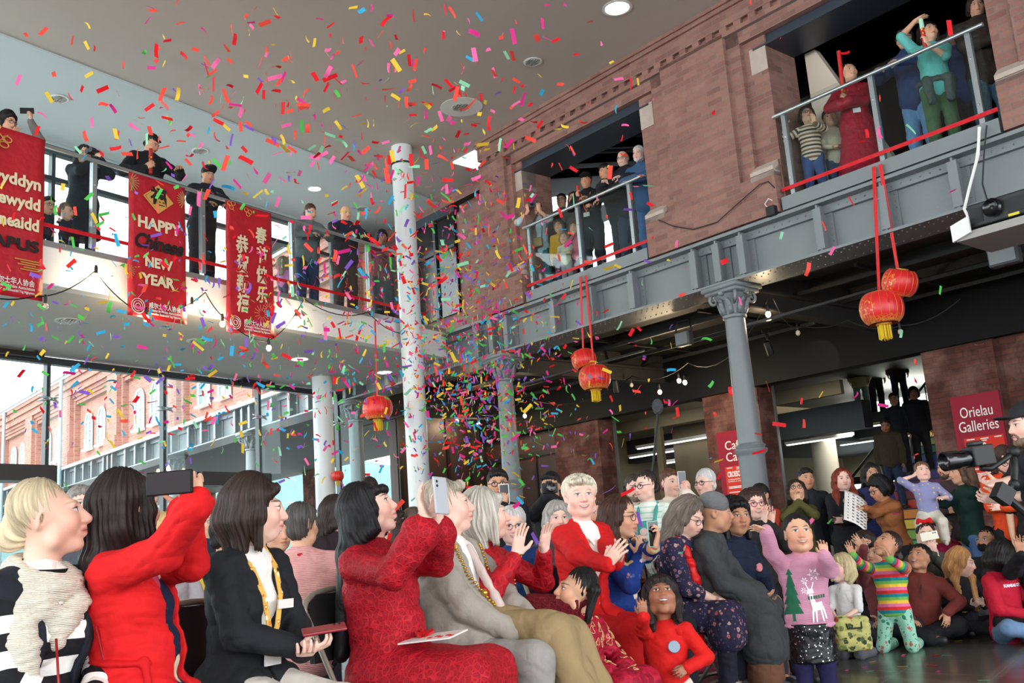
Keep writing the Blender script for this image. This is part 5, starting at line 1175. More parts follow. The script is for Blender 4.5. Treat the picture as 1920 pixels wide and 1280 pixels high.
# ---------------------------------------------------------------- wall signs
CRIM = plain('crimson_sign', (142, 22, 46), .55, spec=.2); ORNG = plain('orange_red_sign', (204, 50, 30), .55, spec=.2)
def sign(lab, s1, s0, z0, z1, big, y):
    w = s1 - s0; E = empty('sign', mat=MWF @ Matrix.Translation((-s1, y, z0))); tag(E, lab, 'sign'); h = z1 - z0
    b = MB(); b.box(0, w, 0, .03, 0, h); b.build('board', CRIM, E, bevel=.004); b = MB(); b.box(.16 * w, .96 * w, -.006, 0, .11 * h, .62 * h); b.build('poster', ORNG, E)
    for i, s_ in enumerate(big): text_mesh('lettering', s_, .135 * h, WPRINT, E, TL(.5 * w, -.003, (.80 - i * .125) * h), align='CENTER', width=(.66 if i == 0 else .8) * w if len(s_) > 6 else None)
    text_mesh('lettering', 'CROESO', .08 * h, WPRINT, E, TL(.22 * w, -.008, .51 * h), bold=.004, width=.38 * w)
    for i, (s_, wd) in enumerate((('Arddangosfeydd a Digwyddiadau', .68), ('Exhibitions and Events', .55))): text_mesh('lettering', s_, .022 * h, WPRINT, E, TL(.22 * w, -.008, (.475 - i * .022) * h), width=wd * w)
    b = MB()
    for i, (x0, x1, z) in enumerate(((.22, .38, .60), (.78, .92, .60), (.5, .66, .597), (.5, .62, .58), (.22, .8, .40), (.22, .7, .385), (.22, .6, .34), (.22, .82, .30), (.22, .78, .285), (.3, .75, .2), (.3, .7, .18))): b.box(x0 * w, x1 * w, -.009, -.006, z * h, (z + .009) * h)
    b.build('small_print', WPRINT, E)
sign('tall crimson sign reading Orielau Galleries on the brick pier by the stairs', ws(1781, 745.6, 3.98)[0], ws(1872, 730.7, 3.98)[0], 1.08, ws(1781, 745.6, 3.98)[1], ('Orielau', 'Galleries'), 3.965)
sl = ws(1343, 812, 3.98); sign('crimson sign half hidden behind the tall column on the brick pier', sl[0], sl[0] - .72, sl[1] - 1.6, sl[1], ('Caffi', 'Cafe'), 3.965)
# hall lights behind the piers
def tube_light(lab, p, L, az, group):
    E = empty('tube_light', tuple(p)); E.rotation_euler = (0, 0, az); tag(E, lab, 'light', group); b = MB(); b.box(-L / 2, L / 2, -.05, .05, 0, .06); b.build('body', WHITE, E); b = MB(); b.box(-L / 2 + .03, L / 2 - .03, -.035, .035, -.02, 0); b.build('diffuser', glow('tube_glow', (235, 240, 236), 1.6), E)
az = math.atan2(-DW[1], -DW[0])
for u, v, t, L in ((1535, 825, 8.2, 1.6), (1590, 805, 10, 2.4), (1640, 825, 11, 1.8), (1470, 815, 7.5, 1.2), (1260, 830, 6, 2.0), (1230, 850, 6.5, 1.6), (1300, 860, 6.8, 1.6)):
    p = onW(u, v, t); tube_light('white tube light under the ceiling of the hall behind the brick piers', p, L, az, 'tube lights in the back hall')
for s, t, e in ((12.5, 13.5, -90), (11, 9, 26), (7.5, 8, 8), (13.2, 7.4, 10)):
    L = bpy.data.lights.new('hall_lamp', 'AREA'); L.energy = abs(e); L.size = 1.6; L.color = (1, .95, .84); lo = bpy.data.objects.new('hall_lamp', L); COL.objects.link(lo); lo.location = tuple(W3(s, t, 2.85 if e > 0 else 3.7))
    if e < 0: lo.rotation_euler = (math.pi, 0, 0); lo['kind'] = 'helper'  # upward one is an added fill to brighten the gallery ceiling, no fitting there
# ---------------------------------------------------------------- chairs and small held things
CHF = plain('beige_chair_frame', (150, 140, 126), .4, metal=.3); CHS = plain('black_chair_vinyl', (26, 26, 28), .5)
def chair(J, lab):
    E = empty('folding_chair', tuple(J.root), J.th); tag(E, lab, 'chair', None); b = MB()
    for x in (-.22, .22): b.tube([(x, .26, 0), (x, .1, .3), (x, -.12, .52), (x, -.25, .80)], .012, 8); b.tube([(x * .9, -.26, 0), (x * .9, .18, .44)], .012, 8)
    b.tube([(-.22, .22, .07), (.22, .22, .07)], .009, 6); b.tube([(-.2, -.24, .06), (.2, -.24, .06)], .009, 6)
    b.tube([(.22, -.25, .79)] + [(.22 * math.cos(t), -.26, .80 + .09 * math.sin(t) ** .6) for t in np.linspace(.1, math.pi - .1, 12)] + [(-.22, -.25, .79)], .013, 8); b.build('frame', CHF, E, smooth=True)
    b = MB(); b.box(-.2, .2, -.18, .24, .425, .447); b.build('seat', CHS, E, bevel=.008); b = MB(); b.prism([(-.205, -.235, .60), (.205, -.235, .60), (.205, -.25, .82), (.15, -.253, .875), (-.15, -.253, .875), (-.205, -.25, .82)], (0, -.012, 0), (0, .012, 0)); b.build('backrest', CHS, E)
    return E
def handpt(J, i, a=.07, n=.03): return J.root + rotz((J.wr[i] * J.s + (J.hd[i] * a + J.pn[i] * n) * J.s), J.th)
def phone(J, i, lab, col, up=(0, 0, 1), face=None, scale=1.0, screen=False, off=(0, 0, 0)):
    p = handpt(J, i) + np.array(off, float); n = unit(rotz(J.pn[i] if face is None else face, J.th if face is None else 0)); u = np.array(up, float); u = unit(u - n * (u @ n)); x = np.cross(u, n)
    E = empty('smartphone', mat=Matrix(((x[0], u[0], n[0], p[0]), (x[1], u[1], n[1], p[1]), (x[2], u[2], n[2], p[2]), (0, 0, 0, 1)))); tag(E, lab, 'phone')
    b = MB(); b.box(-.037 * scale, .037 * scale, -.075 * scale, .075 * scale, -.005, .005); b.build('case', plain('phone_case', col, .35), E, bevel=.004)
    b = MB(); b.box(-.033 * scale, .033 * scale, -.07 * scale, .07 * scale, -.0062, -.005); b.build('screen', plain('phone_screen', (16, 16, 20), .1), E)
    b = MB()
    for a in (0, .018): b.ball((-.02 * scale, (.055 - a) * scale, .006), (.006, .006, .003), 8, 4)
    b.build('camera_lens', BLACK, E); return E
def lanyard(J, name, m, bot=-.42, w=.02, spread=.062, fo=.125, badge=True):
    s = J.s; nk = J.neck; P = lambda x, y, u: (nk + J.X * x + J.F * y + J.U * u) * s; b = MB()
    for e in (1, -1):
        pts = [P(.05 * e, -.05, .035), P(spread * e, .02, .04), P(spread * e * 1.1, .09, -.05), P(spread * .8 * e, fo + .012, -.16), P(spread * .4 * e, fo + .02, -.28), P(0, fo + .012, bot)]
        for a, c in zip(pts[:-1], pts[1:]): b.bar(a, c, w * s, .004, tuple(J.F))
    b.build(name, m, J.E)
    if badge: b = MB(); c = P(0, fo + .02, bot - .045); b.obox(c, J.X * .045 * s, J.F * .004, J.U * .03 * s); b.build('badge', WHITE, J.E)
def chain(J, m, r=.007):
    s = J.s; b = MB(); bts = [BVHTree.FromPolygons([tuple(v.co) for v in o.data.vertices], [tuple(p.vertices) for p in o.data.polygons]) for o in J.objs.values() if o]
    def P(x, y, u):
        p = (J.neck + J.X * x + J.F * y + J.U * u) * s
        if y < .03: return p
        best = p
        for t in bts:
            h = t.ray_cast(Vector(p + J.F * .5), Vector(-J.F))[0]
            if h is not None and .07 > (np.array(h) - best) @ J.F > 0: best = np.array(h) + J.F * .008
        return best
    for e in (1, -1):
        A = [P(.11 * e, -.03, .0), P(.125 * e, .05, -.03), P(.10 * e, .125, -.15), P(.05 * e, .16, -.28), P(0, .165, -.36)]
        for a, c in zip(A[:-1], A[1:]):
            for k in range(7):
                q = a + (c - a) * (k + .5) / 7; l = (q / s - J.neck); q = P(l @ J.X, max(l @ J.F, .02), l @ J.U) if l @ J.F > .03 else q; b.ball(q, (r * 1.5, r * 1.5, r), 8, 5)
    b.ball(P(0, .17, -.40), (.03, .012, .035), 10, 6); b.ball(P(.06, .16, -.25), .018, 8, 5); b.ball(P(-.06, .16, -.25), .018, 8, 5); b.build('gold_chain', m, J.E, smooth=True)
GOLDM = plain('polished_gold', (206, 160, 70), .25, metal=.9)
def px(u, v, d, hint, hd=None, pn=(0, 0, -1), curl=20): return (('px', u, v, d), hint, hd, pn, curl)
def disc(J, name, m, x, y, u, r, side=0.0):
    s = J.s; c = (J.neck + J.X * x + J.F * y + J.U * u) * s; b = MB(); b.lathe([(.0001, .004), (r * .9, .004), (r, .0), (r, -.01)], c, 20, (J.X, J.U, unit(J.F + J.X * side))); return b.build(name, m, J.E, smooth=40)
# ---------------------------------------------------------------- the front row of seated guests
ER = 3.0; AZR = 124
wool = lambda *c: cloth('wool', c); cl = lambda *c: cloth('plain', c); lace = lambda *c, **k: cloth('lace', c, **k)
ROW = []
# 1 woman in the cream scarf
J = person('woman in a cream knitted scarf and black and white striped cardigan', (88, 972), 3.2, 112, 'sit', skin=0, hair=('low', (196, 178, 146), .2, .0032), plane=ER + .05, hy=-40, hp=12, hs=1.05, fem=1, lean=6, iris=(90, 110, 130), nose=1.18, brow=(170, 140, 110),
    top=dict(n='cardigan', m=cloth('stripe', (236, 234, 228), (22, 22, 26), w=.105), inf=.026, wr=.006, sl=1), coat=dict(n='gilet', m=cl(30, 33, 42), inf=.04, sleeve=0, V=(.45, .10, .05), tail=.3, wr=.01), bot=dict(m=cl(40, 42, 50)), arms=(((.02, .27, -.40), (1, -.2, -.8), (-.6, .8, 0), (0, 0, -1), 25), ((-.02, .24, -.38), (-1, -.2, -.6), (.7, .7, 0), (0, 0, -1), 25)), jaw=1.1); ROW.append(J)
S = Solid(); s = J.s; K = lambda a, b_, c: (J.neck + J.X * a + J.F * b_ + J.U * c) * s
CRM = cloth('knit', (232, 224, 206), s=60.0)
S.path([K(.088 * math.cos(t), .01 + .088 * math.sin(t), .0 - .03 * math.sin(t)) for t in np.linspace(0, 2 * math.pi, 17)], .036 * s, .02)
S.path([K(.085, .05, -.03), K(.075, .10, -.09), K(.0, .125, -.13), K(-.075, .10, -.08), K(-.085, .04, -.02)], .034 * s, .02); S.path([K(.07, .08, -.05), K(.03, .125, -.19), K(-.05, .11, -.13)], .028 * s, .02)
S.path([K(.10, .04, -.03), K(.15, .11, -.20), K(.15, .16, -.40), K(.15, .2, -.60)], [.045 * s, .05 * s, .055 * s, .06 * s], .03)
child_solid(J, 'scarf', S, CRM, wrinkle(.006, 5, 1.6))
b = MB(); b.tube([K(.07, .17, -.18), K(.10, .235, -.33), K(.03, .27, -.50), K(-.06, .25, -.44), K(-.13, .19, -.30), K(-.10, .16, -.16)], .004, 6); b.build('glasses_cord', plain('red_cord', (150, 24, 30), .4), J.E, smooth=True)
# 2 woman in the red coat
J = person('woman in a bright red wool coat filming with a raised black phone', (238, 952), 3.3, 88, 'sit', skin=1, hair=('long', (38, 28, 26), .16, .003), plane=ER + .02, hy=-52, hp=6, hs=1.03, fem=1, lean=-4, fat=1.04, dz=.13,
    top=dict(n='dress', m=cloth('floral', (28, 32, 58), (214, 160, 150), (176, 62, 92), (222, 200, 170), s=9.0, dens=.62, leaf=(150, 150, 110)), inf=.02, skirt=.75, belly=.03, sl=1, sleeve=0), coat=dict(n='coat', m=cl(206, 22, 26), inf=.034, V=(.48, .085, .05), tail=.3, collar='lapel', cuff=.012, wr=.005, wf=1.7, belly=.035), shoes=(40, 30, 30),
    arms=(px(366, 946, 3.02, (.15, .9, -1), (.0, -.1, 1), (-.9, -.2, 0), 55), px(345, 958, 3.25, (-.3, .8, -1), (.1, .0, 1), (.4, -.9, 0), 55))); ROW.append(J)
S = Solid(); s = J.s; S.ell((J.hip + J.U * .15 + J.F * .012) * s, A3(.192, .158, .032) * s, np.array([J.X, J.F, J.U]), .004); S.path([(J.hip + J.U * .15 + J.X * .15 + J.F * .10) * s, (J.hip + J.U * .0 + J.X * .19 + J.F * .13) * s], .014 * s); child_solid(J, 'belt', S, cl(196, 18, 24))
E = empty('smartphone', mat=Matrix.Translation(at(318, 905, 3.0)) @ Matrix.Rotation(R(-8), 4, 'Z')); tag(E, 'black phone held up sideways by the woman in the red coat', 'phone')
b = MB(); b.box(-.075, .075, -.005, .005, -.036, .036); b.build('case', plain('black_phone_glass', (14, 12, 14), .5, spec=.2), E, bevel=.004); b = MB(); b.box(-.07, .07, -.0062, -.005, -.032, .032); b.build('screen', plain('phone_screen_dark', (30, 20, 22), .45, spec=.2), E)
# 3 woman in the black blazer
J = person('woman with a brown bob and black blazer, red phone in her lap', (478, 955), 3.7, 118, 'sit', skin=5, hair=('bob', (50, 36, 30), .20, .003), plane=ER + .02, hy=-42, hp=-2, hs=1.04, fem=1, lean=3, dz=.08,
    top=dict(n='blouse', m=cl(236, 232, 226), inf=.016), coat=dict(n='blazer', m=cl(30, 32, 36), inf=.03, V=(.40, .085, .012), tail=.22, collar='lapel', wr=.006), bot=dict(m=cl(214, 206, 194), inf=.026, flare=.03), shoes=(30, 28, 28),
    arms=(((.02, .30, -.36), (1, -.4, -.8), (-.35, .9, .0), (-.3, .2, .9), 40), ((-.02, .27, -.38), (-1, -.4, -.8), (.6, .8, .0), (0, 0, 1), 35))); ROW.append(J)
lanyard(J, 'lanyard', cloth('floral', (226, 178, 86), (244, 226, 190), (214, 120, 50), s=40.0), -.36, .026); phone(J, 0, 'phone in a dark red case held by the woman in the black blazer', (140, 30, 40), (1, .3, 0), (0, -.25, 1), 1.05, off=(.03, -.02, .035))
b = MB(); s = J.s; c = (J.neck + J.X * -.06 + J.F * .155 + J.U * -.20) * s; b.obox(c, J.X * .045 * s, J.F * .003, J.U * .018 * s); b.build('name_badge', plain('white_badge_card', (232, 226, 220), .5), J.E)
# 4 woman in the red lace dress
J = person('woman with long black hair in a red lace dress, photographing with raised hands', (690, 955), 4.4, 112, 'sit', skin=5, hair=('bangs', (18, 16, 18), .42, .002), plane=ER, hy=-22, hp=20, hs=1.03, fem=1, lean=-6, fat=1.1, jaw=1.1,
    top=dict(n='dress', m=lace(176, 18, 36), inf=.022, skirt=.62, belly=.03, sleeve=.9, cuff=.03, collar='crew', sinf=.03, flare=.05, wr=.005), shoes=(50, 20, 24),
    arms=(px(800, 980, 3.95, (.6, .3, -1), (.1, -.1, 1), (-.2, .9, .2), 14), px(822, 985, 4.1, (-.8, .3, -1), (.15, .1, 1), (.2, .9, .1), 20))); ROW.append(J)
phone(J, 0, 'silver phone between the raised hands of the woman in the red lace dress', (170, 172, 178), (0, .1, 1), (.6, -.5, .1), 1.0, off=(.05, -.01, .03))
b = MB(); H = J.H; b.ball(H(.085, -.005, -.045), .007 * J.q, 8, 5); b.ball(H(.086, -.005, -.065), .006 * J.q, 8, 5); b.build('earring', GOLDM, J.E, smooth=True)
# 5 man in the grey suit
J = person('grey haired man in a stone grey suit and gold chain, coat over lap', (838, 950), 4.8, 116, 'sit', skin=5, hair=('short', (176, 164, 146), .2, .006), plane=ER, hy=-30, hp=8, hs=1.08, lean=-5, wide=1.06, fat=1.12, nose=1.12, jaw=1.15, brow=(170, 150, 130),
    top=dict(n='shirt', m=cl(238, 234, 230), inf=.016, belly=.04, collar='shirt'), coat=dict(n='suit_jacket', m=cl(158, 150, 140), inf=.032, V=(.42, .085, .012), tail=.3, collar='lapel', belly=.045, wr=.008), bot=dict(m=cl(150, 146, 142), inf=.026, flare=.02),
    arms=(((.05, .30, -.44), (1, -.3, -.8), (-.5, .9, -.1), (0, 0, -1), 25), ((-.10, .34, -.42), (-1, -.4, -.7), (.4, .9, -.1), (0, 0, -1), 25))); ROW.append(J); chain(J, GOLDM); JM = J
S = Solid(); s = J.s; S.path([(J.neck + J.F * (.085 + .05 * k) * 1.0 + J.U * (-.03 - .12 * k)) * s for k in range(4)], [.018 * s, .02 * s, .024 * s, .026 * s], .01); S.ops = [(a, b_ + J.F * .03 * s, c + J.F * .03 * s, k, o, (q[0] + J.F * .03 * s, q[1] + J.F * .03 * s, q[2], q[3])) for a, b_, c, k, o, q in S.ops]; child_solid(J, 'tie', S, cloth('satin', (206, 186, 178)))
# 6 woman in red lace with chain
J = person('woman with a silver grey bob in red lace and gold chain, clapping', (910, 966), 5.1, 116, 'sit', skin=5, hair=('bob', (196, 190, 178), .19, .005), plane=ER, hy=-38, hp=5, hs=1.05, fem=1, lean=2, nose=1.08, brow=(160, 146, 130),
    top=dict(n='dress', m=lace(180, 20, 34, s=22.0), inf=.022, skirt=.75, sleeve=.94, collar='crew', sinf=.03, wr=.004), arms=(px(968, 1040, 4.75, (.9, .2, -1), (-.1, .2, 1), (.3, .9, .2), 8), px(1020, 1030, 4.95, (-.9, .4, -1), (.3, .3, .9), (.3, .9, -.1), 8))); ROW.append(J); chain(J, GOLDM, .006)
b = MB(); w0 = J.wr[0] * J.s; b.tube([w0 + (J.X * math.cos(t) + J.F * math.sin(t)) * .033 * J.s - J.hd[0] * .0 for t in np.linspace(0, 6.28, 17)[:-1]], .004, 5, closed=True); b.build('bracelet', GOLDM, J.E)
# 7 woman in the red blazer
J = person('smiling woman with short pale blonde hair in a red blazer and white blouse, clapping', (1088, 930), 5.6, 138, 'sit', skin=5, hair=('short', (216, 206, 184), .06, .005), plane=ER, hy=34, hp=2, hs=1.03, fem=1, smile=1, iris=(80, 96, 120), lean=2, tl=1.08, brow=(180, 160, 130),
    top=dict(n='blouse', m=cl(240, 234, 226), inf=.016, collar='shirt'), coat=dict(n='blazer', m=cl(200, 24, 26), inf=.028, V=(.36, .075, .006), tail=.3, collar='lapel', wr=.006), bot=dict(m=cl(192, 18, 22), inf=.02, flare=.03), arms=(px(1140, 1060, 5.2, (1, -.2, -.8), (-.3, .6, .7), (-.9, .1, .3), 10), px(1160, 1062, 5.3, (-1, .1, -.8), (.3, .6, .7), (.9, .2, .1), 10))); ROW.append(J)
b = MB(); s = J.s; c = (J.neck + J.X * -.10 + J.F * .14 + J.U * -.16) * s; b.obox(c, J.X * .028 * s, J.F * .004, J.U * .032 * s); b.obox(c - J.U * .06 * s + J.F * .004, J.X * .016 * s, J.F * .004, J.U * .03 * s); b.build('ribbon_badge', WPRINT, J.E)
# 8 woman in blue embroidered jacket
J = person('woman with long auburn hair and glasses in a blue embroidered satin jacket', (1163, 968), 6.0, 124, 'sit', skin=1, hair=('front', (66, 40, 30), .22, .003), plane=ER, hy=-4, hp=-6, hs=1.06, fem=1, glasses=(60, 26, 26), lean=4,
    top=dict(n='jacket', m=cloth('floral', (30, 60, 134), (222, 150, 120), (206, 178, 130), (230, 214, 196), s=9.0, dens=.8, r=.38, leaf=(70, 104, 160)), inf=.03, tail=.35, wr=.006, sleeve=.92, collar='crew'), bot=dict(m=cl(34, 36, 44)), arms=(((.03, .17, -.07), (.9, .3, -1), (-.3, .1, 1), (-.3, -1, 0), 55), px(1240, 1020, 5.7, (-1, .2, -.8), (.0, .3, .9), (.5, -.7, .1), 45))); ROW.append(J)
phone(J, 1, 'pale green phone held upright by the woman in the blue embroidered jacket', (150, 196, 176), (0, 0, 1), (-.4, .8, 0))
# 9 woman with red scarf
J = person('grey haired woman in a purple paisley dress and red scarf, looking down', (1290, 968), 6.3, 120, 'sit', skin=5, hair=('long', (112, 100, 90), .20, .004), plane=2.85, hy=6, hp=-26, hs=1.02, fem=1, smile=0, glasses=(40, 34, 36), lean=12, fat=1.08, boot=1, brow=(100, 90, 80),
    top=dict(n='dress', m=cloth('paisley', (44, 40, 66), (150, 62, 74), (96, 88, 120), (186, 150, 140), s=26.0, dens=.6), inf=.022, skirt=.3, sleeve=.72, sinf=.025, flare=.03), bot=dict(m=cl(34, 34, 48), inf=.008, n='tights'), shoes=(38, 36, 38), arms=(((.02, .30, -.37), (1, -.4, -.6), (-.7, .7, -.1), (-.3, 0, -1), 35), ((-.02, .30, -.36), (-1, -.4, -.6), (.7, .7, .0), (.3, 0, -1), 35))); ROW.append(J); J9 = J
S = Solid(); s = J.s; K = lambda a, b_, c: (J.neck + J.X * a + J.F * b_ + J.U * c) * s
S.path([K(-.08, -.03, .02), K(0, -.09, .03), K(.08, -.03, .02), K(.085, .08, -.06), K(.07, .16, -.25), K(.06, .19, -.5), K(.08, .24, -.72)], [.03 * s] * 4 + [.035 * s, .038 * s, .04 * s], .02); S.path([K(-.08, -.03, .02), K(-.085, .08, -.06), K(-.07, .16, -.25), K(-.06, .18, -.42)], .033 * s, .02); child_solid(J, 'scarf', S, cloth('satin', (214, 26, 24)), wrinkle(.008, 9, 1.4))
# 10, 11, 12
J = person('man in a grey beanie and charcoal robe turned to speak to his neighbour', (1340, 962), 6.8, 112, 'sit', skin=2, hair=None, plane=2.75, hy=-18, hp=-2, hs=1.06, cap=('beanie', cloth('knit', (124, 124, 126), s=50.0)), lean=10, fat=1.1, brow=(40, 34, 30),
    top=dict(n='robe', m=cl(66, 68, 70), inf=.04, skirt=.55, sinf=.04, cuff=.05, flare=.05, collar='crew', wr=.01), bot=dict(m=cl(112, 76, 56), inf=.035, flare=.05), shoes=(70, 76, 84), arms=(((.10, .34, -.36), (1, -.4, -.7), (-.2, 1, .1), (-.4, .2, .8), 25), ((-.02, .36, -.40), (-1, -.4, -.7), (.4, .9, .0), (.3, .1, .9), 25))); ROW.append(J)
J = person('woman with a black bob in a navy jacket with a round pink badge', (1378, 968), 7.0, 140, 'sit', skin=2, hair=('bob', (22, 18, 18), .20, .003), plane=2.72, hy=22, hp=0, hs=1.08, fem=1, lean=4, top=dict(n='jacket', m=cl(26, 34, 56), inf=.034, wr=.007, collar='crew'), bot=dict(m=cl(40, 42, 52)), arms=('lap', 'lap')); ROW.append(J); disc(J, 'badge', plain('pink_badge', (214, 130, 136), .4), -.09, .15, -.2, .03)
J = person('woman in red framed glasses clapping behind the navy jacketed woman', (1412, 945), 7.9, 150, 'sit', skin=5, hair=('long', (60, 38, 32), .15), hy=20, hs=1.0, fem=1, glasses=(150, 40, 50), smile=1, top=dict(n='coat', m=cl(36, 34, 36), inf=.03), bot=dict(m=cl(40, 40, 44)), arms=(px(1432, 985, 7.6, (1, 0, -1), (0, .3, 1), (-.9, .3, 0), 8), px(1444, 985, 7.6, (-1, 0, -1), (0, .3, 1), (.9, .3, 0), 8))); ROW.append(J)
NM = ['the woman in the cream scarf', 'the woman in the red coat', 'the woman in the black blazer', 'the black haired woman in red lace', 'the man in the grey suit', 'the silver haired woman in red lace', 'the woman in the red blazer', 'the woman in the blue jacket', 'the woman with the red scarf', 'the man in the beanie', 'the woman in the navy jacket', 'the woman in red glasses']
for J, n in zip(ROW, NM): chair(J, 'folding chair with black seat and beige frame under ' + n)
# coat over the suited man's lap, clutch bag, envelope, bags on the floor
J = JM; s = J.s; root = J.root
E = empty('draped_coat', tuple(root), J.th); tag(E, 'tan trench coat draped over the lap of the man in the grey suit', 'coat')
S = Solid(); kl, kr = J.kn[1] * s, J.kn[0] * s; hl, hr = J.hj[1] * s, J.hj[0] * s; up = A3(0, 0, .11 * s)
S.path([hl + up * 1.5 + A3(0, .10, .03), (hl + kl) / 2 + up * 1.15 + A3(0, .05, 0), kl + up + A3(.0, .08, -.02), kl + A3(-.02, .22, -.25), kl + A3(-.02, .27, -.47)], [.07, .085, .08, .075, .06], .06)
S.path([(hl + hr) / 2 + up * 1.4 + A3(.0, .12, .04), (kl + kr) / 2 + up * 1.0 + A3(0, .05, 0), (kl + kr) / 2 + A3(0, .20, -.22), (kl + kr) / 2 + A3(0, .25, -.5)], [.06, .085, .08, .06], .06)
S.path([hl + up * 1.5 + A3(-.06, .05, .06), hl + up * 1.3 + A3(-.12, .2, -.05), kl + A3(-.14, -.05, -.02)], .045, .04)
r = S.mesh('cloth', .007, wrinkle(.013, 3, .8), 1); link('cloth', r[0], cl(150, 128, 92), E); S = Solid(); S.path([hl + up * 1.6 + A3(-.05, .12, .08), (hl + kl) / 2 + up * 1.9 + A3(-.03, .05, -.02), (kl + hl) / 2 + up * 1.2 + A3(-.13, .10, .0)], [.03, .035, .02], .02); r = S.mesh('collar', .007, None, 1); link('collar', r[0], cl(122, 102, 72), E)
p = at(812, 1195, 4.02); E = empty('greeting_card', tuple(p)); E.rotation_euler = (R(6), R(-4), R(-25)); tag(E, 'white card with red paper flowers lying on the red lace lap', 'card')
b = MB(); b.box(-.12, .12, -.08, .08, 0, .006); b.build('envelope', WPRINT, E); b = MB()
for k in range(9): a = k * 2.4; b.obox((-.06 + .03 * math.cos(a) * (k % 3) / 2, .02 + .03 * math.sin(a) * (k % 3) / 2, .018), (.018 * math.cos(a), .018 * math.sin(a), .006), (-.008, .010, .004), (0, 0, .004))
for k in range(5): b.box(.0 + .025 * k, .018 + .025 * k, -.05 + .02 * (k % 2), -.03 + .02 * (k % 2), .006, .008)
b.build('paper_flower', plain('red_paper', (204, 26, 30), .6), E)
p = at(1042, 1143, 4.75); E = empty('clutch_bag', tuple(p)); E.rotation_euler = (0, R(4), R(-20)); tag(E, 'dark red crocodile clutch bag resting on the silver haired woman\'s lap', 'bag')
CROC = cloth('lace', (110, 16, 28), s=40.0); S = Solid(); S.box((0, 0, 0), (.13, .035, .055), None, .02); S.path([(-.13, 0, .045), (.13, 0, .045)], .03, .02); r = S.mesh('body', .006, None, 1); link('body', r[0], CROC, E); S = Solid(); S.box((0, -.045, .01), (.128, .008, .045), None, .006); r = S.mesh('flap', .005, None, 1); link('flap', r[0], CROC, E)
p = onz(1345, 1262, 0.0); E = empty('backpack', tuple(p), R(-20)); tag(E, 'pink backpack with grey straps standing on the floor by the black boots', 'bag')
S = Solid(); S.box((0, 0, .19), (.17, .09, .19), None, .04); S.box((0, -.02, .40), (.175, .10, .03), None, .02); r = S.mesh('body', .007, wrinkle(.007, 2), 1); link('body', r[0], cl(222, 84, 132), E); S = Solid(); S.path([(-.12, -.11, .36), (-.05, -.14, .2), (.05, -.13, .1), (.16, -.16, .02), (.26, -.2, .012)], .018); S.path([(.10, -.11, .37), (.02, -.13, .3), (.12, -.13, .14), (.22, -.14, .03)], .018); r = S.mesh('strap', .006, None, 1); link('strap', r[0], cl(116, 112, 114), E)
b = MB(); b.box(-.03, .03, -.118, -.112, .24, .28); b.build('logo_patch', plain('grey_patch', (150, 140, 146), .6), E)
# ---------------------------------------------------------------- people: short form for the crowd
def C(lab, p, d, az, pose='stand', skin=1, hair=None, top=(60, 60, 66), bot=(44, 46, 54), arms=('down', 'down'), kind='plain', sleeve=1.0, inf=.024, n='jumper', skirt_=None, t=None, **kw):
    tp = t or dict(n=n, m=cloth(kind, top) if isinstance(top[0], int) else top[0], inf=inf, sleeve=sleeve, collar=kw.pop('collar', 'crew'))
    bt = skirt_ or (dict(m=cloth('denim' if kw.pop('denim', 0) else 'plain', bot), inf=kw.pop('binf', .016)) if bot else None)
    return person(lab, p, d, az, pose, skin=skin, hair=hair, top=tp, bot=bt, arms=arms, **kw)
BLK, DBR, BRN, GRY, WHT, BLD = (22, 19, 19), (44, 32, 28), (78, 54, 42), (120, 116, 112), (206, 204, 200), (206, 176, 122)
UPR = lambda e=1: ((.06, .28, .05), (1 * e, .1, -1), (-.1 * e, .1, 1), (-.3 * e, 1, 0), 30)
# ---------------------------------------------------------------- children in front
PINK = cloth('knit', (228, 162, 188), s=70.0)
J = person('small girl in a pink jumper with a green tree, arm stretched up to the confetti', (1497, 1000), 5.4, 194, 'stand', skin=1, hair=('low', BLK, .10, .0012), hy=-10, hp=10, hs=.90, smile=1, fat=1.12, vox=.0046,
    top=dict(n='jumper', m=PINK, inf=.04, hem=-.10, rib=1, cuff=.004, collar='crew', wr=.008), bot=dict(n='skirt', m=cloth('sequin', (16, 16, 20)), to=.60, inf=.012, flare=.05, dp=.08, tc=-.06), shoes=(40, 30, 60),
    arms=(px(1421, 962, 5.15, (.6, -.3, -1), (.85, .3, .42), (-.1, .55, -.8), 14), px(1546, 1042, 5.1, (-.5, .2, -1), (.0, .1, 1), (.2, .9, 0), 35))); JP = J
s = J.s; S = Solid(); S.cone(J.neck * s - J.U * .03 * s, J.neck * s + J.U * .05 * s, .074 * s, .066 * s); child_solid(J, 'turtleneck', S, cl(92, 40, 130))
S = Solid()
for i in (0, 1): limb_leg(S, J, s, i, .012, .97, 0)
child_solid(J, 'tights', S, cl(34, 28, 66)); SW = J.objs['top']; GT = plain('green_felt', (20, 92, 66), .85); WF = plain('white_felt', (236, 230, 236), .85)
tree = [[(-.135, -.30), (-.02, -.30), (-.075, -.225)][::1]]; tree = []
for z0, z1, w in ((-.285, -.20, .052), (-.235, -.155, .043), (-.19, -.115, .034), (-.145, -.075, .024)): tree.append([(-.075 - w, z0), (-.075 + w, z0 + .004), (-.075 + w * .25, z1), (-.075 - w * .25, z1)])
tree.append([(-.093, -.08), (-.057, -.08), (-.075, -.045)]); tree.append([(-.083, -.32), (-.067, -.32), (-.067, -.28), (-.083, -.28)]); tree = [[(-x - .0, z) for x, z in q] for q in tree]
lay_on(J, 'tree_motif', SW, GT, flatmesh(tree))
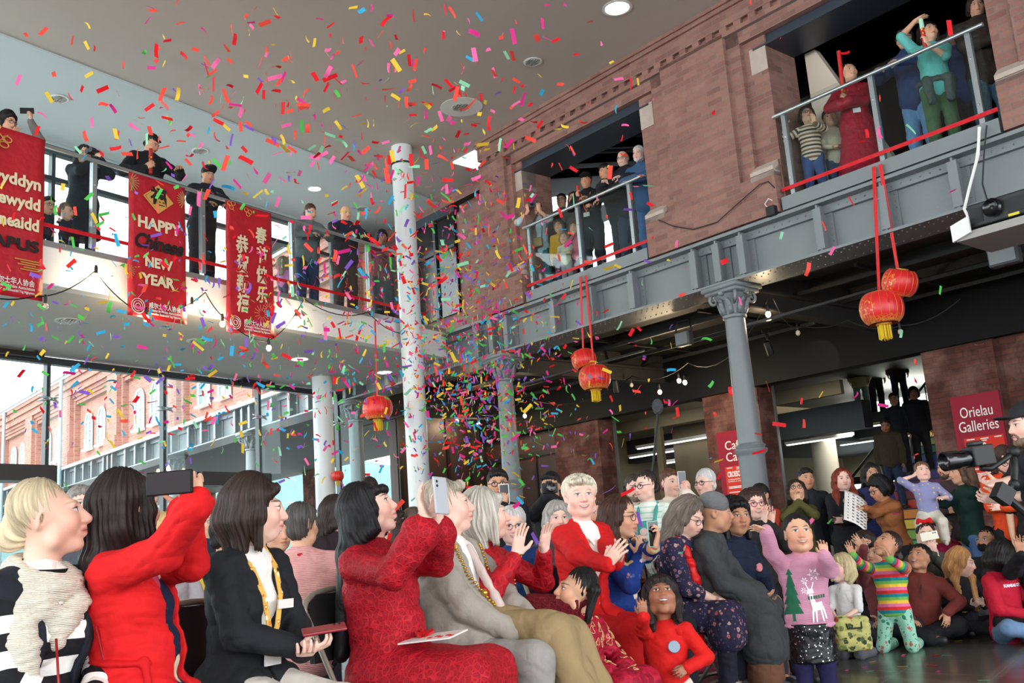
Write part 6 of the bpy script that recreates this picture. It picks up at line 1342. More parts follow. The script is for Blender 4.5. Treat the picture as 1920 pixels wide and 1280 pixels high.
deer = [[(.02, -.235), (.075, -.225), (.08, -.265), (.025, -.275)], [(.02, -.27), (.03, -.27), (.024, -.33), (.017, -.33)], [(.036, -.27), (.046, -.27), (.043, -.33), (.036, -.33)], [(.062, -.26), (.072, -.26), (.078, -.325), (.071, -.325)], [(.072, -.25), (.082, -.25), (.094, -.315), (.086, -.315)], [(.02, -.235), (.045, -.235), (.035, -.185), (.015, -.185)], [(.0, -.185), (.04, -.18), (.035, -.155), (.01, -.16)], [(.012, -.16), (.018, -.16), (.002, -.125), (-.002, -.128)], [(.028, -.158), (.034, -.158), (.046, -.125), (.041, -.122)]]
lay_on(J, 'deer_motif', SW, WF, flatmesh([[(-x, z) for x, z in q] for q in deer]))
lay_on(J, 'deer_scarf', SW, GT, flatmesh([[(-a, -.212 + .1 * (a - .03)), (-a - .008, -.211 + .1 * (a - .03)), (-a - .008, -.193 + .1 * (a - .03)), (-a, -.194 + .1 * (a - .03))] for a in (.008, .021, .034, .047, .060, .073, .086)]), .004)
fl = []
for cx, cz, r in ((.05, -.085, .033), (.0, -.115, .018), (-.01, -.165, .015)):
    for k in range(6):
        a = k * math.pi / 3; dx, dz = math.cos(a), math.sin(a); fl.append([(-(cx + r * .15 * -dz), cz + r * .15 * dx), (-(cx + r * dx - .002 * dz), cz + r * dz + .002 * dx), (-(cx + r * dx + .004 * dz), cz + r * dz - .004 * dx)])
        fl.append([(-(cx + r * .6 * dx - .3 * r * dz), cz + r * .6 * dz + .3 * r * dx), (-(cx + r * .75 * dx), cz + r * .75 * dz), (-(cx + r * .6 * dx + .3 * r * dz), cz + r * .6 * dz - .3 * r * dx), (-(cx + r * .5 * dx), cz + r * .5 * dz)])
lay_on(J, 'snowflake_motif', SW, WF, flatmesh(fl))
J = person('girl in a crimson Chinese dress with gold embroidery looking back over her shoulder', (1082, 1108), 4.75, 128, 'sit', skin=1, hair=('pigtails', BLK, .10, .003), hy=128, hp=16, hs=.92, smile=1, maxs=2, dz=-.12, hr=-6, fat=1.1,
    top=dict(n='dress', m=lace(166, 16, 46, s=16.0), inf=.034, skirt=.72, sinf=.04, flare=.07, cuff=.035, collar='turtle', wr=.006), shoes=(120, 20, 30), arms=(((.12, .26, -.34), (1, -.4, -.6), (-.3, .9, -.2), (0, 0, -1), 25), ((-.14, .24, -.34), (-1, -.4, -.6), (.3, .9, -.2), (0, 0, -1), 25)))
s = J.s; gm = MB(); rs = random.Random(5); bt = BVHTree.FromPolygons([tuple(v.co) for v in J.objs['top'].data.vertices], [tuple(p.vertices) for p in J.objs['top'].data.polygons])
for i in (0, 1):
    for a, b_, nn in ((J.sh[i] * s, J.el[i] * s, 46), (J.el[i] * s, J.wr[i] * s, 20)):
        for _ in range(nn):
            q = a + (b_ - a) * rs.uniform(.15, .95) + A3(rs.uniform(-1, 1), rs.uniform(-1, 1), rs.uniform(-.3, 1)) * .2; hit, nrm, _i, _d = bt.find_nearest(Vector(q))
            n_ = np.array(nrm); x = unit(np.cross(n_, A3(.3, .5, .8))); y = np.cross(n_, x); r = rs.uniform(.008, .016); gm.tube([np.array(hit) + n_ * .002 + (x * math.cos(t) + y * math.sin(t)) * r * (1 + .35 * math.cos(3 * t)) for t in np.linspace(0, 6.28, 13)[:-1]], .0022, 4, closed=True)
gm.build('gold_lace_pattern', plain('pale_gold_thread', (206, 164, 116), .5), J.E)
J = person('girl in a scarlet frilled top and cream trousers with a raised hand', (1240, 1120), 5.05, 190, 'kneel', skin=3, hair=('bob', (36, 26, 24), .22, .003), hy=-8, hp=30, hs=.92, smile=1, maxs=1.2,
    top=dict(n='blouse', m=cl(206, 26, 22), inf=.03, hem=-.02, collar='crew', cuff=.006), bot=dict(m=cl(226, 214, 202), inf=.028), shoes=(60, 50, 50), arms=(px(1206, 1150, 4.72, (.8, .1, -1), (.0, .2, 1), (.2, -.9, .1), 30), ((-.16, .2, -.34), (-1, -.3, -.6), (.5, .7, -.2), (.6, -.2, -.3), 45)))
disc(J, 'badge', plain('pale_blue_badge', (150, 170, 190), .4), -.07, .135, -.17, .03, -.2); s = J.s; S = Solid(); K = lambda a, b_, c: (J.neck + J.X * a + J.F * b_ + J.U * c) * s
for e in (1, -1): S.path([K(.05 * e, .06, -.01), K(.13 * e, .06, -.05), K(.175 * e, .03, -.08), K(.20 * e, -.03, -.07)], [.018 * s, .026 * s, .032 * s, .03 * s], .01)
child_solid(J, 'frill', S, cl(206, 26, 22), wrinkle(.01, 4, 2.5))
# ---------------------------------------------------------------- the children and adults sitting on the floor
J = person('child in a rainbow striped jumper kneeling with both arms flung up', (1664, 1022), 8.0, 212, 'kneel', skin=2, hair=('pony', DBR, .1), hy=34, hp=34, hs=.98, maxs=.95, vox=.0055, lean=-4,
    top=dict(n='jumper', m=cloth('stripe', (214, 44, 48), (222, 110, 156), (232, 190, 58), (112, 178, 84), (24, 128, 136), w=.125), inf=.03, hem=-.07, collar='crew', wr=.003), bot=dict(n='leggings', m=cloth('floral', (150, 206, 182), (38, 110, 84), (206, 96, 88), (60, 130, 100), s=22.0, dens=.7, leaf=(40, 104, 84)), inf=.014), shoes=(26, 26, 30),
    knees=((.16, .10, .07), (-.16, .10, .07)), ankles=((.14, -.30, .06), (-.14, -.30, .06)), arms=(px(1586, 1032, 7.75, (.8, 0, -.6), (.25, .2, 1), (-.3, .9, .1), 8), px(1668, 1048, 7.65, (-.9, .1, -.7), (.2, .2, 1), (.8, .2, .2), 25)))
HD = cl(116, 52, 46)
J = person('boy in a maroon hoodie sitting cross legged and smiling upwards', (1724, 1046), 8.4, 200, 'floor', skin=2, hair=('crop', BLK, .1, .002), hy=26, hp=28, hs=1.0, smile=1, maxs=1.1, side=-6,
    top=dict(n='hoodie', m=HD, inf=.034, collar='hood'), bot=dict(m=cl(30, 30, 34), inf=.03), shoes=(40, 40, 46), arms=(((.10, .22, -.40), (1, -.2, -.5), (-.4, .8, -.2), (0, 0, -1), 30), px(1776, 1148, 8.0, (-1, -.1, -.2), (.1, .5, -.9), (.3, -.3, -.6), 25)))
b = MB(); s = J.s; b.bar((J.neck + J.F * .135 + J.U * -.06) * s, (J.neck + J.F * .155 + J.U * -.2) * s, .008, .004, tuple(J.F)); b.build('zip', BLACK, J.E)
b = MB(); t_ = J.toe[0] * s
C('woman with long strawberry blonde hair in black sitting on the floor, head bowed', (1803, 1052), 8.6, 170, 'floor', 5, ('front', (190, 136, 84), .34, .004), (28, 28, 32), (30, 30, 34), (((.08, .26, -.30), (1, -.2, -.6), (-.5, .6, .5), (-.3, -.5, .5), 45), ((-.08, .26, -.30), (-1, -.2, -.6), (.5, .6, .5), (.3, -.5, .5), 45)), hy=-48, hp=-16, fem=1, maxs=1.1)
J = C('girl with long black hair in a cherry red lettered hoodie and jeans on the floor', (1880, 1042), 8.0, 152, 'floor', 2, ('long', (24, 21, 22), .26, .003), (190, 26, 52), (110, 140, 176), (((.06, .24, -.36), (1, -.2, -.6), (-.6, .7, -.2), (0, 0, -1), 30), ((-.06, .26, -.36), (-1, -.2, -.6), (.6, .7, -.2), (0, 0, -1), 30)), hy=-74, hp=-22, maxs=1.1, denim=1, inf=.036, n='hoodie', collar='hood', shoes=(206, 202, 196))
def chest_text(J, txt, size, u, wd, m, bold=.002, shear=0.0):
    cu = bpy.data.curves.new('t', 'FONT'); cu.body = txt; cu.size = size; cu.align_x = 'CENTER'; cu.offset = bold; cu.resolution_u = 2; o = bpy.data.objects.new('t', cu); COL.objects.link(o); dg = bpy.context.evaluated_depsgraph_get(); dg.update(); me = bpy.data.meshes.new_from_object(o.evaluated_get(dg)); bpy.data.objects.remove(o); bpy.data.curves.remove(cu)
    xs = [v.co.x for v in me.vertices]; k = wd / max(max(xs) - min(xs), 1e-6)
    for v in me.vertices: v.co = (-v.co.x * k, 0, v.co.y + u)
    me.materials.clear(); lay_on(J, 'lettering', J.objs['top'], m, me)
chest_text(J, 'KANSAS CITY', .03, -.09, .19, WF); chest_text(J, 'YEE', .085, -.175, .18, plain('grey_felt', (200, 190, 190), .85), .006)
J = C('woman in a black face mask and clear glasses sitting behind the red hoodie', (1850, 1012), 9.4, 205, 'floor', 2, ('low', BLK), (34, 34, 38), (30, 30, 34), ('lap', 'lap'), hy=30, hp=4, fem=1, maxs=1.25, glasses=(150, 150, 150))
S = Solid(); H = J.H; q = J.q; S.ell(H(0, .066, -.062), A3(.058, .048, .048) * q, np.array([J.HX, J.HF, J.HU])); child_solid(J, 'face_mask', S, cl(20, 20, 22)); b = MB()
for e in (1, -1): b.tube([H(.05 * e, .07, -.05), H(.08 * e, .0, -.01)], .002, 4); b.tube([H(.045 * e, .06, -.09), H(.082 * e, -.005, -.03)], .002, 4)
b.build('mask_strap', BLACK, J.E)
J = C('woman with round glasses and a magenta sequinned scarf below the mother and toddler', (1763, 985), 9.9, 168, 'floor', 5, ('bun', DBR), (150, 110, 40), (40, 40, 46), ('lap', 'lap'), hy=-30, hp=2, fem=1, maxs=1.4, glasses=(120, 100, 90))
S = Solid(); s = J.s; K = lambda a, b_, c: (J.neck + J.X * a + J.F * b_ + J.U * c) * s; S.path([K(.1 * math.cos(t), .02 + .1 * math.sin(t), -.01 - .03 * math.sin(t)) for t in np.linspace(0, 6.28, 13)], .045 * s, .02); S.path([K(.08, .12, -.06), K(.10, .17, -.25), K(.10, .2, -.45)], .06 * s, .02); child_solid(J, 'scarf', S, cloth('spots', (140, 20, 60), (190, 60, 100), s=30.0))
J = C('woman with a red hair bow raising a phone in front of her face', (1737, 1004), 9.3, 196, 'floor', 5, ('low', DBR), (70, 72, 66), (60, 60, 60), (px(1748, 1040, 8.9, (1, .2, -1), (-.1, .2, 1), (-.2, -.6, 0), 50), px(1755, 1050, 9.0, (-1, .2, -1), (.1, .2, 1), (.3, -.7, 0), 50)), hy=0, hp=8, fem=1, maxs=1.3)
S = Solid(); H = J.H
for e in (1, -1): S.path([H(0, .03, .125), H(.05 * e, .02, .145), H(.06 * e, .02, .12)], .018 * J.q, .01)
child_solid(J, 'hair_bow', S, cl(200, 20, 24)); phone(J, 0, 'phone with pale screen held by the woman with the red hair bow', (226, 222, 200), (1, 0, .1), (-.2, -.9, .1), off=(-.03, -.03, .09))
C('smiling woman in a dark zipped fleece sitting behind the rainbow jumper, jeans knee raised', (1622, 1022), 8.9, 192, 'floor', 1, ('bob', DBR, .15), (34, 34, 38), (96, 122, 160), ('lap', 'lap'), hy=10, hp=6, fem=1, smile=1, maxs=1.25, denim=1, knees=((.30, .30, .17), (-.12, .36, .36)), ankles=(None, (-.12, .42, .07)))
C('child in a dusty maroon top reaching up behind the rainbow jumper', (1646, 1042), 8.6, 215, 'floor', 1, ('short', DBR), (126, 62, 64), (50, 50, 56), (px(1619, 1008, 8.3, (.7, .2, -.8), (.5, .2, .8), (-.2, .9, .2), 10), 'lap'), hy=20, hp=20, maxs=1.1)
J = C('blonde toddler in a white t-shirt beside a yellow and green bag', (1577, 1066), 7.7, 222, 'kneel', 5, ('bob', (196, 178, 136), .12, .005), (220, 218, 216), (90, 90, 96), ('lap', 'lap'), sleeve=.45, hs=.9, maxs=1.1, hy=20, hp=10, s=None)
S = Solid(); p = at(1590, 1118, 7.35); E = empty('tote_bag', tuple(p)); tag(E, 'yellow and green cartoon print tote bag on the floor behind the pink jumper', 'bag'); S.box((0, 0, -.04), (.125, .05, .12), None, .035); r = S.mesh('body', .008, wrinkle(.012, 6), 1); link('body', r[0], cloth('camo', (188, 184, 112), (84, 104, 60), (60, 66, 50), (190, 90, 64), (120, 130, 70), s=22.0, dens=.9, r=.42, leaf=(70, 84, 50)), E); E.location.z = .26; b = MB(); b.tube([(-.06, -.03, .06), (-.05, -.06, .0), (.05, -.06, .0), (.06, -.03, .06)], .007, 6); b.build('handle', BLACK, E)
C('person in black at the edge of the floor group with one hand raised', (1945, 1010), 7.9, 215, 'floor', 2, ('short', BLK), (26, 26, 30), (30, 30, 34), (px(1915, 1040, 7.6, (1, 0, -1), (.0, .1, 1), (-.3, .9, 0), 12), 'lap'), maxs=1.2)
p = onz(1735, 1196, 0); E = empty('water_bottle', tuple(p)); tag(E, 'clear water bottle with purple lid between the kneeling child and the boy', 'bottle'); b = MB(); b.lathe([(.034, 0), (.036, .01), (.036, .15), (.03, .175), (.032, .18)], n=20); b.build('bottle_body', glassmat('clear_plastic', (.78, .84, .88), 1.0), E, smooth=40); b = MB(); b.lathe([(.034, .18), (.034, .225), (.02, .235), (.014, .26), (.001, .262)], n=20); b.build('lid', plain('purple_plastic', (110, 84, 160), .4), E, smooth=40); b = MB(); b.lathe([(.0365, .09), (.0365, .15)], n=20, cap=False); b.build('label_sleeve', plain('blue_label', (80, 100, 160), .4), E)
# ---------------------------------------------------------------- people standing on the far side
J = C('red haired woman in a black graphic top standing in front of the back hall', (1580, 898), 10.8, 188, 'stand', 5, ('front', (120, 44, 26), .34, .004), (30, 30, 34), (30, 30, 34), ('fold', 'fold'), fem=1, fat=1.15, hy=-4)
lay_on(J, 'print', J.objs['top'], plain('grey_print', (110, 108, 112), .8), flatmesh([[(-.1 + .02 * k, -.2 - .02 * (k % 3)), (-.085 + .02 * k, -.21), (-.09 + .02 * k, -.26 - .02 * (k % 2)), (-.105 + .02 * k, -.25)] for k in range(10)]))
C('dark haired woman glancing sideways between the red haired woman and the stairs', (1634, 888), 11.4, 196, 'stand', 2, ('long', BLK, .2), (40, 44, 90), (40, 40, 46), ('down', 'down'), fem=1, hy=-12)
J = C('woman with black hair and glasses in a tan brown jacket reading a large sheet', (1648, 915), 10.0, 252, 'stand', 2, ('bob', BLK, .08), (150, 92, 54), (34, 34, 38), (px(1618, 952, 9.7, (.3, -.3, -1), (.5, .9, .1), (0, 0, 1), 40), px(1600, 945, 10.0, (-.6, -.3, -1), (.3, .9, .3), (0, .2, 1), 40)), fem=1, hy=8, hp=-22, glasses=(30, 30, 30), n='jacket', lean=8)
p = at(1604, 958, 9.75); E = empty('paper_sheet', tuple(p)); E.rotation_euler = (R(52), R(34), R(10)); tag(E, 'large printed sheet of small pictures held up by the woman in the tan jacket', 'paper')
P_ = [((i / 10 - .5) * .26, (j / 12 - .5) * .44, .03 * math.sin(i / 10 * 3)) for j in range(13) for i in range(11)]; me = rawmesh('sheet', np.array(P_), np.array([(j * 11 + i, j * 11 + i + 1, j * 11 + 12 + i, j * 11 + 11 + i) for j in range(12) for i in range(10)])); o = link('sheet', me, WPRINT, E); so = o.modifiers.new('thickness', 'SOLIDIFY'); so.thickness = .002
b = MB(); rs = random.Random(2)
for j in range(9):
    for i in range(5): x, y = -.1 + .045 * i, -.19 + .045 * j; b.box(x, x + .02 + .012 * rs.random(), y, y + .008 + .012 * rs.random(), .03 * math.sin((x / .26 + .5) * 3) + .002, .03 * math.sin((x / .26 + .5) * 3) + .004)
b.build('picture_print', plain('grey_ink', (96, 90, 96), .7), E)
C('woman with glasses in olive green looking up beside the brick pier', (1493, 920), 10.3, 182, 'stand', 1, ('long', DBR, .22), (82, 80, 40), (40, 40, 44), (UPR(), UPR(-1)), fem=1, hp=22, glasses=(40, 40, 40), hy=8)
C('person in a dark puffer jacket just behind the olive green jumper', (1512, 897), 11.1, 178, 'stand', 2, ('short', BLK), (40, 44, 50), (40, 40, 44), ('down', 'down'), inf=.04, n='jacket')
C('woman with dark tied hair in a rust orange cardigan by the tall column', (1426, 930), 10.2, 225, 'stand', 2, ('low', BLK), (150, 44, 28), (40, 40, 44), ('fold', 'fold'), fem=1, hp=-18)
C('white haired man with dark glasses in a black coat in front of the crimson sign', (1322, 905), 9.0, 216, 'stand', 5, ('crop', WHT), (36, 38, 44), (40, 40, 44), ('down', 'down'), glasses=(50, 40, 40), inf=.04, n='coat', hy=10)
J = C('smiling woman in a cream coat with black trim photographing', (1258, 905), 8.7, 170, 'stand', 5, ('short', (96, 62, 46)), (222, 212, 196), (60, 60, 66), (px(1283, 925, 8.4, (-.3, .3, -1), (0, .2, 1), (-.5, -.7, 0), 50), px(1290, 925, 8.4, (-1, .2, -1), (0, .2, 1), (.5, -.7, 0), 50)), fem=1, smile=1, fat=1.1, hy=-10, n='coat'); phone(J, 1, 'white phone held up by the woman in the cream coat', (206, 208, 212), (0, 0, 1), (-.3, .9, 0), off=(-.02, .0, .05))
J = C('woman in green dungarees over a pale striped top, dark hair tied back', (1210, 910), 8.2, 205, 'stand', 5, ('low', DBR), (0, 0, 0), (70, 150, 138), (((.08, .25, -.3), (1, -.2, -.6), (-.6, .6, .2), (0, -.3, -1), 40), ((-.04, .25, -.3), (-1, -.2, -.6), (.6, .6, .2), (0, -.3, -1), 40)), fem=1, hy=26, hp=-4, glasses=(40, 36, 40), t=dict(n='striped_top', m=cloth('stripe', (222, 226, 216), (222, 226, 216), (222, 226, 216), (176, 206, 196), w=.045), inf=.02, wr=.003))
S = Solid(); s = J.s; K = lambda a, b_, c: (J.neck + J.X * a + J.F * b_ + J.U * c) * s; S.box(K(0, .12, -.26), (.10 * s, .022 * s, .12 * s), np.array([J.X, J.F, J.U]), .02)
for e in (1, -1): S.path([K(.075 * e, .13, -.16), K(.085 * e, .10, -.06), K(.085 * e, .02, .01), K(.07 * e, -.08, -.04)], .018 * s, .01)
S.ell(J.hip * s + J.U * .05, A3(.17, .13, .16) * s, None, .03); child_solid(J, 'dungarees', S, cloth('denim', (76, 158, 146))); disc(J, 'badge', plain('white_red_badge', (224, 190, 190), .4), .03, .155, -.24, .032); disc(J, 'flower_badge', plain('pink_flower', (206, 50, 110), .5), -.05, .155, -.27, .03)
J = C('bearded man wearing black headphones behind the green dungarees', (1190, 916), 9.0, 196, 'stand', 5, ('crop', (70, 60, 54)), (196, 190, 184), (60, 60, 60), ('down', 'down'), beard=(120, 104, 92), hy=-14, fat=1.1); H = J.H; b = MB(); b.tube([H(.09 * math.cos(t), -.01, .03 + .10 * math.sin(t)) for t in np.linspace(.0, math.pi, 13)], .009 * J.q, 6)
for e in (1, -1): b.lathe([(.032, -.012), (.036, .0), (.03, .014)], H(.092 * e, -.008, -.002), 14, (J.HF, J.HU, J.HX * e))
b.build('headphones', BLACK, J.E, smooth=40)
J = C('man with glasses in black holding up a white phone beside the second column', (934, 908), 7.8, 176, 'stand', 2, ('short', BLK), (26, 27, 32), (34, 34, 38), (px(944, 948, 7.45, (1, .2, -1), (-.1, .1, 1), (-.2, -.7, 0), 50), 'down'), glasses=(30, 30, 30), n='jacket'); phone(J, 0, 'white phone held by the man in black next to the second column', (230, 232, 236), (0, 0, 1), (.1, .9, 0), off=(.0, -.02, .02))
J = C('person in black photographing with a camera held to the eye, by the brick pier', (1032, 912), 8.3, 190, 'stand', 2, ('short', BLK), (28, 28, 31), (30, 30, 33), (px(1026, 930, 7.95, (1, .1, -1), (-.3, .1, .9), (-.3, -.8, 0), 50), px(1036, 932, 7.95, (-1, .1, -1), (.3, .1, .9), (.3, -.8, 0), 50)), n='jacket', hy=8)
E = empty('camera', tuple(at(1030, 915, 7.95)), R(10)); tag(E, 'black camera held by the person in black near the brick pier', 'camera'); b = MB(); b.box(-.065, .065, -.025, .025, -.04, .04); b.box(-.025, .025, -.02, .02, .04, .06); b.build('body', BLACK, E, bevel=.006); b = MB(); b.lathe([(.032, .02), (.036, .09), (.03, .1), (.001, .095)], (0, 0, 0), 18, ((1, 0, 0), (0, 0, 1), (0, -1, 0))); b.build('lens', plain('lens_black', (14, 14, 18), .12), E, smooth=40)
# ---------------------------------------------------------------- rows behind the front row
C('laughing white haired man with glasses in a blue jacket behind the silver bob', (962, 985), 6.5, 168, 'sit', 5, ('crop', WHT), (34, 60, 110), (60, 60, 70), ('lap', 'lap'), glasses=(60, 60, 60), smile=1, hy=8, hp=-4, maxs=1.2, n='jacket')
C('grey haired woman smiling behind the red blazer', (1046, 972), 7.4, 170, 'sit', 5, ('bob', (170, 164, 158), .06), (70, 60, 70), (60, 60, 66), ('lap', 'lap'), smile=1, fem=1, maxs=1.25)
C('woman with short brown hair seated behind the smiling red blazer', (1112, 962), 7.8, 160, 'sit', 1, ('short', (90, 66, 52)), (120, 108, 112), (60, 60, 66), ('lap', 'lap'), fem=1, maxs=1.25)
C('older person with grey black hair in a pink jacket and patterned collar, seen from behind', (566, 985), 5.5, -8, 'sit', 1, ('short', (78, 74, 72), .2, .005), (226, 164, 160), (60, 60, 70), ('lap', 'lap'), kind='knit', hy=16, inf=.034, n='jacket', maxs=1.25)
J = PEOPLE[-1]; S = Solid(); s = J.s; S.path([(J.neck + J.X * .075 * math.cos(t) + J.F * (.0 + .075 * math.sin(t)) + J.U * .0) * s for t in np.linspace(0, 6.28, 13)], .024 * s, .01); child_solid(J, 'patterned_scarf', S, cloth('floral', (190, 24, 30), (230, 180, 60), (220, 220, 210), s=40.0))
C('woman with long dark hair half hidden behind the black haired woman in red lace', (632, 962), 7.0, 120, 'sit', 1, ('long', DBR, .2), (50, 40, 44), (50, 50, 56), ('lap', 'lap'), fem=1, maxs=1.35, hy=-20)
C('man with hair tied in a topknot in a black waistcoat, head bowed', (692, 922), 9.2, 170, 'stand', 2, ('bun', DBR), (28, 28, 32), (34, 34, 40), ('fold', 'fold'), hp=-26, beard=(60, 46, 40), n='waistcoat')
C('child with glasses and dark hair peeping under the raised red lace sleeve', (765, 1010), 6.3, 150, 'sit', 2, ('bob', DBR, .1), (40, 50, 90), (50, 50, 60), ('lap', 'lap'), hs=.9, glasses=(30, 30, 34), hy=-30, maxs=1.2)
C('man with short grey brown hair facing away behind the child with glasses', (778, 985), 7.2, 20, 'sit', 1, ('crop', (92, 78, 68)), (40, 48, 70), (50, 50, 60), ('lap', 'lap'), maxs=1.25)
C('woman in a navy quilted jacket bending forward behind the red lace dress', (735, 985), 7.0, 60, 'sit', 1, ('short', DBR), (34, 42, 66), (40, 40, 50), ('lap', 'lap'), lean=14, maxs=1.25, inf=.04, fem=1)
C('person with glasses and dark hair by the glass door in a navy coat', (397, 978), 7.8, 150, 'sit', 1, ('short', BLK), (36, 42, 56), (40, 40, 46), ('lap', 'lap'), glasses=(130, 130, 130), maxs=1.4)
C('fair haired child peeping from under the raised red sleeve', (312, 1000), 5.6, 110, 'sit', 5, ('crop', BLD), (200, 196, 200), (60, 60, 70), ('lap', 'lap'), hs=.92, maxs=1.2, hy=-10)
C('person in a mustard yellow jacket seated behind the black blazer', (425, 1005), 6.6, 40, 'sit', 2, ('short', BLK), (200, 164, 30), (50, 50, 56), ('lap', 'lap'), maxs=1.2)
C('grey haired man far behind the cream scarf and red coat', (152, 946), 6.4, 140, 'sit', 5, ('short', (150, 144, 138)), (80, 84, 92), (50, 50, 56), ('lap', 'lap'), maxs=1.35)
C('dark haired woman behind the pink jacket turned towards the stage', (520, 1000), 6.6, 140, 'sit', 1, ('short', DBR), (90, 100, 60), (50, 50, 56), ('lap', 'lap'), maxs=1.3, fem=1)
# ---------------------------------------------------------------- by the stairs and the cameraman
J = C('woman with long brown hair in a dark green jumper and jeans carrying a toddler', (1800, 884), 9.7, 268, 'stand', 1, ('long', (92, 66, 50), .22), (24, 52, 46), (76, 104, 146), (px(1742, 945, 9.55, (.3, -.3, -1), (.2, 1, .2), (-.3, .2, 1), 40), px(1748, 930, 9.9, (-.6, -.3, -1), (-.2, 1, .2), (.3, .2, 1), 40)), fem=1, hy=-4, denim=1)
person('toddler in a lilac spotted t-shirt and cream trousers carried on an arm', (1730, 884), 9.6, 205, 'sit', s=.56, air=1, skin=5, hair=('crop', (120, 84, 58), .1), hs=.80, hp=14, hy=-18, top=dict(n='t_shirt', m=cloth('spots', (134, 136, 176), (216, 176, 96), s=22.0), inf=.03, sleeve=.5), bot=dict(m=cl(206, 200, 186), inf=.03), shoes=(200, 190, 180), knees=((.14, .36, .42), (-.2, .30, .42)), ankles=((.16, .30, .10), (-.2, .2, .12)), arms=(((.15, .02, .16), (1, .4, -.2), (-.7, -.3, .6), (-.5, -.6, 0), 40), ((-.2, .2, -.25), (-1, 0, -1), (-.3, .8, 0), (0, 0, -1), 25)))
C('bearded man in a blue baseball cap behind the green jumper', (1776, 876), 10.4, 240, 'stand', 1, ('crop', BRN), (70, 56, 60), (50, 50, 56), ('fold', 'fold'), cap=('backcap', cl(60, 80, 110)), beard=(90, 70, 60), hy=8)
C('man with long brown hair and glasses in an orange t-shirt looking down', (1884, 862), 9.2, 205, 'stand', 5, ('long', (66, 46, 38), .14), (214, 70, 26), (30, 30, 34), ('fold', 'fold'), hp=-24, hy=-16, glasses=(40, 40, 40), fat=1.12, beard=(80, 60, 50))
C('man in a black t-shirt beside the orange t-shirt', (1918, 858), 9.0, 215, 'stand', 1, ('short', DBR), (30, 30, 34), (30, 30, 34), ('down', 'down'), sleeve=.5, hy=20, hp=-10)
J = person('cameraman in a black cap holding a camera on a stabiliser arm', (1928, 796), 5.7, 262, 'stand', skin=5, hair=('crop', (90, 70, 60)), hy=6, hp=-2, cap=('cap', cl(34, 36, 40)), beard=(130, 104, 84), top=dict(n='t_shirt', m=cl(30, 31, 36), inf=.026, sleeve=.55), bot=dict(m=cl(34, 34, 38)), arms=(px(1862, 918, 5.35, (.3, -.6, -1), (.1, 1, .05), (-.5, 0, .8), 45), px(1868, 935, 5.8, (-.5, -.6, -1), (-.1, 1, .1), (.6, 0, .6), 50)), maxs=1.15, vox=.005)
p = at(1822, 858, 5.3); E = empty('camera', tuple(p)); E.rotation_euler = (0, R(-4), R(12)); tag(E, 'black video camera with a long lens on the stabiliser grip of the cameraman', 'camera'); b = MB(); b.box(-.02, .11, -.05, .05, -.05, .06); b.box(.0, .07, -.03, .03, .06, .085); b.build('body', BLACK, E, bevel=.008); b = MB(); b.lathe([(.04, 0), (.045, .02), (.045, .06), (.05, .07), (.052, .15), (.045, .155), (.03, .13), (.001, .12)], (-.02, 0, .0), 22, ((0, 1, 0), (0, 0, 1), (-1, 0, 0))); b.build('lens', plain('lens_black', (14, 14, 18), .15), E, smooth=40)
b = MB(); b.tube([(.04, 0, -.06), (.10, .0, -.07), (.2, 0, -.03), (.26, 0, .0)], .016, 8); b.tube([(.26, 0, .02), (.24, .0, -.10), (.20, -.02, -.17), (.12, -.02, -.21)], .02, 8); b.ball((.26, 0, .0), .035, 12, 8); b.ball((.2, -.02, -.17), .03, 10, 6); b.build('stabiliser_arm', BLACK, E, smooth=True); b = MB(); b.obox((.12, -.02, -.21), (.035, 0, -.03), (0, .03, 0), (.03, 0, .035)); b.tube([(.13, -.02, -.22), (.26, -.02, -.36), (.40, -.02, -.50)], .022, 10); b.build('grip', BLACK, E)
C('man in a brown jacket and jeans walking down the rainbow stairs', (1660, 797), 18.0, 205, 'stand', 3, ('crop', BLK), (64, 56, 44), (44, 56, 80), ('down', 'down'), z0=1.2, inf=.045, n='jacket', hp=-20, denim=1)
C('person in a dark hooded top higher up on the rainbow stairs', (1675, 748), 19.0, 200, 'stand', 2, ('short', DBR), (30, 32, 36), (34, 34, 40), ('down', 'down'), z0=1.8, n='hoodie'); C('person in black beside the stair wall, highest on the rainbow stairs', (1713, 737), 18.9, 200, 'stand', 3, ('bob', BLK, .05), (20, 20, 24), (24, 24, 28), ('down', 'down'), z0=1.8, n='coat', inf=.04)
C('person in a long cream top up on the mezzanine, head hidden by the dark beam', (1603, 656), 23.2, 200, 'stand', 2, ('short', BLK), (206, 190, 150), (150, 170, 160), ('down', 'down'), z0=3.44, t=dict(n='tunic', m=cl(206, 190, 150), inf=.04, skirt=.4, sinf=.03)); C('person in dark red and blue up on the mezzanine near the stair top', (1674, 642), 22.6, 190, 'stand', 2, ('short', BLK), (70, 30, 32), (40, 46, 70), ('down', 'down'), z0=3.44); C('person in dark green up on the mezzanine beside the cream top', (1632, 650), 23.6, 170, 'stand', 2, ('short', BLK), (30, 80, 60), (40, 46, 50), ('down', 'down'), z0=3.44)
b = MB(); E = empty('boom_microphone', tuple(at(1224, 905, 9.6))); tag(E, 'furry boom microphone on a thin black pole above the green dungarees', 'microphone'); q0 = at(1224, 905, 9.6); b.tube([at(1215, 960, 9.6) - q0, at(1226, 860, 9.6) - q0, at(1233, 775, 9.6) - q0], .012, 8); b.build('pole', BLACK, E); S = Solid(); c = at(1233, 762, 9.6) - q0; S.ell(c, (.05, .05, .075)); r = S.mesh('windshield', .008, lambda P: .008 * np.sin(P @ A3(160, 90, 120)) * np.sin(P @ A3(90, -150, 140)), 0); link('windshield', r[0], plain('grey_fur', (64, 64, 66), .95), E)
